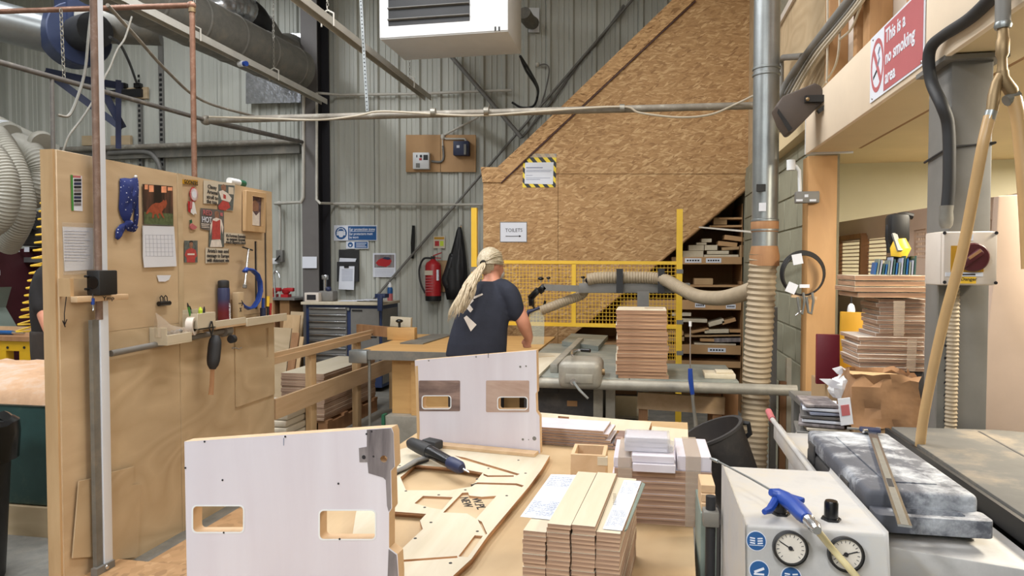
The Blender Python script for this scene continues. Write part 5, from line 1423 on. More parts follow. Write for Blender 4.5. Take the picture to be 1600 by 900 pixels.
for pts, mt, lb, k, rot in (
    (((1115, 340), (1136, 351)), 'card', 'lone card box on the upper shelf under the stairs', 'box', 0),
    (((1067, 392), (1099, 402)), 'birch', 'long pale box at the bottom left of the upper heap under the stairs', 'box', 0),
    (((1076, 383), (1100, 391.5)), 'birch', 'pale box second up in the upper heap under the stairs', 'box', 0),
    (((1088, 379), (1104, 382.6)), 'birch', 'short pale offcut on the upper heap under the stairs', 'off', 0),
    (((1096, 373), (1112, 378.5)), 'birch', 'small pale box topping the upper heap under the stairs', 'box', 0),
    (((1101, 383), (1121, 391)), 'birch', 'middle pale box of the upper heap under the stairs', 'box', 0),
    (((1100, 398), (1154, 402)), 'birch', 'long thin batten at the front of the upper heap under the stairs', 'off', 0),
    (((1105, 392), (1139, 397)), 'birch', 'pale batten lying over the thin front batten under the stairs', 'off', 0),
    (((1122, 378), (1152, 385)), 'mdf', 'brown board leaning over the upper heap under the stairs', 'off', R(6)),
    (((1132, 369), (1164, 376)), 'mdf', 'brown board highest at the right of the upper heap', 'off', R(8)),
    (((1128, 386), (1155, 390.5)), 'card', 'card strip right of the upper heap under the stairs', 'off', R(-3)),
    (((1156, 383), (1172, 402)), 'card', 'upright card box at the right end of the shelf under the stairs', 'box', 0),
    (((1085, 435), (1114, 445)), 'card', 'wide card box on the grey shelf behind the hose loop', 'box', 0),
    (((1157, 440), (1172, 445)), 'mdf', 'little brown block on the grey shelf behind the hose loop', 'off', 0),
    (((1066, 498), (1105, 504)), 'birch', 'long pale batten at the top left of the lower heap', 'off', R(1)),
    (((1107, 501), (1132, 508)), 'birch', 'tilted pale block upper middle of the lower heap', 'off', R(-17)),
    (((1128, 499), (1150, 505)), 'mdf', 'tilted brown block at the top right of the lower heap', 'off', R(-17)),
    (((1080, 515), (1108, 519)), 'mdf', 'thin brown batten tilted at the left of the lower heap', 'off', R(-12)),
    (((1101, 514.5), (1139, 521)), 'birch', 'broad pale box in the middle of the lower heap', 'box', R(-2)),
    (((1140, 515), (1168, 520)), 'mdf', 'brown batten at the right of the lower heap', 'off', 0),
    (((1070, 523), (1160, 527)), 'card', 'longest thin strip crossing the lower heap', 'off', R(-2)),
    (((1116, 528), (1158, 535)), 'stained_grey', 'grey board near the bottom of the lower heap', 'off', R(-2)),
    (((1094, 529), (1116, 534)), 'mdf', 'short brown block at the bottom of the lower heap', 'off', 0),
    (((1085, 536), (1150, 540)), 'birch', 'bottom pale batten of the lower heap', 'off', R(0)),
    (((1044, 518), (1068, 524)), 'mdf', 'brown offcut partly behind the yellow post, lower heap', 'off', 0),
    (((1044, 526), (1069, 533)), 'card', 'grey card offcut partly behind the yellow post, lower heap', 'off', 0),
    (((1050, 488), (1080, 494)), 'birch', 'pale batten behind the yellow post under the labelled shelf', 'off', 0)):
    item('c', k, pts, mt, lb, .25, rot)

# ---- orange topped outfeed bench behind the worker
t = thing('outfeed_bench', 'orange topped outfeed bench behind the worker with grey front rail', 'bench', (-1.6, 6.1, 0))
MB().bx(-2.34, -.88, 5.47, 6.9, ZS - .012, ZS).build('top', 'orange_wood', t)
MB().bx(-2.36, -.88, 5.44, 5.469, ZS - .07, ZS + .002).build('front_rail', 'galv_dull', t)
p0, p1 = PZ(643, 538, ZS), PZ(692, 522, ZS); MB().bar((p0.x, p0.y, ZS + .006), (p0.x + .04, 6.85, ZS + .006), .22, .01).build('slide_track', 'galv_dull', t)
MB().bx(-2.08, -1.0, 5.56, 6.7, .32, ZS - .08).build('orange_cabinet', 'orange_wood', t)
a = PY(648, 548, 5.55); MB().bx(a.x - .015, a.x + .06, 5.50, 5.56, .32, ZS - .075).build('stile', 'orange_wood', t)
MB().bx(-2.10, -1.2, 5.45, 6.3, 0, .319).build('grey_box', 'saw_grey', t, bev=.004)
MB().bx(-2.125, -2.101, 5.43, 5.5, 0, .33).build('green_edge', 'green_dark', t)
a = PY(558, 540, 5.46); MB().bx(a.x - .06, a.x + .10, 5.42, 5.52, ZS - .10, ZS + .005).build('corner_casting', 'galv', t, bev=.008)
a = PY(577, 545, 5.46); MB().cyl((a.x, 5.46, .16), (a.x, 5.46, ZS - .02), .012).build('screw_rod', 'galv_dull', t)
MB().bx(a.x - .05, a.x + .05, 5.42, 5.5, .02, .2).build('counterweight', 'galv_dull', t)
# fence timber on that bench
tag(MB().bar(PZ(560, 514, ZS + .05), PZ(640, 522, ZS + .05), .05, .10).build('fence_timber', 'sold_wood'), 'long brownish timber fence at the back of the orange bench', 'timber')
o = tag(MB().bx(*[f_(PZ(638, 522, ZS).x, 0) for f_ in (lambda a, b: a, lambda a, b: a + .27)], 6.28, 6.36, ZS + .001, ZS + .12).build('orange_fence_block', 'orange_wood', None, bev=.003), 'orange wooden fence block on the outfeed bench', 'block')
k = PZ(662, 520, ZS); MB().cyl((k.x, 6.31, ZS + .12), (k.x, 6.31, ZS + .17), .012).build('knob_stem', 'black', o); MB().ell((k.x, 6.31, ZS + .18), (.035, .035, .018)).build('knob', 'gloss_black', o)
tag(MB().box(PY(627, 503, 6.8), (.22, .05, .10), (0, R(3), 0)).build('pattern_block', 'birch', None, bev=.003), 'pale block with dark carving behind the orange fence block', 'block')
k = PZ(585, 521, ZS + .03)
t = thing('square_tool', 'small black square lying on the orange bench', 'tool', k)
MB().bar(PZ(581, 521, ZS + .02), PZ(598, 522, ZS + .02), .04, .02).build('blade', 'black', t); MB().lathe([(.018, 0), (.03, 0), (.03, .012), (.018, .012), (.018, 0)], PZ(584, 528, ZS + .004), n=18).build('ring', 'black', t)

# ---- timber rail frame in front of the sheet stack
t = thing('timber_rail_frame', 'long timber rail frame running back from the partition', 'rail frame', (-2.72, 5.8, 0))
MB().bar((-2.69, 4.70, .855), (-2.69, 6.55, .855), .06, .05).build('top_rail', 'pine', t)
MB().bar((-2.685, 4.70, .895), (-2.685, 6.62, .895), .03, .035).build('rail_capping', 'pine', t)
a = PX(420, 637, -2.66); b = PX(605, 578, -2.66)
MB().bar((-2.665, 4.7, .50), (-2.665, 7.3, .50), .025, .15).build('lower_rail', 'pine', t)
for px in (489, 560):
    y = PX(px, 600, -2.69).y; MB().bx(-2.735, -2.66 - .02, y - .045, y + .045, 0, .83).build('post', 'pine_v', t, bev=.003)
y = 7.25; MB().bx(-2.73, -2.68, y - .04, y + .04, 0, .5).build('post', 'pine_v', t)
# ---- sheet stack on a pallet
g = 'sheets in the low stack on the pallet'
nb = 22; z0 = .15; th = (.575 - z0) / nb
sb = MB().box((0, 0, th / 2), (.42, 1.22, th - .001), None, 1).build('plywood_sheet', ['birch', 'plyedge_pale'])
for i in range(nb):
    o = sb if i == 0 else sb.copy()
    if i: C.objects.link(o)
    o.location = (-3.00 - .06 + rr.uniform(-.004, .004), 6.50 + rr.uniform(-.005, .005), z0 + i * th); tag(o, 'pale plywood sheet, %s, in the stack behind the timber rail frame' % nth(i, nb), 'sheet', g)
t = thing('pallet', 'low wooden pallet below the stack of plywood sheets', 'pallet', (-3.05, 6.5, 0))
for y in (5.95, 6.3, 6.65, 7.05): MB().bx(-3.3, -2.82, y - .05, y + .05, .125, .149).build('deck_board', 'sold_wood', t)
for x in (-3.25, -3.05, -2.87): MB().bx(x - .045, x + .045, 5.9, 7.1, .0, .124).build('bearer', 'sold_wood', t)
# paper bales beside the partition end
for k, (w_, z_) in enumerate(((.22, 0.18), (.22, .235), (.21, .29), (.22, .345), (.20, .40))):
    tag(MB().bx(-3.1, -3.1 + w_ + .14, 5.0 + .01 * k, 5.4, z_, z_ + .05).build('paper_bale', 'newsprint', None, bev=.012, seg=2), 'grey bundle, %s, piled behind the end of the partition' % nth(k, 5), 'bundle', 'grey bundles behind the partition end')
tag(MB().bx(-3.15, -2.72, 4.98, 5.45, 0, .178).build('bundle_stand', 'saw_dark'), 'dark low block below the grey bundles', 'block')
# planks leaning against the wall left of the cabinet
for k, (px0, px1, pyt, Y_, mt, lb) in enumerate(((428, 456, 512, 7.5, 'ply2', 'wide pale board leaning before the other planks by the cabinet'), (445, 470, 492, 7.8, 'pine_v', 'stepped plank stack board leaning behind the wide board'), (455, 475, 487, 8.0, 'ply2', 'tallest thin board leaning beside the blue cabinet'), (457, 468, 520, 7.4, 'sold_wood', 'narrow brown plank leaning right of the wide board'), (469.5, 475, 526, 7.4, 'pine_v', 'narrow pale plank nearest the blue cabinet'))):
    a, b = PY(px0, pyt, Y_), PY(px1, pyt, Y_)
    tag(MB().bar(((a.x + b.x) / 2 - .03, Y_ - .18, .0), ((a.x + b.x) / 2, Y_, a.z), b.x - a.x, .02, V((0, -1, 0))).build('leaning_plank', mt), lb, 'plank')
# ================================================================ PEOPLE
def ring_loft(mb, rings, n=22):
    """rings: (centre, half width along view right, half depth along view forward)"""
    fw = V((_f.x, _f.y, 0)).normalized(); b0 = len(mb.v)
    for c, hw, hd in rings:
        for k in range(n):
            a = 2 * PI * k / n; ca, sa = math.cos(a), math.sin(a)
            ca = math.copysign(abs(ca) ** .85, ca); sa = math.copysign(abs(sa) ** .85, sa)
            mb.v.append(c + _r * (hw * ca) + fw * (hd * sa))
    for i in range(len(rings) - 1):
        for k in range(n):
            j = (k + 1) % n; mb.face((b0 + i * n + k, b0 + i * n + j, b0 + (i + 1) * n + j, b0 + (i + 1) * n + k))
    mb.face([b0 + k for k in range(n)][::-1]); e = b0 + (len(rings) - 1) * n; mb.face([e + k for k in range(n)])
    return mb
def limb(mb, pts, rs, n=14):
    p = bez(pts, 5); r_ = []
    for i in range(len(p)):
        t_ = i / (len(p) - 1) * (len(rs) - 1); j = min(int(t_), len(rs) - 2); r_.append(rs[j] + (rs[j + 1] - rs[j]) * (t_ - j))
    mb.tube(p, r_, n); mb.ell(p[0], (r_[0],) * 3, 10, 6); mb.ell(p[-1], (r_[-1],) * 3, 10, 6)
FW = V((_f.x, _f.y, 0)).normalized()
# ---- worker at the saw
base = PD(744, 560, 5.25); base.z = 0
man = thing('person', 'person in navy T-shirt with long blond ponytail working at the saw', 'person', base)
D = 5.25
tr = [((743.5, 556), .228, .135, 5.25), ((746, 535), .222, .135, 5.25), ((749, 515), .212, .135, 5.26), ((753, 498), .205, .135, 5.27), ((757, 482), .198, .132, 5.29), ((762, 466), .190, .125, 5.31), ((767, 452), .178, .110, 5.33), ((768, 443), .135, .085, 5.35), ((769, 437), .075, .065, 5.37)]
# body: one continuous skin under the clothes
mb = MB()
ring_loft(mb, [(PD(*p, d_), hw * .88, hd * .88) for p, hw, hd, d_ in tr])
hc = PD(768.5, 413, 5.42)
face = (FW * .62 + _r * .78).normalized(); fside = face.cross(UZ)
rotm = Matrix((fside, face, UZ)).transposed()
mb.ell(hc, (.076, .098, .118), 18, 12, rotm)
mb.ell(hc + face * .045 - UZ * .055, (.058, .062, .065), 14, 9, rotm)          # jaw
limb(mb, [PD(768, 445, 5.35), PD(768.5, 428, 5.41)], [.066, .060])
mb.tube([hc + face * .085 + UZ * .02, hc + face * .108 - UZ * .012, hc + face * .098 - UZ * .024], [.008, .014, .010], 8)   # nose
mb.ell(hc + face * .088 - UZ * .05, (.024, .012, .010), 10, 6, rotm)           # mouth
for s_ in (-1, 1):
    mb.ell(hc + fside * (.076 * s_) - face * .004 - UZ * .008, (.012, .020, .032), 10, 7, rotm)   # ears
    mb.ell(hc + fside * (.03 * s_) + face * .082 + UZ * .018, (.020, .014, .010), 8, 6, rotm)     # brow
sh_r, el_r, wr_r = PD(794, 458, 5.25), PD(817, 503, 5.24), PD(826, 527, 5.40)
limb(mb, [sh_r, el_r.lerp(sh_r, .5) + _r * .01, el_r, wr_r.lerp(el_r, .6) + UZ * .0, wr_r], [.062, .056, .052, .050, .036])
def hand(mb, w_, dirv, down, side):
    """fist: palm plus four curled fingers and a thumb"""
    pal = w_ + dirv * .045
    mb.ell(pal, (.036, .046, .034), 12, 8, Matrix((side, dirv, down)).transposed())
    for k, (l, off) in enumerate(((.030, -.026), (.033, -.009), (.031, .009), (.025, .025))):
        a = pal + side * off + dirv * .034 - down * .012
        mb.tube([a, a + dirv * l * .75 + down * .012, a + dirv * l * .6 + down * .038, a - dirv * .002 + down * .046], [.0105, .0102, .0098, .0085], 8)
        mb.ell(a + dirv * l * .7 + down * .012, (.0108,) * 3, 8, 6)
    a = pal - side * .030 - dirv * .012
    mb.tube([a, a - side * .014 + dirv * .022 + down * .012, a + side * .004 + dirv * .048 + down * .024], [.013, .0115, .009], 8)
hand(mb, wr_r, (FW * .7 - UZ * .62 + _r * -.1).normalized(), (-UZ * .75 - FW * .6).normalized(), _r)
sh_l, el_l, wr_l = PD(737, 458, 5.40), PD(728, 502, 5.50), PD(770, 533, 5.66)
limb(mb, [sh_l, el_l.lerp(sh_l, .5), el_l, wr_l.lerp(el_l, .5), wr_l], [.060, .054, .046, .042, .032])
hand(mb, wr_l, (FW * .5 + _r * .6 - UZ * .5).normalized(), (-UZ * .8 - FW * .4).normalized(), (_r * .6 - FW * .7).normalized())
hipc = PD(744, 556, 5.25)
for s_ in (-1, 1):
    h = hipc + _r * (.10 * s_) - UZ * .02; k_ = V((h.x, h.y, .48)) + _r * (.03 * s_) - FW * .02; a_2 = V((h.x, h.y, .09)) + _r * (.05 * s_) - FW * .04
    limb(mb, [h, h.lerp(k_, .5), k_, k_.lerp(a_2, .4) - FW * .015, a_2], [.092, .08, .058, .055, .042])
    limb(mb, [a_2 - UZ * .045, a_2 - UZ * .05 + FW * .16], [.038, .036])
remesh(mb, .010, 5).build('body', 'skin', man, smooth=180)
# T-shirt
mb = MB(); ring_loft(mb, [(PD(*p, d_), hw, hd) for p, hw, hd, d_ in tr[:-1]] + [(PD(769, 438.5, 5.365), .082, .072)])
limb(mb, [PD(784, 450, 5.30), PD(796, 459, 5.25), PD(803, 474, 5.23), PD(806.5, 489, 5.235)], [.076, .076, .069, .067])
limb(mb, [PD(744, 456, 5.38), PD(738, 470, 5.41), PD(733, 490, 5.45)], [.080, .074, .070])
tee = remesh(mb, .011, 7); tob = tee.build('t_shirt', 'tee', man, smooth=180)
bvh = BVHTree.FromPolygons(tee.v, tee.f)
def decal(pts, mat_, name):
    """print lying on the cloth: outline in pixels, dropped on to the shirt"""
    tri = tessellate_polygon([[V((a, b, 0)) for a, b in pts]]); mb = MB()
    def drop(p):
        d_ = ray(*p).normalized(); h = bvh.ray_cast(CAM, d_); return (h[0] - d_ * .004) if h[0] else CAM + d_ * 5.1
    def rec(A, B, Cc, lv):
        if lv == 0:
            n_ = mb.add([drop(A), drop(B), drop(Cc)]); mb.face((n_, n_ + 1, n_ + 2)); return
        m_ = lambda p, q_: ((p[0] + q_[0]) / 2, (p[1] + q_[1]) / 2); AB, BC, CA = m_(A, B), m_(B, Cc), m_(Cc, A)
        rec(A, AB, CA, lv - 1); rec(AB, B, BC, lv - 1); rec(CA, BC, Cc, lv - 1); rec(AB, BC, CA, lv - 1)
    for tr_ in tri: rec(*[pts[i] for i in tr_], 2)
    return mb.build(name, mat_, tob, fix=False, smooth=0)
for s_ in ([(737.5, 467.5), (737, 464.7), (753.5, 458.3), (754.8, 460.5), (742, 466.5)], [(735, 463.6), (736.8, 463.2), (739.6, 469), (738.5, 470.5)],
           [(726.5, 479.5), (735, 470), (739.5, 467), (740, 470), (729, 481)], [(728, 480.5), (733.5, 475.5), (739.3, 483.2), (735, 488.3)], [(724.6, 496.5), (729, 493), (744.7, 507.4), (735.6, 517.8)]):
    decal(s_, 'offwhite', 'printed_rifle')
# trousers, belt line, boots
mb = MB()
ring_loft(mb, [(hipc - UZ * .16, .19, .125), (hipc - UZ * .06, .205, .13), (hipc + UZ * .03, .205, .122)])
for s_ in (-1, 1):
    h = hipc + _r * (.10 * s_) - UZ * .02; k_ = V((h.x, h.y, .48)) + _r * (.03 * s_) - FW * .02; a_2 = V((h.x, h.y, .075)) + _r * (.05 * s_) - FW * .04
    limb(mb, [h, h.lerp(k_, .5), k_, a_2], [.108, .098, .080, .072])
remesh(mb, .014, 4).build('trousers', 'trousers', man, smooth=180)
for s_ in (-1, 1):
    h = hipc + _r * (.15 * s_); f0_ = V((h.x, h.y, .045)) - FW * .06
    mb = MB(); limb(mb, [f0_ - FW * .03, f0_ + FW * .08, f0_ + FW * .20], [.044, .046, .038]); mb.bx(f0_.x - .05, f0_.x + .05, f0_.y - .08, f0_.y + .25, .0, .02)
    mb.build('boot', 'black', man)
# hair: cap swept to the knot, then the tail
cap = MB(); cap.ell(hc + UZ * .014 - face * .018, (.090, .108, .120), 26, 18, rotm)
keep = MB(); idx = {}
for f_ in cap.f:
    c = sum((cap.v[i] for i in f_), V()) / len(f_) - hc
    if c.dot(face) > .062 or (c.z < -.045 and c.dot(face) > -.05) or c.z < -.075 or (abs(c.dot(fside)) > .06 and c.z < .02 and c.dot(face) > -.035): continue
    ii = []
    for i in f_:
        if i not in idx: idx[i] = keep.add([cap.v[i]])
        ii.append(idx[i])
    keep.face(ii)
keep.build('swept_hair', 'hair_cap', man, fix=False, smooth=180)
knot = PD(755, 411, 5.31)
mb = MB(); rh = random.Random(5)
for k in range(60):      # strands over the skull to the knot
    a = rh.uniform(-1.75, 1.75); st = hc + fside * (.088 * math.sin(a)) + UZ * (.10 * math.cos(a) + .015) + face * rh.uniform(-.01, .05)
    mid = hc + ((st.lerp(knot, .5) - hc).normalized() * .118); mb.tube(bez([st, mid, knot + V((rh.uniform(-.01, .01), 0, rh.uniform(-.012, .012)))], 5), [.0035] * 10 + [.003], 5, False)
mb.build('hair_strands', 'hair_cap', man, fix=False, smooth=180)
MB().lathe([(.016, -.012), (.023, -.01), (.023, .01), (.016, .012), (.016, -.012)], knot, PD(745, 420, 5.2) - PD(757, 410, 5.33), 14).build('hair_band', 'black', man)
path = bez([PD(755, 411, 5.31), PD(749, 419, 5.21), PD(741, 432, 5.14), PD(732, 450, 5.09), PD(724, 468, 5.06), PD(716, 487, 5.05), PD(709, 507, 5.06)], 6)
wid = [.016, .034, .050, .062, .070, .076, .078, .066]
core = MB(); cn = len(path)
core.tube(path[:-6], [.012 + .022 * math.sin(min(1, i / cn * 1.5) * PI / 2) for i in range(cn - 6)], 10, True, .6)
core.build('ponytail_core', 'hair', man, smooth=180)
mb = MB()
for c_ in range(26):                       # wavy locks
    cu = -1 + 2 * (c_ + .5) / 26 + rh.uniform(-.05, .05); cp = rh.uniform(0, 6.3); cf_ = rh.uniform(13, 19); ca = rh.uniform(.007, .014); cl = rh.uniform(.78, 1.0) - .10 * abs(cu); cv = rh.uniform(.2, 1)
    for k in range(15):
        u_ = cu + rh.uniform(-.10, .10); ph = cp + rh.uniform(-.5, .5); n_ = max(8, int(len(path) * (cl + rh.uniform(-.07, .05)))); n_ = min(n_, len(path)); fz = rh.uniform(-.012, .012); pts = []
        for i in range(n_):
            s_ = i / (len(path) - 1); j = min(int(s_ * 7), 6); w_ = wid[j] + (wid[j + 1] - wid[j]) * (s_ * 7 - j)
            wv = math.sin(s_ * cf_ + ph) * ca * min(1, s_ * 4) + fz * s_ * s_
            pts.append(path[i] + (_r * .93 + UZ * .36) * (w_ * u_ + wv) - FW * ((.034 * max(0, 1 - u_ * u_) + .004) * cv + .006 * math.cos(s_ * cf_ + ph)) + UZ * wv * .3)
        mb.tube(pts, [rh.uniform(.0020, .0036) * (1 - .7 * (i / n_) ** 2) for i in range(n_)], 4, False)
mb.build('ponytail', 'hair', man, fix=False, smooth=180)
mb = MB(); mb.ell(hc + face * .062 - UZ * .072, (.052, .048, .050), 12, 8, rotm); mb.build('beard', 'beard', man, smooth=180)

# ---- second worker, half hidden behind the partition
base = PD(100, 560, 5.0); base.z = 0
m2 = thing('person', 'person in black shirt and dark shorts behind the partition edge', 'person', base)
rows = [((104, 562), .205, .14, 5.0), ((101, 530), .20, .14, 5.0), ((98, 495), .205, .145, 4.98), ((96, 462), .205, .14, 4.98), ((99, 432), .185, .13, 4.98), ((106, 408), .14, .11, 5.0), ((114, 394), .085, .09, 5.03)]
mb = MB(); ring_loft(mb, [(PD(*p, d_), hw * .88, hd * .88) for p, hw, hd, d_ in rows])
h2 = PD(124, 376, 5.08); mb.ell(h2, (.080, .098, .118), 16, 11); mb.ell(h2 + FW * .1, (.013, .02, .02), 8, 6); limb(mb, [PD(112, 402, 5.02), h2 - UZ * .06], [.06, .056])
for s_ in (-1, 1): mb.ell(h2 + _r * (.08 * s_), (.012, .02, .03), 8, 6)
w2_ = PD(98, 548, 4.82)
limb(mb, [PD(66, 445, 4.95), PD(66, 472, 4.90), PD(73, 500, 4.86), PD(84, 524, 4.84), w2_], [.058, .054, .048, .046, .033])
hand(mb, w2_, (_r * .6 - UZ * .6 + FW * .2).normalized(), (-UZ * .7 - _r * .3).normalized(), FW)
limb(mb, [PD(134, 445, 5.05), PD(140, 495, 5.1), PD(120, 540, 5.2)], [.056, .046, .033]); hand(mb, PD(120, 540, 5.2), (-_r * .5 - UZ * .6).normalized(), -UZ, FW)
hip2 = PD(103, 570, 5.0)
for s_ in (-1, 1):
    h = hip2 + _r * (.10 * s_); k_ = V((h.x, h.y, .47)); a_2 = V((h.x, h.y, .085)); limb(mb, [h, k_, k_.lerp(a_2, .4) - FW * .02, a_2], [.095, .06, .058, .042]); limb(mb, [a_2 - UZ * .045, a_2 - UZ * .048 + FW * .15], [.036, .034])
remesh(mb, .013, 5).build('body', 'skin', m2, smooth=180)
mb = MB(); ring_loft(mb, [(PD(*p, d_), hw, hd) for p, hw, hd, d_ in rows[1:]]); limb(mb, [PD(74, 432, 4.97), PD(66, 455, 4.93), PD(68, 482, 4.89)], [.082, .078, .072]); limb(mb, [PD(126, 432, 5.02), PD(136, 455, 5.05), PD(138, 480, 5.08)], [.080, .074, .070])
remesh(mb, .013, 6).build('t_shirt', 'tee_black', m2, smooth=180)
mb = MB(); ring_loft(mb, [(PD(104, 580, 5.0), .215, .145), (PD(102, 548, 5.0), .222, .150), (PD(99, 515, 4.99), .212, .148)])
for s_ in (-1, 1):
    h = hip2 + _r * (.105 * s_); limb(mb, [h, h - UZ * .2, h - UZ * .38], [.115, .112, .115])
remesh(mb, .014, 4).build('shorts', 'trousers', m2, smooth=180)
mb = MB(); mb.ell(h2 + UZ * .03 - FW * .02, (.086, .10, .105), 16, 11); mb.build('hair', 'sold_wood', m2, smooth=180)
# ================================================================ BACK WALL AND EVERYTHING OVERHEAD
YW = YB - .036      # face of the cladding ribs
def wplate(pts, mats, name, parent=None, th=.012, off=0.0, **k):
    return MB().plate(poly_px(pts, YW - off), (0, YW - off, 0), (1, 0, 0), (0, 0, 1), th).build(name, mats, parent, **k)
def wrc(x0, y0, x1, y1): return [(x0, y1), (x1, y1), (x1, y0), (x0, y0)]
def wp(px, py, off=0.0): return PY(px, py, YW - off)
UXp = V((1, 0, 0))
# ---- unit heater
hx0, hx1, hy0, hy1, hz0 = -2.50, -1.26, 6.40, 7.10, 3.70
t = thing('unit_heater', 'big white unit heater with dark louvres hanging under the roof', 'heater', ((hx0 + hx1) / 2, 6.75, hz0))
MB().bx(hx0, hx1, hy0 + .01, hy1, hz0, 4.75).build('casing', 'white', t, bev=.006)
MB().bx(hx0, hx1, hy0, hy0 + .0095, hz0 + .012, 4.75).build('front_panel', 'white', t)
gx0, gx1, gz0 = PY(607, 42, hy0).x, PY(734, 38, hy0).x, PY(607, 41, hy0).z
MB().bx(gx0, gx1, hy0 - .004, hy0 - .001, gz0, 4.6).build('louvre_opening', 'black', t)
for i in range(8):
    z = gz0 + .05 + i * .105; MB().box(((gx0 + gx1) / 2, hy0 - .018, z), (gx1 - gx0, .034, .006), (R(-12), 0, 0)).build('louvre_blade', 'steel_grey', t)
for px, py in ((774, 45), (780, 45)): p = PY(px, py, hy0); MB().bx(p.x - .008, p.x + .008, hy0 - .003, hy0, p.z - .02, p.z + .02).build('switch_mark', 'black', t)
for x in (hx0 + .1, hx1 - .1): MB().cyl((x, 6.75, 4.75), (x, 6.75, 6.6), .01).build('hanger_rod', 'chain', t)
# flue plate and elbow on the wall
t = thing('flue_outlet', 'white flue plate with grey elbow on the wall right of the heater', 'flue', wp(836, 52))
wplate(wrc(826, 13, 843, 51), 'white', 'wall_plate', t, .02)
MB().tube([PY(819, 20, 8.5), PY(823, 28, 8.6), PY(828, 34, 8.75), wp(833, 36)], [.08, .085, .085, .08], 14).build('elbow', 'galv_dull', t)
t = thing('black_cables', 'loop of black cables dropping from the heater', 'cable', wp(830, 168, .1))
for k, off in enumerate((0, 5)):
    MB().tube(bez([PY(813, 88, 7.2), PY(822 + off, 110, 7.6), PY(838 + off * .4, 135, 8.4), wp(840, 150, .05), wp(833, 166, .05), wp(815, 168, .04), wp(800, 160, .03)], 6), .014, 8).build('cable', 'black', t)
t = thing('grey_cable_drop', 'thin grey cable hooked on the wall beside the black loop', 'cable', wp(845, 166, .03))
MB().tube(bez([wp(841, 102, .03), wp(853, 101, .04), wp(858, 110, .04), wp(853, 138, .03), wp(845, 165, .03)], 6), .010, 6).build('cable', 'steel_grey', t); MB().ell(wp(840, 101, .03), (.03, .03, .03)).build('gland', 'conduit', t)
# ---- hanging light rails
for X, ya_, yb_, z, nm, lb in ((-4.10, 4.3, 8.55, 3.70, 'light_rail', 'long grey light rail hung on chains under the big duct'), (-2.72, 4.6, 8.6, 3.70, 'light_rail', 'long grey light rail hung on chains left of the heater')):
    t = thing(nm, lb, 'rail', (X, (ya_ + yb_) / 2, z))
    mb = MB(); prof = [(-.042, 0), (.042, 0), (.042, -.065), (.035, -.065), (.035, -.01), (-.035, -.01), (-.035, -.065), (-.042, -.065)]
    a = mb.add([(X + p, ya_, z + q_) for p, q_ in prof]); b = mb.add([(X + p, yb_, z + q_) for p, q_ in prof]); n_ = len(prof)
    for i in range(n_): mb.face((a + i, a + (i + 1) % n_, b + (i + 1) % n_, b + i))
    mb.face([a + i for i in range(n_)]); mb.face([b + i for i in range(n_)][::-1]); mb.build('channel', 'rail_grey', t)
    for y in ((5.9, 7.3) if X < -4 else (5.75, 7.9)):
        chain_mb((X, y, z + .06), (X, y, 6.5), .009, .04).build('chain', 'chain', t, fix=False)
        MB().tube([(X - .056, y, z - .08), (X - .056, y, z + .03), (X, y, z + .06), (X + .056, y, z + .03), (X + .056, y, z - .08)], .008, 6).build('hanger', 'conduit', t)
p = PX(374, 100, -4.10); tg = thing('socket_plug', 'small white and blue socket under the light rail', 'socket', p)
MB().cyl(p, p + V((.07, -.03, -.01)), .03).build('body', 'white', tg); MB().cyl(p + V((.07, -.03, -.01)), p + V((.11, -.05, -.015)), .026).build('cap', 'blue', tg)
# ---- main duct, boot and foil elbow
XD, ZD = -4.62, 4.02
t = thing('main_duct', 'wide dusty spiral duct running to the back wall high left', 'duct', (XD, 6.5, ZD - .26))
A, B = V((XD - .05, 4.2, ZD)), V((XD + .30, 8.25, ZD - .02)); MB().cyl(A, B, .26, n=32).build('pipe', 'galv_dull', t)
for k in range(7): c = A.lerp(B, .12 + .14 * k); MB().lathe([(.26, -.02), (.267, -.008), (.267, .008), (.26, .02)], c, B - A, 32).build('seam', 'galv_dull', t)
t = thing('duct_boot', 'angled galvanised duct boot against the back wall beside the column', 'duct', wp(440, 165, .2))
MB().plate(poly_px([(384, 162), (470, 160), (470, 52), (430, 52), (384, 115)], 8.86), (0, 8.88, 0), (1, 0, 0), (0, 0, 1), .02).build('wall_plate', 'foil', t)
MB().cyl(PY(437, 88, 8.5), PY(452, 86, 8.85), .28, n=28).build('collar', 'galv_dull', t)
MB().tube([PY(404, 40, 8.1), PY(425, 72, 8.35), PY(455, 85, 8.6)], [.2, .2, .2], 20).build('branch', 'galv_dull', t)
t = thing('foil_elbow', 'crinkled silver foil duct elbow above the main duct', 'duct', PX(390, 50, -4.4))
o = hose_mb([PY(318, 12, 7.4), PY(345, 10, 7.5), PY(372, 12, 7.7), PY(392, 24, 7.9)], .17, .09, 18, .07); o.build('foil_hose', 'foil', t)
MB().tube(bez([PY(385, 18, 7.85), PY(398, 30, 7.95), PY(406, 45, 8.1)], 4), .175, 18).build('black_sleeve', 'black', t)
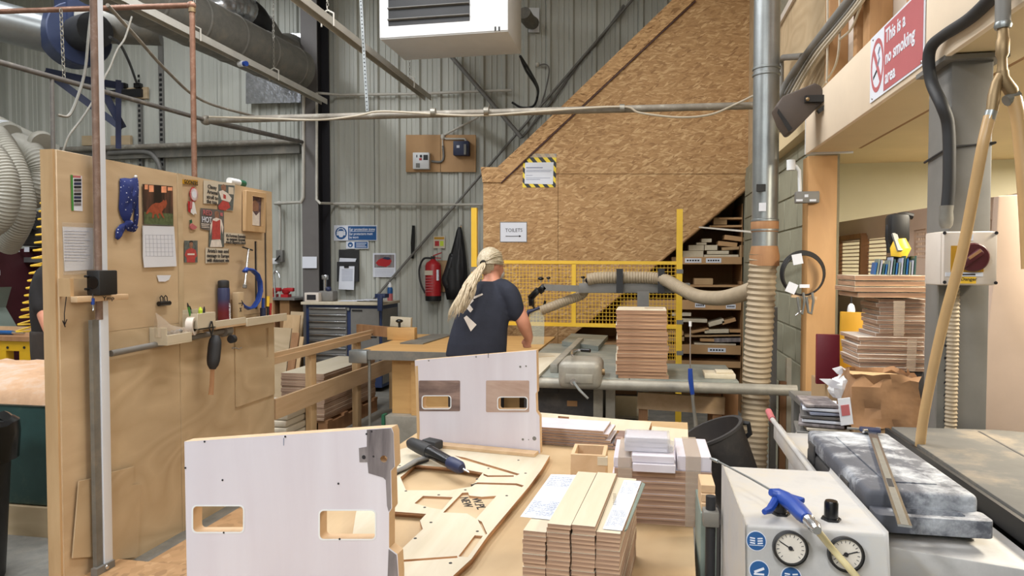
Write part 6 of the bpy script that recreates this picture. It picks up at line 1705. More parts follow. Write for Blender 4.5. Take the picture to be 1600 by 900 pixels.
# ---- fan and its ducts
fc = PD(110, 60, 7.2); ax_ = (V((.9, -.42, 0))).normalized()
t = thing('extractor_fan', 'dark blue centrifugal extractor fan on a bracket, high left', 'fan', fc - V((0, 0, .35)))
MB().lathe([(.0, 0), (.30, 0), (.31, .01), (.31, .22), (.30, .23), (0, .23)], fc, ax_, 32).build('scroll', 'fan_blue', t)
MB().lathe([(.18, -.04), (.21, -.03), (.21, .0), (.18, .0)], fc, ax_, 28).build('inlet_ring', 'navy', t)
for k in range(8): a = 2 * PI * k / 8; x_, y_, _z = frame_from(ax_); c = fc + x_ * (.255 * math.cos(a)) + y_ * (.255 * math.sin(a)) - ax_ * .004; MB().ell(c, (.014,) * 3, 8, 5).build('bolt', 'chrome', t)
MB().bar(fc + ax_ * .115 + V((0, 0, .1)), fc + ax_ * .115 + V((0, 0, 1.0)), .26, .30, ax_).build('outlet', 'fan_blue', t)
MB().cyl(fc + ax_ * .23, fc + ax_ * .55 - V((0, 0, .02)), .17, n=20).build('motor', 'rubber', t)
MB().cyl(PD(-60, 18, 6.6), fc - ax_ * .04, .19, n=28).build('inlet_duct', 'galv', t)
MB().cyl(fc + ax_ * .2 + V((0, 0, .1)), PD(250, 45, 7.3), .17, n=24).build('outlet_duct', 'galv_dull', t)
t = thing('fan_bracket', 'dark steel wall bracket carrying the extractor fan', 'bracket', PD(150, 160, 7.6))
for a, b in (((72, 112), (150, 128)), ((150, 128), (192, 135)), ((72, 112), (190, 200)), ((185, 125), (185, 232)), ((150, 122), (192, 200))): MB().bar(PD(*a, 7.4), PD(*b, 7.55), .05, .07).build('beam', 'navy', t)
# ---- isolators and wall clutter behind the fan
t = thing('isolator_bank', 'black switches on a timber board below the fan', 'switch', PD(195, 150, 8.4))
MB().box(wp(215, 146, .02), (.34, .04, .16)).build('board', 'ply2', t)
MB().box(wp(183, 147, .065), (.80, .05, .11)).build('rail', 'black', t)
for px in (193, 216): MB().box(wp(px, 134, .06), (.10, .08, .07)).build('switch', 'gloss_black', t, bev=.01)
tag(MB().box(wp(190, 220, .025), (.32, .05, .14)).build('timber_pad', 'ply2'), 'timber pad on the wall below the fan bracket, right', 'block')
tag(MB().box(wp(140, 220, .025), (.22, .05, .14)).build('timber_pad', 'ply2'), 'timber pad on the wall below the fan bracket, left', 'block')
for px, w_ in ((252, .07), (218, .06)):
    p = wp(px, 150, .02); z1 = wp(px, 60 if px == 252 else 155).z
    t = thing('cable_tray', 'dark perforated vertical cable tray, ' + ('the taller one behind the pipes' if px == 252 else 'the shorter one by the bracket'), 'cable tray', (p.x, p.y, 1.6))
    MB().bx(p.x - w_ / 2, p.x + w_ / 2, YW - .03, YW, 1.2, z1).build('tray', 'steel_grey', t)
    mb = MB()
    for k in range(40): mb.bx(p.x - w_ * .3, p.x + w_ * .3, YW - .032, YW - .03, 1.5 + k * .07, 1.54 + k * .07)
    o = mb.build('slots', 'black', t); o['kind'] = 'stuff'
# horizontal girt with pipes on the left half of the wall
t = thing('wall_girt', 'long horizontal girt with pipe along the left of the back wall', 'beam', (-5.8, 8.9, wp(200, 240).z))
MB().bx(-9.4, wp(472, 230).x, YW - .08, YW, wp(300, 246).z, wp(300, 232).z).build('beam', 'galv_dull', t)
MB().cyl((-9.4, YW - .13, wp(300, 229).z), (wp(474, 229).x, YW - .13, wp(300, 229).z), .035).build('pipe', 'pipe', t)
MB().tube(bez([wp(170, 239, .1), wp(225, 237, .1), wp(243, 248, .1), wp(251, 270, .1), wp(252, 320, .1)], 6), .035, 10).build('bent_conduit', 'steel_grey', t)
# ---- copper pipe run
c0 = PX(300, 8, -3.15); zc = c0.z; yc = c0.y
t = thing('copper_pipe', 'copper pipe crossing high left then dropping behind the partition', 'pipe', (c0.x, yc, 1.6))
a = PY(-60, 20, yc - .1); MB().tube([a, V((c0.x - .03, yc, zc)), ], .019, 12).build('run', 'copper', t)
MB().ell(V((c0.x - .005, yc, zc - .003)), (.033, .03, .03)).build('elbow', 'copper', t)
MB().cyl((c0.x, yc, zc - .02), (c0.x, yc, .3), .019, n=12).build('drop', 'copper', t)
MB().cyl((c0.x, yc, zc - .05), (c0.x, yc, zc - .02), .024, n=12).build('socket', 'brass', t)
# ---- steel air main
E = V((-3.90, 5.75, 2.86))
t = thing('air_main', 'grey steel air main crossing the hall above head height', 'pipe', E)
MB().cyl(PZ(-40, 86, 2.86), E, .019, n=12).build('near_run', 'pipe_dark', t)
MB().cyl(E, PZ(1178, 165, 2.86), .030, n=14).build('cross_run', 'pipe', t)
MB().cyl(E, PY(472, 222, 8.56), .026, n=12).build('far_run', 'pipe_dark', t)
MB().ell(E, (.05, .05, .045)).build('elbow', 'pipe', t)
for px in (677, 760, 972): p = PZ(px, 177 - (px - 600) * .02, 2.86); MB().lathe([(.031, -.02), (.036, -.02), (.036, .02), (.031, .02)], p, V((1, .07, 0)), 14).build('clip', 'chain', t)
t = thing('pale_cable', 'pale cable sagging along and below the steel air main', 'cable', PZ(1100, 190, 2.83))
def on_main(px, dy): p = PZ(px, 186 - (px - 320) * .0246 + 0, 2.86); return V((p.x, p.y - .03, p.z - dy / 1100 * 6.0))
MB().tube(bez([on_main(330, -2), on_main(420, 3), on_main(500, 7), on_main(560, 2), on_main(600, -4), on_main(700, 4), on_main(760, 6), on_main(850, 2), on_main(970, -2), on_main(1000, 8), on_main(1060, 16), on_main(1110, 13), on_main(1150, -2), PY(1180, 148, 5.9)], 6), .009, 8).build('cable', 'cable_white', t)
t = thing('perforated_strap', 'galvanised perforated strap holding up the air main', 'strap', on_main(573, 0))
a, b = PY(562, -30, 6.0), PY(574, 174, 5.85); MB().bar(a, b, .028, .004, V((0, 1, 0))).build('strap', 'galv', t)
mb = MB(); 
for k in range(34): c = a.lerp(b, (k + .5) / 34); mb.cyl(c - V((0, .004, 0)), c - V((0, .0025, 0)), .006, n=8)
o = mb.build('holes', 'black', t); o['kind'] = 'stuff'
t = tag(MB().tube(bez([PX(168, 8, -3.3), PX(215, 60, -3.5), PX(262, 112, -3.65), PX(318, 158, -3.8), PX(402, 183, -3.82)], 6), .012, 8).build('sagging_conduit', 'pipe'), 'pale conduit slanting down from the copper pipe to the air main', 'conduit')
t = tag(chain_mb(PX(95, 14, -4.05), PX(100, 124, -4.05), .010, .04).build('hanging_chain', 'chain', fix=False), 'short chain hanging before the extractor fan', 'chain')
t = tag(MB().tube(bez([PX(206, 26, -3.2), PX(195, 60, -3.2), PX(183, 78, -3.2), PX(172, 105, -3.2), PX(165, 118, -3.2), PX(145, 158, -3.2), PX(128, 185, -3.2), PX(108, 212, -3.2), PX(98, 238, -3.2)], 5), .006, 7).build('rope', 'galv_dull'), 'pale twisted rope hanging behind the white post', 'rope')
t = tag(MB().tube(bez([PX(143, 14, -3.15), PX(138, 60, -3.15), PX(133, 110, -3.15), PX(122, 150, -3.15), PX(108, 180, -3.15), PX(90, 180, -3.15)], 5), .008, 6).build('twisted_cord', 'galv_dull'), 'twisted grey cord swinging below the fan duct', 'cord')
t = tag(MB().cyl(PX(81, 119, -4.06), PX(84, 300, -4.06), .014).build('drop_pipe', 'pipe_dark'), 'slim pipe dropping from the air main at the far left', 'pipe')
t = tag(MB().tube(bez([PX(172, 58, -4.0), PX(188, 70, -4.2), PX(203, 100, -4.6), PX(213, 128, -5.0)], 5), .012, 7).build('black_lead', 'black'), 'black lead curving down to the switches on the wall', 'cable')
# ---- conduits on the wall and column
t = thing('wall_conduit', 'pale plastic conduit run along the back wall and column', 'conduit', wp(474, 316, .4))
cf = 8.57
MB().tube([PY(474.5, 147, cf), PY(474, 308, cf), PY(470, 316, cf), PY(430, 318, 8.9)], .022, 10).build('left_run', 'conduit', t)
MB().tube([PY(495, 145, cf), PY(494.5, 312, cf), PY(500, 317.5, cf), PY(520, 318, 8.9), PY(754, 320, 8.9)], .018, 10).build('right_run', 'conduit', t)
MB().tube([PY(474.5, 149, cf), PY(480, 144, cf), PY(530, 148, 8.9), PY(640, 147, 8.9), PY(768, 142, 8.9), PY(800, 141, 8.9)], .018, 10).build('upper_run', 'conduit', t)
MB().tube([PY(437, 320, 8.9), PY(437.5, 350, 8.9), PY(437, 390, 8.9)], .018, 10).build('drop', 'conduit', t)
MB().ell(PY(436, 318, 8.9), (.035, .03, .035)).build('tee_box', 'conduit', t)
MB().box(PY(438, 400, 8.9), (.10, .06, .16)).build('junction_box', 'steel_grey', t, bev=.006)
t = thing('wall_switch', 'small white lever switch on the wall behind the partition end', 'switch', PY(429, 415, 8.9)); MB().box(PY(430, 408, 8.92), (.10, .06, .08)).build('body', 'white', t, bev=.006); MB().cyl(PY(430, 408, 8.9), PY(437, 400, 8.8), .01).build('lever', 'black', t)
# ---- wall bracing rods
tag(MB().cyl(PY(1000, -14, 8.9), PY(582, 470, 8.9), .016).build('brace_rod', 'steel_grey'), 'long diagonal brace rod rising to the right across the wall', 'rod')
tag(MB().cyl(PY(705, 88, 8.85), PY(815, 215, 8.85), .028).build('brace_rod', 'steel_grey'), 'short diagonal rod falling to the right below the heater', 'rod')
tag(MB().tube(bez([PY(975, 8, 8.93), PY(940, 58, 8.93), PY(905, 98, 8.93), PY(868, 150, 8.93), PY(815, 215, 8.93)], 4), .018, 7).build('grey_lead', 'steel_grey'), 'grey lead tied along the diagonal brace rod', 'cable')
# ---- board with isolator and controller
t = thing('control_board', 'brown board on the wall with white controller and black isolator', 'board', wp(690, 270))
wplate(wrc(635, 211, 688.5, 269), 'mdf', 'board_half', t, .02); wplate(wrc(689.2, 211, 744, 269), 'mdf', 'board_half', t, .02)
k = wplate(wrc(647.5, 239.5, 673, 265), 'white', 'controller', t, .07, .021, bev=.006)
for a in ((661.5, 242, 668.5, 250, 'black'), (656, 242, 659.5, 246, 'black'), (655, 247, 659, 250.5, 'red'), (650.5, 242, 652, 246, 'black'), (650, 255, 656, 262, 'steel_grey')): wplate(wrc(*a[:4]), a[4], 'display', k, .004, .0925)
k = wplate(wrc(711, 222, 735, 244.5), 'navy', 'isolator', t, .10, .021, bev=.01); p = wp(727, 233, .13); MB().bx(p.x - .015, p.x + .015, p.y - .02, p.y, p.z - .07, p.z + .06).build('handle', 'steel_grey', k)
wplate(wrc(713.5, 227, 718, 231), 'paper', 'label', k, .002, .1215)
MB().tube(bez([wp(674, 252, .04), wp(688, 253, .04), wp(693, 246, .04), wp(692, 228, .04)], 5), .015, 8).build('cable', 'steel_grey', t)
MB().tube([wp(692, 232, .04), wp(691.5, 214, .04), wp(697, 217, .04), wp(726, 217, .04), wp(729, 222, .04)], .014, 8).build('conduit_loop', 'conduit', t)
MB().ell(wp(692, 214, .04), (.03, .03, .04)).build('box_gland', 'conduit', t)
MB().tube([wp(692, 212, .03), wp(715, 200, .03), wp(742, 186, .03), wp(764, 170, .03), wp(767, 142, .03)], .015, 8).build('conduit_feed', 'conduit', t)
# ---- safety signs
def sign_text(s_, px, py, px1, sz, mt, par, off): text(s_, sz, wp(px, py, off), UXp, UZ, mt, par, width=wp(px1, py, off).x - wp(px, py, off).x, bold=.0008)
t = thing('ear_protection_sign', 'white and blue ear protection sign on the back wall', 'sign', wp(555, 376))
wplate(wrc(522, 352, 589, 376), 'paper', 'backing', t, .004); wplate(wrc(544, 353.5, 588, 375), 'sign_blue', 'blue_field', t, .002, .0045)
c = wp(533, 364.3, .0045); MB().lathe([(0, 0), (.083, 0), (.083, .002), (0, .002)], c, (0, -1, 0), 32).build('blue_disc', 'sign_blue', t)
e = c - V((0, .004, 0))
MB().plate([(-.035, -.03), (-.02, -.055), (.02, -.055), (.035, -.03), (.035, .03), (-.035, .03)], e, UXp, UZ, .002).build('head_symbol', 'paper', t)
MB().tube([e + V((-.05, 0, .0)), e + V((-.048, 0, .035)), e + V((-.025, 0, .06)), e + V((.025, 0, .06)), e + V((.048, 0, .035)), e + V((.05, 0, 0))], .007, 6).build('band_symbol', 'paper', t)
for s_ in (-1, 1): MB().box(e + V((.05 * s_, 0, -.005)), (.026, .004, .05)).build('cup_symbol', 'paper', t)
sign_text('Ear protection zone', 545.5, 360.5, 585.5, .055, 'paper', t, .008); MB().bar(wp(545.5, 361.6, .008), wp(585, 361.6, .008), .003, .006).build('underline', 'paper', t)
sign_text('Ear protectors must', 545.5, 367.3, 582, .05, 'paper', t, .008); sign_text('be worn', 545.5, 372.6, 560, .05, 'paper', t, .008)
t = thing('mask_sign', 'small blue and white mask sign below the ear protection sign', 'sign', wp(558, 389))
wplate(wrc(541, 377, 576, 388.7), 'paper', 'backing', t, .004); wplate(wrc(554, 378, 574.5, 387.5), 'sign_blue', 'blue_field', t, .002, .0045)
c = wp(547.5, 382.5, .0045); MB().lathe([(0, 0), (.036, 0), (.036, .002), (0, .002)], c, (0, -1, 0), 24).build('blue_disc', 'sign_blue', t); MB().plate([(-.018, .005), (-.010, -.02), (.010, -.02), (.018, .005)], c - V((0, .003, 0)), UXp, UZ, .001).build('mask_symbol', 'paper', t)
for i in range(3): MB().bar(wp(556.5, 380.3 + i * 2.6, .008), wp(572.5 - 2 * (i == 1), 380.3 + i * 2.6, .008), .002, .009).build('print_line', 'paper', t)
t = thing('fire_sign', 'small cream fire extinguisher notice on the back wall', 'sign', wp(686, 388)); wplate(wrc(677, 369, 695.5, 388), 'newsprint', 'backing', t, .004); wplate(wrc(678.5, 370.5, 694, 374), 'mustard', 'header', t, .002, .0045); wplate(wrc(679.5, 376.5, 686, 384.5), 'red', 'red_symbol', t, .002, .0045); wplate(wrc(687.5, 376.5, 693, 384.5), 'green_lime', 'text_block', t, .002, .0045)
# ---- document rack, clipboard, calendar
t = thing('document_rack', 'black wall rack with clipboard and papers', 'rack', wp(545, 440)); wplate(wrc(530, 390, 561.5, 440), 'rubber', 'back_plate', t, .01); wplate(wrc(527, 409, 560.5, 440), 'rubber', 'front_pocket', t, .012, .07)
wplate([(530, 409), (555, 410), (557, 404), (531, 403)], 'paper', 'papers', t, .004, .04); wplate(wrc(531, 416, 553, 450), 'paper', 'clipboard_sheet', t, .003, .085); wplate([(529, 452), (553, 453), (554, 416), (531, 416)], 'paper', 'clip_sheet', t, .003, .09)
wplate(wrc(538, 413.5, 545, 418.5), 'black', 'clip', t, .01, .095)
mb = MB()
for i in range(9): mb.bar(wp(534, 421 + i * 2.2, .0945), wp(551, 421 + i * 2.2, .0945), .002, .006)
mb.build('text_lines', 'ink_faint', t)
t = thing('car_calendar', 'wall calendar with a red car picture beside the document rack', 'calendar', wp(600, 433)); wplate(wrc(583, 395.5, 618.5, 433), 'paper', 'sheet', t, .006); wplate(wrc(585, 398, 616, 418), 'stained_grey', 'picture', t, .002, .0065)
wplate([(587, 411), (591, 406), (599, 402.5), (609, 403), (612, 408), (609, 414), (603, 417), (591, 415)], 'red', 'car', t, .002, .009); wplate([(597, 404), (601, 401.5), (608, 402), (611, 405), (606, 406)], 'navy', 'car_glass', t, .002, .0115)
mb = MB()
for i in range(5): mb.bar(wp(586, 421 + i * 2.3, .0065), wp(615, 421 + i * 2.3, .0065), .0015, .004)
mb.build('date_rows', 'ink_faint', t)
t = tag(wplate([(287.0 + 358, 352.5), (648.5, 352.5), (648.5, 378), (647, 404), (643.5, 404), (643, 380)], 'gloss_black', 'black_strap', None, .03, .0), 'slim black strap hanging on the back wall', 'strap')
t = tag(wplate(wrc(472.5, 401, 495, 419), 'paper', 'column_notice', None, .003, .41), 'blank white notice stuck on the steel column', 'notice')
# ---- extinguisher and coat
c = wp(677, 470, .12)
t = thing('fire_extinguisher', 'red fire extinguisher hanging on the back wall', 'extinguisher', c)
rE = (wp(689, 440).x - wp(665, 440).x) / 2 * .98; H = wp(677, 407, .12).z - c.z; zb_ = c.z
MB().lathe([(rE * .98, 0), (rE, .01), (rE, .065)], c, n=26).build('base_skirt', 'black', t)
MB().lathe([(rE, .066), (rE, H - .07), (rE * .85, H - .03), (rE * .4, H), (rE * .25, H + .02)], c, n=26).build('cylinder', 'red', t)
MB().box(c + V((0, 0, H + .035)), (.05, .05, .04)).build('valve', 'black', t); MB().bar(c + V((0, 0, H + .06)), c + V((.12, -.02, H + .10)), .02, .012).build('lever', 'red', t); MB().bar(c + V((0, 0, H + .035)), c + V((.11, -.02, H + .03)), .02, .012).build('handle', 'red', t)
MB().tube(bez([c + V((-.02, 0, H + .03)), c + V((-.13, 0, H + .02)), c + V((-.19, 0, H - .12)), c + V((-.17, 0, H - .30)), c + V((-.11, 0, .1))], 6), .013, 8).build('hose', 'rubber', t)
MB().bx(c.x - rE * .8, c.x + rE * .25, c.y - rE - .003, c.y - rE + .05, zb_ + H - .19, zb_ + H - .13).build('cream_label', 'newsprint', t)
mb = MB()
for i in range(6): mb.bx(c.x - rE * .7, c.x + rE * (.2 + .1 * (i % 2)), c.y - rE - .004, c.y - rE + .05, zb_ + .12 + i * .035, zb_ + .13 + i * .035)
mb.build('white_print', 'sign_red', t)
MB().bx(c.x + rE * .5, c.x + rE * .92, c.y - rE * .75, c.y - rE * .4, zb_ + H - .26, zb_ + H - .12).build('white_tag', 'paper', t)
tag(wplate(wrc(684, 407, 699, 456), 'card', 'backing_card', None, .01), 'brown card panel on the wall behind the extinguisher', 'board')
t = thing('black_coat', 'black coat hanging from a hook on the back wall', 'coat', wp(715, 470, .12))
mb = MB(); prev = None; rows = [(355, 718, 2), (362, 718, 5), (375, 717.5, 8), (395, 716, 12.5), (415, 714, 17), (432, 712.5, 20), (450, 712, 19), (468, 712, 15)]
n_ = 22
for py, cx, hw in rows:
    a = wp(cx, py, .09); w_ = hw / 1100 * 8.7
    b = mb.add([(a.x + w_ * math.cos(2 * PI * k / n_) * (1 + .05 * math.sin(5 * k)), a.y + .08 * math.sin(2 * PI * k / n_) * (.4 + hw / 22) * (1 + .25 * math.sin(k * 2.3 + py)), a.z) for k in range(n_)])
    if prev is not None:
        for k in range(n_): mb.face((prev + k, prev + (k + 1) % n_, b + (k + 1) % n_, b + k))
    prev = b
mb.face([prev + k for k in range(n_)]); mb.build('body', 'black', t, smooth=180)
limb(mb := MB(), [wp(707, 400, .12), wp(701, 425, .13), wp(697, 437, .13), wp(700, 448, .13)], [.05, .06, .06, .05]); mb.build('sleeve', 'black', t, smooth=180)
MB().cyl(wp(720, 352, 0), wp(720, 354, .09), .012).build('hook', 'chrome', t)
# ---- toilets sign and warning notice on the strand board
t = thing('toilets_sign', 'white sign reading toilets with an arrow on the strand board', 'sign', PY(802, 379, YS))
vplate([(781, 378.5), (823.5, 378.5), (823.5, 346.5), (781, 346.5)], YS - .004, .003, 'steel_grey', 'border', t); vplate([(782, 377.5), (822.5, 377.5), (822.5, 347.8), (782, 347.8)], YS - .006, .0018, 'paper', 'sheet', t)
p = PY(789.5, 362.5, YS - .0063); text('TOILETS', .055, p, UXp, UZ, 'ink', t, width=PY(816, 362, YS).x - PY(789.5, 362, YS).x)
a, b = PY(790, 369, YS - .0075), PY(811, 369, YS - .0075); mb = MB(); mb.bar(a, b, .002, .006); mb.build('arrow_line', 'ink', t); MB().plate([(0, -.012), (.026, 0), (0, .012)], b, UXp, UZ, .001).build('arrow_head', 'ink', t)
t = thing('warning_notice', 'white notice framed in yellow and black hazard tape on strand board', 'notice', PY(842, 294, YS))
m, tt, p_ = nt('hazard'); tc = tt.nodes.new('ShaderNodeTexCoord'); mp = tt.nodes.new('ShaderNodeMapping'); mp.inputs['Rotation'].default_value = (0, R(40), 0); tt.links.new(tc.outputs['Object'], mp.inputs[0])
wv = N(tt, 'ShaderNodeTexWave', Scale=4.2); wv.bands_direction = 'X'; tt.links.new(mp.outputs[0], wv.inputs['Vector'])
r_ = ramp(tt, wv.outputs['Fac'], [(.49, lin((40, 42, 46))), (.51, lin((238, 212, 60)))]); tt.links.new(r_, p_.inputs['Base Color']); M['hazard'] = m
vplate([(816.5, 293), (868, 292.5), (869.5, 240), (817.5, 240)], YS - .004, .003, 'hazard', 'hazard_tape', t); vplate([(817.5, 246), (869.5, 246), (869.5, 240), (817.5, 240)], YS - .006, .0018, 'tape_clear', 'brown_tape', t)
vplate([(819.5, 287), (864, 288), (865, 253.5), (820.5, 254)], YS - .006, .0018, 'paper', 'sheet', t)
mb = MB()
for i, (w_, y) in enumerate(((26, 262), (40, 266), (38, 268), (10, 274), (38, 278), (22, 280.5))): mb.bar(PY(822, y, YS - .0065), PY(822 + w_, y, YS - .0065), .002, .012 if i == 0 else .005)
mb.build('text_lines', 'ink_faint', t)
# ---- blue workshop cabinet
cx0, cx1, cyf, cyb, cz1 = -4.16, -3.17, 8.1, 8.7, 1.10
t = thing('tool_cabinet', 'blue framed drawer cabinet with pale worktop against the back wall', 'cabinet', ((cx0 + cx1) / 2, 8.4, 0))
MB().bx(cx0, cx1, cyf + .02, cyb, .06, cz1 - .03).build('body', 'blue_dark', t); MB().bx(cx0 - .04, cx1 + .03, cyf - .04, cyb, cz1 - .0295, cz1 + .005).build('worktop', 'birch', t, bev=.003)
MB().bx(cx1 - .002, cx1 + .004, cyf + .05, cyb - .03, .1, cz1 - .08).build('side_panel', 'steel_grey', t)
dx0, dx1 = PY(483, 500, cyf).x, PY(541.5, 500, cyf).x; zt_ = PY(500, 480, cyf).z; hh = (zt_ - .30) / 9
for i in range(9):
    z1 = zt_ - i * hh; d_ = MB().bx(dx0, dx1, cyf, cyf + .02, z1 - hh + .006, z1).build('drawer', 'steel_grey', t); MB().bx(dx0 + .005, dx1 - .005, cyf - .022, cyf - .001, z1 - .022, z1 - .004).build('handle', 'chrome', d_, bev=.004)
a, b = PY(548, 482, cyf), PY(592, 482, cyf); d_ = MB().bx(a.x, b.x, cyf, cyf + .02, .30, a.z).build('door', 'steel_grey', t); MB().bx(a.x + .02, a.x + .15, cyf - .012, cyf - .001, a.z - .03, a.z - .015).build('handle', 'black', d_)
p = PY(544, 483, cyf - .01); MB().cyl(p, p + V((0, .012, 0)), .018).build('lock', 'chrome', t)
zt_ = cz1 + .006
t = thing('machine_vice', 'small grey vice and box standing on the cabinet worktop', 'vice', PY(500, 470, 8.3)); 
MB().box(V((PY(490, 460, 8.2).x, 8.2, zt_ + .055)), (.19, .12, .11)).build('box', 'offwhite', t, bev=.006); MB().bx(PY(490, 460, 8.2).x - .06, PY(490, 460, 8.2).x + .06, 8.136, 8.139, zt_ + .02, zt_ + .085).build('box_opening', 'ink', t)
p = V((PY(513, 460, 8.3).x, 8.3, zt_)); MB().bx(p.x - .10, p.x + .10, 8.22, 8.38, zt_, zt_ + .13).build('vice_body', 'steel_grey', t, bev=.02); MB().cyl(p + V((-.03, -.03, .13)), p + V((-.03, -.03, .30)), .02).build('post', 'chrome', t); MB().box(p + V((-.03, -.03, .30)), (.07, .06, .06)).build('head', 'chrome', t, bev=.01); MB().ell(p + V((.03, -.05, .15)), (.035, .035, .035)).build('blue_knob', 'navy', t)
for k, (px, py, r_) in enumerate(((548, 467, .1), (572, 466, -.2), (585, 466, .3))):
    a = V((PY(px, py, 8.35).x, 8.33, zt_ + .002 + k * .008)); o = MB().box(a + V((0, 0, .003)), (.24, .2, .006), (0, 0, r_)).build('paper_sheaf', 'paper', None); tag(o, ('left', 'middle', 'right')[k] + ' sheaf of papers on the cabinet worktop', 'paper')
c = V((PY(609.5, 468, 8.55).x, 8.55, zt_)); t = thing('spray_can', 'blue and red spray can on the cabinet worktop', 'spray can', c); MB().lathe([(.034, 0), (.035, .003), (.035, .09)], c, n=20).build('lower_body', 'sign_red', t); MB().lathe([(.035, .0905), (.035, .15), (.028, .17)], c, n=20).build('upper_body', 'sign_blue', t); MB().lathe([(.026, .171), (.026, .20), (.012, .215), (.012, .235)], c, n=16).build('cap', 'white', t)
p = PY(594, 464, cyf - .06); t = thing('bench_clamp', 'dark blue clamp gripping the cabinet worktop edge', 'clamp', p - V((0, 0, .16))); MB().box(p + V((0, .06, .012)), (.13, .15, .05)).build('jaw', 'blue_dark', t, bev=.006); MB().box(p + V((0, 0, -.07)), (.06, .04, .2)).build('stem', 'blue_dark', t, bev=.006)
# reds left of the cabinet: vices on a side bench
t = thing('side_bench', 'brown side bench with shelves beside the blue cabinet', 'bench', PY(440, 560, 8.5) * 1); a, b = PY(426, 465, 8.4), PY(452, 465, 8.4)
MB().bx(a.x, b.x + .1, 8.35, 8.85, a.z - .03, a.z).build('top', 'steel_grey', t); MB().bx(a.x + .1, b.x, 8.4, 8.8, .0, a.z - .031).build('cabinet', 'mdf_dark', t); MB().bx(a.x, a.x + .03, 8.4, 8.8, 0, a.z - .031).build('side', 'sold_wood', t)
for px, r_ in ((427, .07), (447, .06)):
    c = PY(px, 452, 8.55); c.z = a.z; t = thing('red_vice', 'red bench vice on the side bench, ' + ('left one' if px == 427 else 'right one'), 'vice', c); MB().box(c + V((0, 0, .02)), (.10, .1, .04)).build('foot', 'red', t); MB().lathe([(.03, .041), (.05, .06), (.06, .1), (.03, .12), (0, .12)], c, n=16).build('body', 'red', t); MB().box(c + V((.06, 0, .1)), (.1, .06, .05)).build('jaw', 'red', t, bev=.01)
t = tag(MB().tube(bez([PY(437, 434, 8.42), PY(435, 427, 8.42), PY(431, 424, 8.42), PY(428, 428, 8.42), PY(429, 445, 8.42), PY(430, 466, 8.42)], 4), .013, 8).build('tap_spout', 'chrome'), 'small chrome spout above the side bench', 'spout')
# ================================================================ RIGHT SIDE: MEZZANINE FRONT, POST, CLUTTER
rr = random.Random(31)
# ---- no smoking sign on the fascia
XSG = XF - .002
def fx(px, py, off=0.0): return PX(px, py, XSG - off)
def fpl(pts, off, th, mt, name, par, holes=()):
    f2 = lambda l: [(-fx(a, b).y, fx(a, b).z) for a, b in l]
    return MB().plate(f2(pts), (XSG - off, 0, 0), (0, -1, 0), (0, 0, 1), th, [f2(h) for h in holes]).build(name, mt, par)
t = thing('no_smoking_sign', 'red and white no smoking sign on the mezzanine fascia', 'sign', fx(1400, 130))
ya_, yb_ = fx(1361, 110).y, fx(1446, 40).y; z0_, z1_ = 2.215, 2.475
mid = lambda s_: ya_ + (yb_ - ya_) * s_
def frc(s0, s1, z0, z1): return [(-mid(s0), z0), (-mid(s1), z0), (-mid(s1), z1), (-mid(s0), z1)]
MB().plate(frc(0, 1, z0_, z1_), (XSG, 0, 0), (0, -1, 0), (0, 0, 1), .003).build('backing', 'paper', t)
MB().plate(frc(.30, .985, z0_ + .008, z1_ - .008), (XSG - .0032, 0, 0), (0, -1, 0), (0, 0, 1), .001).build('red_field', 'sign_red', t)
cc = (-(mid(.155)), (z0_ + z1_) / 2); rx = abs(mid(.135) - mid(0)); rz_ = .105
el = lambda k_: [(cc[0] + rx * k_ * math.cos(2 * PI * i / 32), cc[1] + rz_ * k_ * math.sin(2 * PI * i / 32)) for i in range(32)]
MB().plate(el(1), (XSG - .0032, 0, 0), (0, -1, 0), (0, 0, 1), .001, [el(.82)]).build('prohibition_ring', 'sign_red', t)
MB().plate([(cc[0] - rx * .62, cc[1] + rz_ * .5), (cc[0] - rx * .45, cc[1] + rz_ * .68), (cc[0] + rx * .62, cc[1] - rz_ * .5), (cc[0] + rx * .45, cc[1] - rz_ * .68)], (XSG - .0034, 0, 0), (0, -1, 0), (0, 0, 1), .001).build('prohibition_bar', 'sign_red', t)
MB().plate([(cc[0] - rx * .6, cc[1] - rz_ * .45), (cc[0] + rx * .1, cc[1] - rz_ * .2), (cc[0] + rx * .1, cc[1] - rz_ * .08), (cc[0] - rx * .6, cc[1] - rz_ * .33)], (XSG - .0033, 0, 0), (0, -1, 0), (0, 0, 1), .0008).build('cigarette_symbol', 'ink', t)
MB().tube([V((XSG - .004, -(cc[0] + rx * .1), cc[1] - rz_ * .05)), V((XSG - .004, -(cc[0] + rx * .4), cc[1] + rz_ * .2)), V((XSG - .004, -(cc[0] + rx * .2), cc[1] + rz_ * .4)), V((XSG - .004, -(cc[0] + rx * .45), cc[1] + rz_ * .6))], .003, 5).build('smoke_symbol', 'ink_faint', t)
for s_, z, s1 in (('This is a', .185, .70), ('no smoking', .105, .86), ('area', .03, .53)):
    text(s_, .072, V((XSG - .0044, mid(.335), z0_ + z)), V((0, -1, 0)), UZ, 'paper', t, width=abs(mid(s1) - mid(.335)), bold=.0015)
for s_ in (.06, .97):
    for z in (z0_ + .012, z1_ - .012): MB().ell((XSG - .004, mid(s_), z), (.003, .006, .006), 8, 5).build('screw', 'chrome', t)
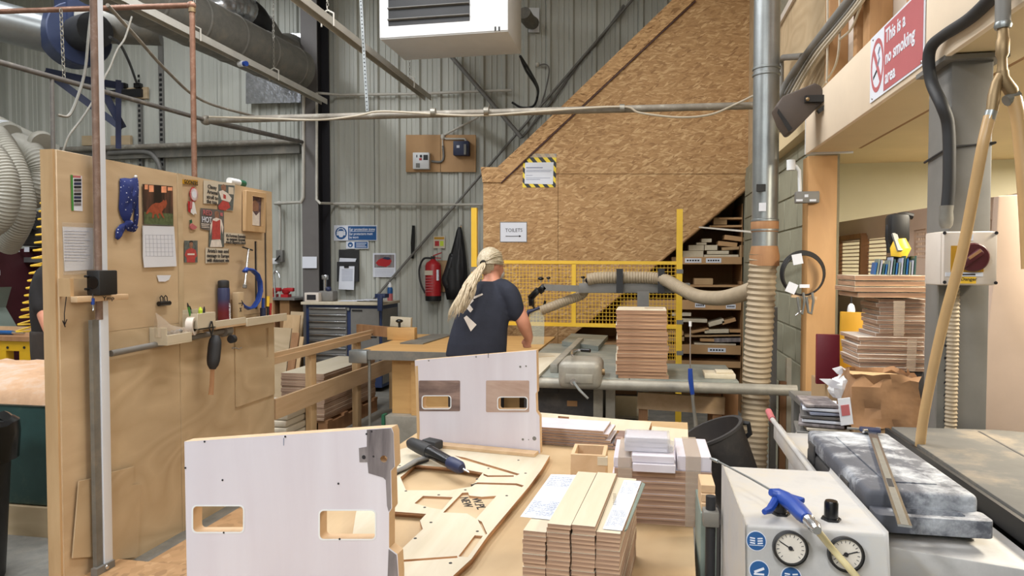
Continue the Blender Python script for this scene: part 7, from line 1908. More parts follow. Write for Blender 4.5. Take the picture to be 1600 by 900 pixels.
# ---- floodlight
YFL = 3.95
t = thing('floodlight', 'dark brown floodlight on a bracket at the end of the fascia', 'floodlight', PY(1255, 207, YFL))
MB().plate(poly_px([(1213, 166), (1223, 150), (1274, 129), (1283, 134), (1292, 153), (1240, 206), (1234, 207), (1222, 190)], YFL), (0, YFL + .16, 0), (1, 0, 0), (0, 0, 1), .16).build('housing', 'flood_brown', t, bev=.008)
MB().plate(poly_px([(1216, 170), (1238, 201), (1232, 206), (1214, 176)], YFL - .002), (0, YFL - .002, 0), (1, 0, 0), (0, 0, 1), .004).build('front_rim', 'black', t)
MB().bar(PY(1258, 155, YFL - .02), PY(1302, 154, YFL - .02), .03, .035).build('bracket', 'black', t); MB().bar(PY(1302, 157, YFL - .02), PY(1278, 175, YFL - .02), .03, .02).build('bracket_foot', 'black', t)
MB().ell(PY(1262, 155, YFL - .04), (.01, .01, .01)).build('bolt', 'brass', t)
# ---- cable bundle over the studs
t = thing('cable_bundle', 'thick bundle of grey cables slanting across the timber studs', 'cable', PX(1250, 110, .95))
MB().tube(bez([PX(1214, 160, .86), PX(1232, 128, .92), PX(1255, 95, .95), PX(1290, 50, .96), PX(1330, 0, .96), PX(1360, -40, .96)], 5), [.03] * 26, 10).build('main_cable', 'steel_grey', t)
for k in range(4):
    o_ = k * 5; MB().tube(bez([PX(1225 + o_, 150, .90), PX(1243 + o_, 118, .94), PX(1268 + o_, 78 + k, .955), PX(1300 + o_, 42, .955), PX(1332 + o_, 2, .955), PX(1350 + o_, -30, .955)], 5), .010, 7).build('lead', 'cable_white' if k > 1 else 'steel_grey', t)
for a in (((1293, 0), (1293, 60), (1292, 130)), ((1312, 0), (1312, 55), (1306, 100), (1286, 135)), ((1345, 10), (1330, 45), (1312, 62))):
    MB().tube(bez([PX(*p, .965) for p in a], 6), .006, 6).build('loose_wire', 'cable_white', t)
t = tag(MB().tube([PX(1219, 205, .93), PX(1220, 95, .95), PX(1224, 90, .95), PX(1254, 88, .97)], .022, 10).build('grey_pipe', 'steel_grey'), 'grey pipe bending over beside the galvanised duct', 'pipe')
# ---- socket, coil and clamps on the timber post
YP = 4.40
t = thing('wall_socket', 'grey metal double socket on the timber post with white conduit', 'socket', PY(1260, 318, YP))
MB().bx(PY(1241, 300, YP).x, PY(1278, 300, YP).x, YP - .045, YP, PY(1260, 318, YP).z, PY(1260, 300, YP).z).build('face', 'steel_grey', t, bev=.005)
for px in (1249, 1270): p = PY(px, 313, YP - .046); MB().bx(p.x - .018, p.x + .018, YP - .049, YP - .045, p.z - .006, p.z + .006).build('outlet', 'paper', t)
p = PY(1260, 306, YP - .046); MB().bx(p.x - .01, p.x + .01, YP - .049, YP - .045, p.z - .008, p.z + .008).build('switch', 'paper', t)
MB().tube([PY(1237, 258, YP - .03), PY(1244, 260, YP - .03), PY(1249, 267, YP - .03), PY(1250, 300, YP - .03)], .011, 8).build('conduit', 'white', t); MB().cyl(PY(1236, 250, YP - .03), PY(1236, 266, YP - .03), .025).build('junction', 'white', t)
t = thing('cable_coil', 'coil of black cable with white tags hung on the timber post', 'cable', PY(1254, 460, YP - .05))
c = PY(1254, 427, YP - .05)
for k in range(4):
    r_ = .122 - .004 * k; MB().tube([c + V((r_ * math.cos(a), -.008 * k, r_ * 1.06 * math.sin(a) - .003 * k)) for a in [2 * PI * i / 40 for i in range(41)]], .005, 6, False).build('loop', 'black', t)
for px, py, r_ in ((1246, 405, -.2), (1237, 450, .4), (1257, 447, 0)): MB().box(PY(px, py, YP - .085), (.055, .003, .06 if r_ else .02), (0, r_, 0)).build('tag', 'paper', t)
t = thing('g_clamp_pair', 'two small grey clamps hanging on a wooden peg on the post', 'clamp', PY(1258, 492, YP - .06))
MB().bar(PY(1236, 462, YP - .06), PY(1276, 466, YP - .06), .02, .018).build('peg', 'pine', t)
for px in (1252, 1266): MB().tube([PY(px - 6, 464, YP - .09), PY(px - 3, 488, YP - .09), PY(px + 2, 490, YP - .09), PY(px + 5, 470, YP - .09), PY(px + 3, 457, YP - .09)], .008, 7).build('c_frame', 'galv', t)
MB().cyl(PY(1243, 493, YP - .09), PY(1252, 486, YP - .09), .005).build('screw', 'chrome', t)
# loose timber standing behind the post
for px0, px1, yt, mt, lb in ((1218, 1228, 596, 'sold_wood', 'dark timber length leaning left of the post'), (1229, 1236, 560, 'birch', 'pale timber length leaning left of the post'), (1205, 1214, 480, 'steel_grey', 'grey angle iron standing beside the hose')):
    a = PY(px0, yt, 4.75); b = PY(px1, yt, 4.75); tag(MB().bx(a.x, b.x, 4.73, 4.78, 0, a.z).build('timber_length', mt), lb, 'timber')
# ---- things on the steel post
t = thing('isolator_switch', 'grey isolator box with a dark red rotary switch on the post', 'switch', PY(1510, 447, 2.3))
ix0, ix1, iz0, iz1 = PY(1473, 400, 2.29).x, PY(1560, 400, 2.29).x, PY(1510, 446, 2.29).z, PY(1510, 361, 2.29).z
MB().bx(ix0, ix1, 2.31, 2.428, iz0, iz1).build('box', 'offwhite', t, bev=.006); MB().bx(ix0 + .002, ix1 - .002, 2.29, 2.309, iz0 + .002, iz1 - .002).build('lid', 'offwhite', t, bev=.005)
a, b = PY(1486, 384, 2.288), PY(1536, 425, 2.288); MB().bx(a.x, b.x, 2.285, 2.2895, b.z, a.z).build('yellow_plate', 'mustard', t)
c = PY(1519, 402, 2.284); k = MB().lathe([(.0, 0), (.042, 0), (.042, .012), (.038, .016), (0, .016)], c, (0, -1, 0), 32).build('rotary_switch', 'switch_red', t)
MB().bar(PY(1503, 414, 2.262), PY(1533, 392, 2.262), .02, .022, V((0, -1, 0))).build('grip', 'switch_red', k, bev=.004); MB().bar(PY(1514, 404, 2.25), PY(1533, 391, 2.25), .008, .002, V((0, -1, 0))).build('pointer', 'sold_wood', k)
a, b = PY(1478, 425.5, 2.286), PY(1536, 432, 2.286); MB().bx(a.x, b.x, 2.286, 2.2895, b.z, a.z).build('white_strip', 'paper', t)
MB().bar(PY(1500, 429, 2.2855), PY(1524, 429, 2.2855), .001, .004).build('fine_print', 'ink', t)
a, b = PY(1497, 432.5, 2.286), PY(1525, 443, 2.286); MB().bx(a.x, b.x, 2.286, 2.2895, b.z, a.z).build('danger_label', 'yellow', t); text('Danger', .014, PY(1501, 438.5, 2.2855), UXp, UZ, 'ink', t, width=.042)
a, b = PY(1511, 366, 2.286), PY(1521, 376, 2.286); MB().bx(a.x, b.x, 2.286, 2.2895, b.z, a.z).build('rating_label', 'paper', t)
for px, py in ((1469 + 7, 364), (1557, 364), (1476, 441), (1556, 442)): MB().cyl(PY(px, py, 2.287), PY(px, py, 2.291), .005, n=10).build('lid_screw', 'ink', t)
t = thing('supply_cable', 'thick black cable curving from the mezzanine down the steel post', 'cable', PY(1480, 357, 2.38))
MB().tube(bez([PX(1575, -30, .88), PX(1520, 25, .88), PX(1475, 55, .88), PX(1456, 72, .87), PX(1451, 95, .87), PX(1456, 130, .88), PX(1472, 165, .89), PY(1482, 200, 2.40), PY(1483, 280, 2.40), PY(1480, 325, 2.40)], 6), .018, 10).build('cable', 'rubber', t)
MB().lathe([(.012, .0), (.018, .01), (.02, .03), (.018, .05), (.02, .07)], PY(1478, 357, 2.39), n=14).build('gland', 'galv_dull', t)
t = thing('ribbed_conduit', 'pale ribbed conduit tied down the front of the steel post', 'conduit', PY(1488, 668, 2.4))
hose_mb([PY(1490, 450, 2.40), PY(1489, 520, 2.40), PY(1487, 600, 2.40), PY(1485, 690, 2.40)], .0185, .0125, 12, .18).build('hose', 'hose_beige', t)
a = PY(1466, 450, 2.42); b = PY(1479, 450, 2.42); MB().bx(a.x, b.x, 2.415, 2.428, .75, iz0).build('perforated_strip', 'galv_dull', t)
mb = MB()
for k in range(9): p = PY(1478 - k * .2, 501 + k * 19.5, 2.414); mb.cyl(p, p + V((0, .002, 0)), .0045, n=8)
mb.build('strip_hole', 'ink', t)
# ---- air drop with couplings and tubes
t = thing('air_drop', 'brass air fitting with two amber tubes hanging from above', 'air line', PD(1440, 665, 1.95))
d0 = 1.75
def ad(px, py, d_=d0): return PD(px, py, d_)
MB().tube([ad(1567, -20), ad(1567, 35)], .017, 12).build('hose_tail', 'steel_grey', t)
MB().tube([ad(1567, 35), ad(1567, 40), ad(1567, 45)], [.018, .02, .017], 12).build('clip', 'galv', t)
MB().tube([ad(1567, 45), ad(1567, 60), ad(1567, 62), ad(1566, 85), ad(1566, 92), ad(1566, 112)], [.012, .013, .015, .015, .010, .012], 12).build('coupler', 'brass', t)
MB().tube([ad(1566, 112), ad(1567, 122), ad(1580, 142), ad(1583, 148)], [.014, .014, .016, .012], 12).build('elbow', 'brass', t)
MB().tube([ad(1565, 115), ad(1557, 130), ad(1553, 150), ad(1550, 172), ad(1547, 184)], [.011, .012, .014, .013, .010], 12).build('outlet', 'brass', t)
for p0, p1 in (((1549, 174), (1545, 188)), ((1572, 158), (1590, 148))): MB().tube([ad(*p0), ad(*p1)], .014, 10).build('hose_clip', 'galv', t)
MB().tube(bez([ad(1546, 182), ad(1535, 230), ad(1520, 310, 1.78), ad(1502, 400, 1.82), ad(1475, 500, 1.88), ad(1455, 590, 1.93), ad(1441, 666, 1.97), ad(1436, 720, 2.0)], 6), .0135, 12).build('amber_tube', 'airhose', t)
MB().tube(bez([ad(1584, 152), ad(1591, 185), ad(1597, 240), ad(1603, 320), ad(1608, 420)], 6), .0165, 12).build('amber_tube', 'airhose', t)
# ---- side bench below the mezzanine
ZQ = .86
t = thing('side_counter', 'grey counter below the mezzanine holding boxes and boards', 'counter', (1.3, 3.3, 0))
MB().bx(.78, 1.215, 2.70, 4.1, ZQ - .03, ZQ).build('top', 'steel_grey', t)
for x, y in ((.82, 2.75), (1.17, 2.75), (.82, 4.05), (1.17, 4.05)): MB().bx(x - .03, x + .03, y - .03, y + .03, 0, ZQ - .031).build('leg', 'steel_grey', t)
# paper bag
YK = 2.80
t = thing('paper_bag', 'crumpled brown paper bag standing on the counter', 'bag', PY(1380, 668, YK))
mb = MB(); prev = None; n_ = 28
x0, x1 = PY(1330, 650, YK).x, PY(1440, 650, YK).x
for j, py in enumerate((670, 655, 640, 622, 605, 594, 586)):
    z = max(ZQ + .001, PY(1380, py, YK).z); f_ = 1 - .012 * j
    pts = []
    for k in range(n_):
        u = k / n_ * 4; s_ = int(u); v = u - s_
        xx, yy = ((v - .5, -.5), (.5, v - .5), (.5 - v, .5), (-.5, .5 - v))[s_]
        w = mnoise.noise(V((k * .9, j * 1.1, 0))) * .016 + mnoise.noise(V((k * .35, j * .5, 4))) * .02
        pts.append(((x0 + x1) / 2 + xx * (x1 - x0) * f_ + w, YK + .10 + yy * .2 + w, z + (mnoise.noise(V((k * .7, 3, j))) * .03 if j > 4 else 0)))
    b = mb.add(pts)
    if prev is not None:
        for k in range(n_): mb.face((prev + k, prev + (k + 1) % n_, b + (k + 1) % n_, b + k))
    prev = b
mb.face([k for k in range(n_)]); mb.build('bag_wall', 'kraft', t, smooth=25)
zt_ = PY(1380, 600, YK).z; MB().bx(x0 + .02, x1 - .02, YK + .02, YK + .18, ZQ + .01, zt_).build('contents', 'card', t)
for k in range(3): MB().box(V(((x0 + x1) / 2, YK + .1, zt_ + .004 + k * .006)), (x1 - x0 - .03, .16, .004), (0, R(1 + k), R(3 * k))).build('folded_sheet', 'card', t)
# heap of magazines and sheets left of the bag
for k, (xa_, xb_, y_, mt, lb) in enumerate(((1256, 1330, 664, 'birch', 'bottom pale board of the paper heap by the bag'), (1252, 1330, 658, 'offwhite', 'second lowest board of the paper heap by the bag'), (1250, 1325, 652, 'steel_grey', 'grey folder low in the paper heap by the bag'), (1262, 1328, 645, 'newsprint', 'brown magazine low in the paper heap by the bag'), (1256, 1326, 639, 'stained_grey', 'dark magazine in the middle of the paper heap'), (1262, 1330, 633, 'paper', 'white leaflet in the middle of the paper heap'), (1258, 1328, 627, 'column', 'dark grey magazine high in the paper heap'), (1266, 1328, 621, 'ink_faint', 'bluish brochure high in the paper heap'), (1262, 1322, 615, 'paper', 'white brochure near the top of the paper heap'), (1258, 1310, 610, 'stained_grey', 'grey sheet topping the paper heap'))):
    a, b = PY(xa_, y_, 2.9), PY(xb_, y_, 2.9); z = ZQ + .002 + k * .0155
    o = MB().box(V(((a.x + b.x) / 2, 2.98, z + .006)), (b.x - a.x, .2, .011), (0, 0, R(-6 + rr.uniform(-9, 9)))).build('magazine', mt, None, bev=.002, seg=1); tag(o, lb, 'magazine')
zh = ZQ + .002 + 10 * .0155
t = thing('crumpled_bag', 'crumpled white plastic bag on top of the paper heap', 'bag', PY(1320, 598, 2.95))
mb = MB(); c = PY(1318, 588, 2.97); c.z = zh + .055; mb.ell(c, (.05, .05, .05), 20, 14)
mb.v = [c + (p - c) * (1 + .35 * mnoise.noise((p - c) * 38)) for p in mb.v]; mb.build('film', 'white', t, smooth=20)
for k, pts in enumerate(([(1280, 592), (1298, 592), (1324, 603), (1322, 610), (1298, 605)], [(1300, 576), (1314, 572), (1326, 580), (1324, 588), (1308, 584)])):
    o = MB().plate([(PY(a, b, 2.93 + .03 * k).x, PY(a, b, 2.93 + .03 * k).z) for a, b in pts], (0, 2.93 + .03 * k, 0), (1, 0, 0), (0, 0, 1), .004).build('loose_paper', 'paper'); tag(o, ('lower', 'upper')[k] + ' loose white paper sticking out of the paper heap', 'paper')
o = MB().box(PY(1321, 643, 2.78), (.045, .004, .10), (0, R(-8), R(10))).build('red_leaflet', 'paper'); tag(o, 'white leaflet with red print beside the paper bag', 'leaflet'); c = PY(1321, 641, 2.777); MB().box(c, (.03, .002, .04), (0, R(-8), R(10))).build('red_print', 'sign_red', o)
# folders standing
o = MB().plate(poly_px([(1275, 600), (1312, 600), (1312, 523), (1276, 522)], 3.45), (0, 3.47, 0), (1, 0, 0), (0, 0, 1), .025).build('maroon_folder', 'maroon', None, bev=.004); tag(o, 'dark red folder standing on the counter', 'folder')
o = MB().plate(poly_px([(1311, 590), (1368, 590), (1368, 489), (1314, 487)], 3.6), (0, 3.62, 0), (1, 0, 0), (0, 0, 1), .025).build('mustard_board', 'mustard', None, bev=.003); tag(o, 'mustard yellow panel standing on the counter', 'panel')
MB().bx(.82, 1.2, 3.40, 3.75, ZQ, PY(1300, 601, 3.45).z - .002).build('crate_shell', 'card'); o = bpy.data.objects['crate_shell']; o.name = 'long_crate'; tag(o, 'card crate standing behind the paper heap on the counter', 'crate')
# boards stacked behind the bag
def pile(g, nm, lb, xa_, xb_, yt, yb_, n_, Y_, dep, mts, jit=.01):
    zt_, zb_ = PY(1400, yt, Y_).z, PY(1400, yb_, Y_).z; h = (zt_ - zb_) / n_
    for k in range(n_):
        a, b = PY(xa_ + rr.uniform(-4, 4), yt, Y_), PY(xb_, yt, Y_)
        o = MB().box(V(((a.x + b.x) / 2, Y_ + dep / 2 + rr.uniform(-jit, jit), zb_ + h * (k + .5))), (b.x - a.x, dep, h * .86), (0, 0, rr.uniform(-.03, .03)), 1 if len(mts) > 1 else None).build(nm, list(mts), None, bev=.001, seg=1); tag(o, lb + ', ' + nth(k, n_), 'board', g)
    return zb_
zb1 = pile('boards in the lower pile behind the bag', 'pinkish_board', 'pinkish board in the lower pile behind the paper bag', 1342, 1445, 527, 580, 8, 3.12, .25, ('offwhite', 'plyedge_pale'))
pile('boards in the middle pile by the post', 'brown_board', 'brown edged board in the middle pile left of the steel post', 1372, 1446, 467, 527, 9, 3.14, .22, ('offwhite', 'plyedge_pale'))
pile('wide boards on top of the pile by the post', 'wide_board', 'wide board on top of the piles left of the steel post', 1337, 1448, 430, 466, 4, 3.10, .28, ('birch', 'plyedge_stack'))
o = tag(MB().bx(.93, 1.17, 3.12, 3.36, ZQ, zb1 - .001).build('black_crate', 'saw_dark', None, bev=.006), 'black crate under the board piles behind the paper bag', 'crate')
for pts, lb in (([(1396, 525), (1412, 525), (1414, 470), (1396, 470)], 'tape strip down the front of the middle board pile'), ([(1416, 580), (1430, 580), (1433, 530), (1418, 530)], 'tape strip down the front of the lower board pile')):
    tag(MB().plate(poly_px(pts, 3.095), (0, 3.095, 0), (1, 0, 0), (0, 0, 1), .002).build('tape_strip', 'tape_clear'), lb, 'tape')
# sheaf of blue green cards
zc = PY(1400, 430, 3.1).z + .002
for k in range(16):
    x = PY(1370 + k * 4.1, 428, 3.14).x; h = .050 + .014 * math.sin(k * 1.3) + .0012 * k
    o = MB().box(V((x, 3.18, zc + h / 2)), (.006, .10, h), (0, R(8 - k * .4), R(-8))).build('index_card', ('sign_blue', 'machine_green', 'ink_faint', 'teal')[k % 4]); tag(o, 'upright card on the board piles, ' + (ORD[k] if k else 'first') + ' from left in its row', 'card', 'upright cards on the board piles')
t = thing('nail_gun', 'black and yellow tool hanging above the row of cards', 'tool', PY(1405, 402, 3.26))
MB().tube(bez([PY(1391, 395, 3.26), PY(1389, 360, 3.26), PY(1398, 342, 3.26), PY(1412, 336, 3.26), PY(1426, 338, 3.26)], 5), .014, 8).build('hose', 'black', t)
MB().box(PY(1402, 358, 3.26), (.08, .09, .13)).build('body', 'black', t, bev=.02); MB().tube([PY(1406, 373, 3.22), PY(1407, 388, 3.22), PY(1404, 402, 3.22)], [.022, .04, .03], 12).build('yellow_cover', 'yellow', t); MB().bar(PY(1397, 365, 3.22), PY(1406, 392, 3.18), .02, .01).build('strap', 'steel_grey', t)
MB().bx(PY(1392, 402, 3.26).x, PY(1418, 402, 3.26).x, 3.22, 3.32, zc, PY(1405, 401, 3.26).z).build('stand', 'black', t)
c = PY(1330, 487, 3.70);  t = thing('glue_bottle', 'small white glue bottle with dark nozzle behind the yellow panel', 'bottle', c)
MB().lathe([(.018, -.35), (.018, .01), (.014, .03), (.006, .04)], c, n=14).build('body', 'white', t); MB().cyl(c + V((0, 0, .04)), c + V((0, 0, .075)), .004, .002).build('nozzle', 'ink', t)
tag(MB().plate(poly_px([(1352, 486), (1368, 486), (1368, 466), (1354, 467)], 3.66), (0, 3.67, 0), (1, 0, 0), (0, 0, 1), .012).build('green_packet', 'green_dark'), 'green packet standing behind the yellow panel', 'packet')
# ---- enclosed machine under the mezzanine
A, B = PY(1270, 366, 5.9), PY(1605, 306, 3.3)
vm = VPl(A, B); ztop = 1.86
t = thing('enclosed_machine', 'big beige enclosed machine with slatted vents under the mezzanine', 'machine', V(((A.x + B.x) / 2, (A.y + B.y) / 2, 0)))
L_ = (V((B.x, B.y, 0)) - vm.A).length
s0 = 0.0
hole = [vm(*p) for p in ((1278, 436), (1385, 436), (1385, 370), (1278, 382))]
h2 = [vm(*p) for p in ((1428, 402), (1446, 404), (1446, 357), (1428, 360))]; h3 = [vm(*p) for p in ((1523, 360), (1556, 358), (1556, 342), (1523, 346))]; h4 = [vm(*p) for p in ((1518, 500), (1550, 502), (1551, 448), (1520, 446))]
vm.plate([(0, 0), (L_, 0), (L_, ztop), (0, ztop)], 0, .03, 'machine_beige', 'side_panel', t, holes=[hole, h2, h3, h4], raw=True)
zlo, zhi = min(p[1] for p in hole), max(p[1] for p in hole)
for k in range(11):
    z = zlo + (zhi - zlo) * (k + .5) / 11; a = vm.A + vm.ux * (hole[0][0] + .002) + UZ * z; b = vm.A + vm.ux * (hole[1][0] - .002) + UZ * z; MB().bar(a - vm.n * .01, b - vm.n * .01, .012, .007).build('slat', 'machine_beige', t)
for a, b in (((1311, 462), (1313, 372)), ((1352, 430), (1354, 368)), ((1311, 374), (1354, 368))): MB().bar(vm.at(*a, .012), vm.at(*b, .012), .05, .03).build('door_frame', 'sold_wood', t)
for hh in (h2, h3, h4):
    x0, x1 = hh[0][0], hh[1][0]; z0, z1 = min(p[1] for p in hh), max(p[1] for p in hh)
    for k in range(6): z = z0 + (z1 - z0) * (k + .5) / 6; MB().bar(vm.A + vm.ux * x0 + UZ * z - vm.n * .012, vm.A + vm.ux * x1 + UZ * z - vm.n * .012, .006, .012).build('grille_bar', 'machine_beige', t)
    for k in range(5): x = x0 + (x1 - x0) * (k + .5) / 5; MB().bar(vm.A + vm.ux * x + UZ * z0 - vm.n * .016, vm.A + vm.ux * x + UZ * z1 - vm.n * .016, .010, .006).build('grille_bar', 'machine_beige', t)
# lean-to guard panel, blue door, dark box
o = MB().plate([(PY(a, b, 2.72).x, PY(a, b, 2.72).z) for a, b in ((1560, 306), (1600, 303), (1660, 300), (1660, 697), (1550, 692), (1536, 687), (1530, 676), (1529, 655), (1538, 560), (1552, 440))], (0, 2.76, 0), (1, 0, 0), (0, 0, 1), .04).build('machine_guard', 'machine_beige', None, bev=.006); tag(o, 'tall pinkish beige guard panel with rounded corner at the right edge', 'guard')
o = MB().plate(poly_px([(1514, 592), (1537, 598), (1548, 480), (1580, 420), (1580, 385), (1545, 372), (1532, 376)], 2.95), (0, 3.0, 0), (1, 0, 0), (0, 0, 1), .05).build('blue_door', 'machine_blue' if 'machine_blue' in M else 'sign_blue', None, bev=.004)
M['machine_blue'] = plain('machine_blue', (126, 142, 158), .4, .2, .08, 5); o.data.materials[0] = M['machine_blue']; tag(o, 'blue grey metal door edge behind the beige guard panel', 'door')
a, b = PY(1508, 596, 2.95), PY(1560, 596, 2.95); tag(MB().bx(max(a.x, 1.225), b.x, 2.9, 3.2, 0, a.z).build('blue_cabinet', 'navy', None, bev=.004), 'dark blue grey cabinet low behind the steel post', 'cabinet')
# ================================================================ LEFT EDGE
rr = random.Random(41)
# ---- green bin full of sawdust
bx0, bx1, by0, by1 = -4.35, -3.22, 3.42, 4.05
t = thing('sawdust_bin', 'big dark green bin heaped with sawdust behind the partition edge', 'bin', ((bx0 + bx1) / 2, (by0 + by1) / 2, 0))
MB().bx(bx0, bx1, by0, by1, .17, .77).build('bin_wall', 'teal', t, bev=.02)
MB().bx(bx0 - .03, bx1 + .03, by0 - .03, by1 + .03, .75, .80).build('rim', 'saw_grey', t, bev=.01)
MB().bx(bx0 + .05, bx1 - .05, by0 - .02, by1 - .05, 0, .169).build('base_box', 'ply2', t)
mb = MB(); n_ = 26; g_ = []
for j in range(n_ + 1):
    row = []
    for i in range(n_ + 1):
        u, v = i / n_, j / n_; e = min(u, 1 - u, v, 1 - v); x = bx0 - .05 + (bx1 - bx0 + .10) * u; y = by0 - .05 + (by1 - by0 + .10) * v
        z = .795 + .13 * min(1, e * 6) ** .6 * (.55 + .6 * v) + .02 * mnoise.noise(V((x * 5, y * 5, 0))) * min(1, e * 8) + .008 * mnoise.noise(V((x * 25, y * 25, 3)))
        row.append(mb.add([(x, y, max(.77, z) if e > 0 else .765)]))
    g_.append(row)
for j in range(n_):
    for i in range(n_): mb.face((g_[j][i], g_[j][i + 1], g_[j + 1][i + 1], g_[j + 1][i]))
o = mb.build('sawdust_heap', 'sawdust', t, fix=False, smooth=60)
# ---- black waste bin with liner at the very edge
c = PZ(-46, 905, 0); c = V((c.x, c.y - .05, 0))
t = thing('waste_bin', 'black waste bin with a bin liner at the far left edge', 'bin', c)
MB().lathe([(.17, 0), (.18, .02), (.22, .72), (.235, .73), (.235, .76), (.21, .76)], c, n=28).build('tub', 'black', t)
mb = MB(); n_ = 40
prev = None
for j, (r_, z) in enumerate(((.245, .60), (.25, .66), (.255, .72), (.25, .78), (.225, .80), (.20, .77))):
    b = mb.add([(c.x + (r_ + .010 * mnoise.noise(V((k * .8, j, 0)))) * math.cos(2 * PI * k / n_), c.y + (r_ + .010 * mnoise.noise(V((k * .8, j, 5)))) * math.sin(2 * PI * k / n_), z + .02 * mnoise.noise(V((k * .5, j * .3, 2)))) for k in range(n_)])
    if prev is not None:
        for k in range(n_): mb.face((prev + k, prev + (k + 1) % n_, b + (k + 1) % n_, b + k))
    prev = b
mb.build('bin_liner', 'gloss_black', t, fix=False, smooth=25)
# ---- yellow framed bench with wooden top
t = thing('yellow_bench', 'yellow steel framed bench with a wooden top behind the bin', 'bench', PD(20, 560, 5.9) * 1)
YT = 5.3; x0, x1 = -6.6, PY(49, 540, YT).x; z1 = PY(20, 526, YT).z
MB().bx(x0, x1, YT, YT + .55, z1 - .04, z1).build('top', 'sold_wood', t)
MB().bx(x0, x1, YT + .02, YT + .06, z1 - .13, z1 - .041).build('apron', 'yellow_deep', t)
for px in (3, 40): p = PY(px, 560, YT + .03); MB().bx(p.x - .055, p.x + .055, YT + .02, YT + .1, 0, z1 - .131).build('leg', 'yellow_deep', t)
MB().bx(x0, x1, YT + .02, YT + .06, .2, .3).build('lower_rail', 'yellow_deep', t)
for px in (12, 38): p = PY(px, 543, YT + .018); MB().cyl(p, p - V((0, .004, 0)), .012).build('bolt', 'black', t)
t = thing('tray_box', 'shallow wooden tray lying on the yellow bench', 'tray', PY(10, 524, YT + .4)); a, b = PY(-40, 520, YT + .3), PY(44, 520, YT + .3)
MB().bx(a.x, b.x, YT + .3, YT + .32, z1, z1 + .06).build('front_board', 'pine', t); MB().bx(b.x - .02, b.x, YT + .32, YT + .53, z1, z1 + .06).build('end_board', 'pine', t); MB().bx(a.x, b.x - .021, YT + .321, YT + .53, z1, z1 + .012).build('bottom', 'ply2', t)
t = thing('air_gun_small', 'blue air gun lying on the yellow bench', 'air gun', PY(20, 524, YT + .15)); zz = z1 + .022
a, b, c_ = PY(-5, 524, YT + .12), PY(20, 523, YT + .12), PY(38, 521, YT + .12)
for p in (a, b, c_): p.z = zz
MB().tube([a, b], .02, 10).build('grip', 'sign_blue', t); MB().tube([b, c_], [.016, .012], 10).build('coupling', 'chrome', t)
# ---- yellow coiled air hose
A_, B_ = PD(84, 296, 5.2), PD(38, 520, 5.6); pts = []; turns = 19
for i in range(turns * 14 + 1):
    s_ = i / (turns * 14); c = A_.lerp(B_, s_) + _r * (.02 * math.sin(s_ * PI)); a = 2 * PI * i / 14; r_ = .072 - .015 * s_
    pts.append(c + _r * (r_ * math.cos(a)) + FW * (r_ * math.sin(a)) + UZ * (.012 * math.cos(a)))
tag(MB().tube(pts, .0075, 7).build('coiled_air_hose', 'yellow'), 'yellow coiled air hose hanging behind the partition', 'hose')
# ---- big flexible extraction hoses and the machine below
def hs(name_lb, pts, r_): tag(hose_mb(pts, r_, .026, 20, .07).build('extraction_hose', 'hose'), name_lb, 'hose')
hs('outermost grey ribbed hose curling at the left edge', [PD(-50, 226, 6.3), PD(-18, 238, 6.3), PD(5, 275, 6.3), PD(8, 315, 6.3), PD(-6, 345, 6.35), PD(-45, 365, 6.4)], .12)
hs('broad grey ribbed hose bending down to the red machine', [PD(-30, 196, 6.9), PD(-4, 215, 6.8), PD(18, 250, 6.75), PD(33, 295, 6.75), PD(36, 330, 6.75), PD(26, 358, 6.8), PD(10, 385, 6.9)], .112)
hs('grey ribbed hose looping from the manifold beside the coil', [PD(14, 221, 7.5), PD(36, 228, 7.4), PD(55, 244, 7.3), PD(65, 268, 7.3), PD(62, 292, 7.3), PD(48, 312, 7.4)], .118)
hs('furthest grey ribbed hose beside the partition edge', [PD(58, 228, 8.0), PD(72, 236, 8.0), PD(84, 260, 8.0), PD(88, 300, 8.0)], .105)
t = thing('hose_manifold', 'pale extraction manifold pipe slanting over the hoses', 'pipe', PD(30, 225, 7.6))
MB().cyl(PD(-60, 168, 7.6), PD(85, 238, 8.4), .10, n=24).build('pipe', 'hose', t)
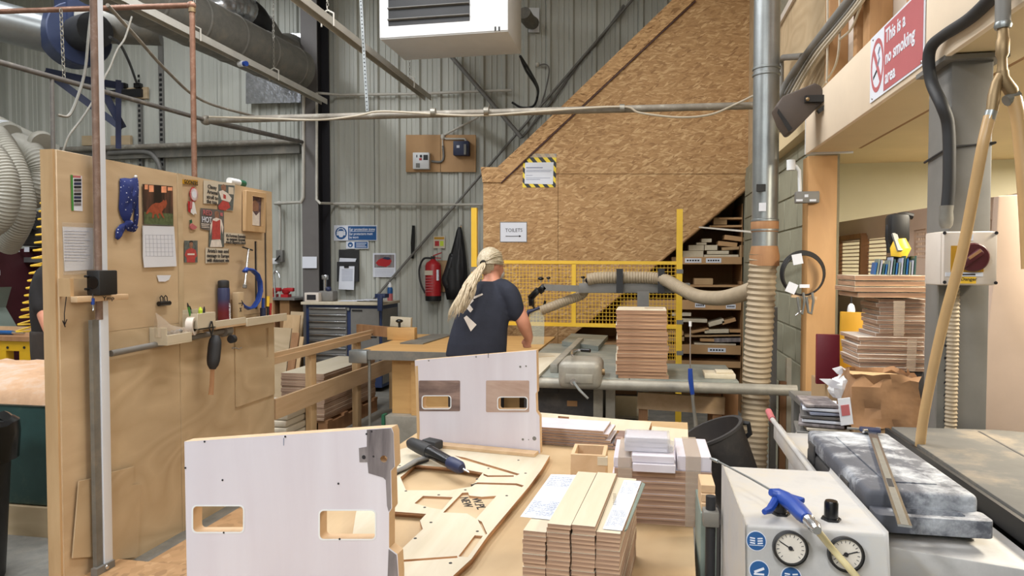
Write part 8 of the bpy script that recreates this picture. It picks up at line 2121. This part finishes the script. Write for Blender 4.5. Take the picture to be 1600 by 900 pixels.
for px, py in ((10, 208), (62, 222)): MB().lathe([(.115, 0), (.13, .02), (.13, .06), (.115, .08)], PD(px, py, 7.4), PD(px + 30, py + 20, 7.2) - PD(px, py, 7.4), 22).build('collar', 'hose', t)
MB().ell(PD(5, 205, 7.45), (.12, .12, .12)).build('cap', 'white', t)
t = thing('red_machine', 'dark red woodworking machine below the grey hoses', 'machine', PD(10, 500, 7.2) * 1)
A = PD(-60, 380, 7.2); B = PD(22, 450, 7.2)
MB().bx(A.x, B.x, A.y - .1, A.y + .8, 0, PD(10, 388, 7.2).z).build('body', 'maroon_dark', t, bev=.02)
p0, p1 = PD(22, 385, 7.35), PD(66, 430, 7.35); MB().bx(p0.x, p1.x + .6, p0.y + .1, p0.y + .9, 0, p0.z).build('rear_body', 'maroon_dark', t, bev=.02)
MB().bx(p0.x + .02, p1.x + .5, p0.y - .02, p0.y + .09, PD(40, 410, 7.35).z, PD(40, 402, 7.35).z).build('chrome_bar', 'galv', t)
p0, p1 = PD(24, 330, 7.3), PD(60, 384, 7.3); MB().bx(p0.x, p1.x, p0.y, p0.y + .5, p1.z, p0.z).build('motor_block', 'saw_dark', t, bev=.03)
MB().cyl(PD(30, 352, 7.2), PD(52, 345, 7.2), .1, n=18).build('motor', 'black', t)
MB().plate([(PD(a, b, 7.0).x, PD(a, b, 7.0).z) for a, b in ((0, 455), (22, 448), (10, 480), (30, 510), (-60, 510), (-60, 455))], (0, PD(0, 450, 7.0).y, 0), (1, 0, 0), (0, 0, 1), .2).build('chute', 'machine_green', t)
for px, py in ((3, 426), (33, 390), (48, 390)): p = PD(px, py, 7.05 if px < 20 else 7.3); MB().box(p - FW * .06, (.06, .004, .05)).build('label', 'paper', t)

# ---- fine print and tiny pieces that nobody could pick apart   (STUFFED)
for o in list(C.objects):
    if o.parent and o.name.split('.')[0] in ('handwriting', 'date_grid', 'spiral_binding', 'printed_lines', 'text_lines', 'date_rows', 'scale_marks', 'screw_hole', 'label_writing', 'fittings', 'white_pleats', 'hair_strands', 'ponytail', 'white_print', 'strip_hole', 'symbol', 'arrow_mark', 'drawn_arrow'):
        o['kind'] = 'stuff'
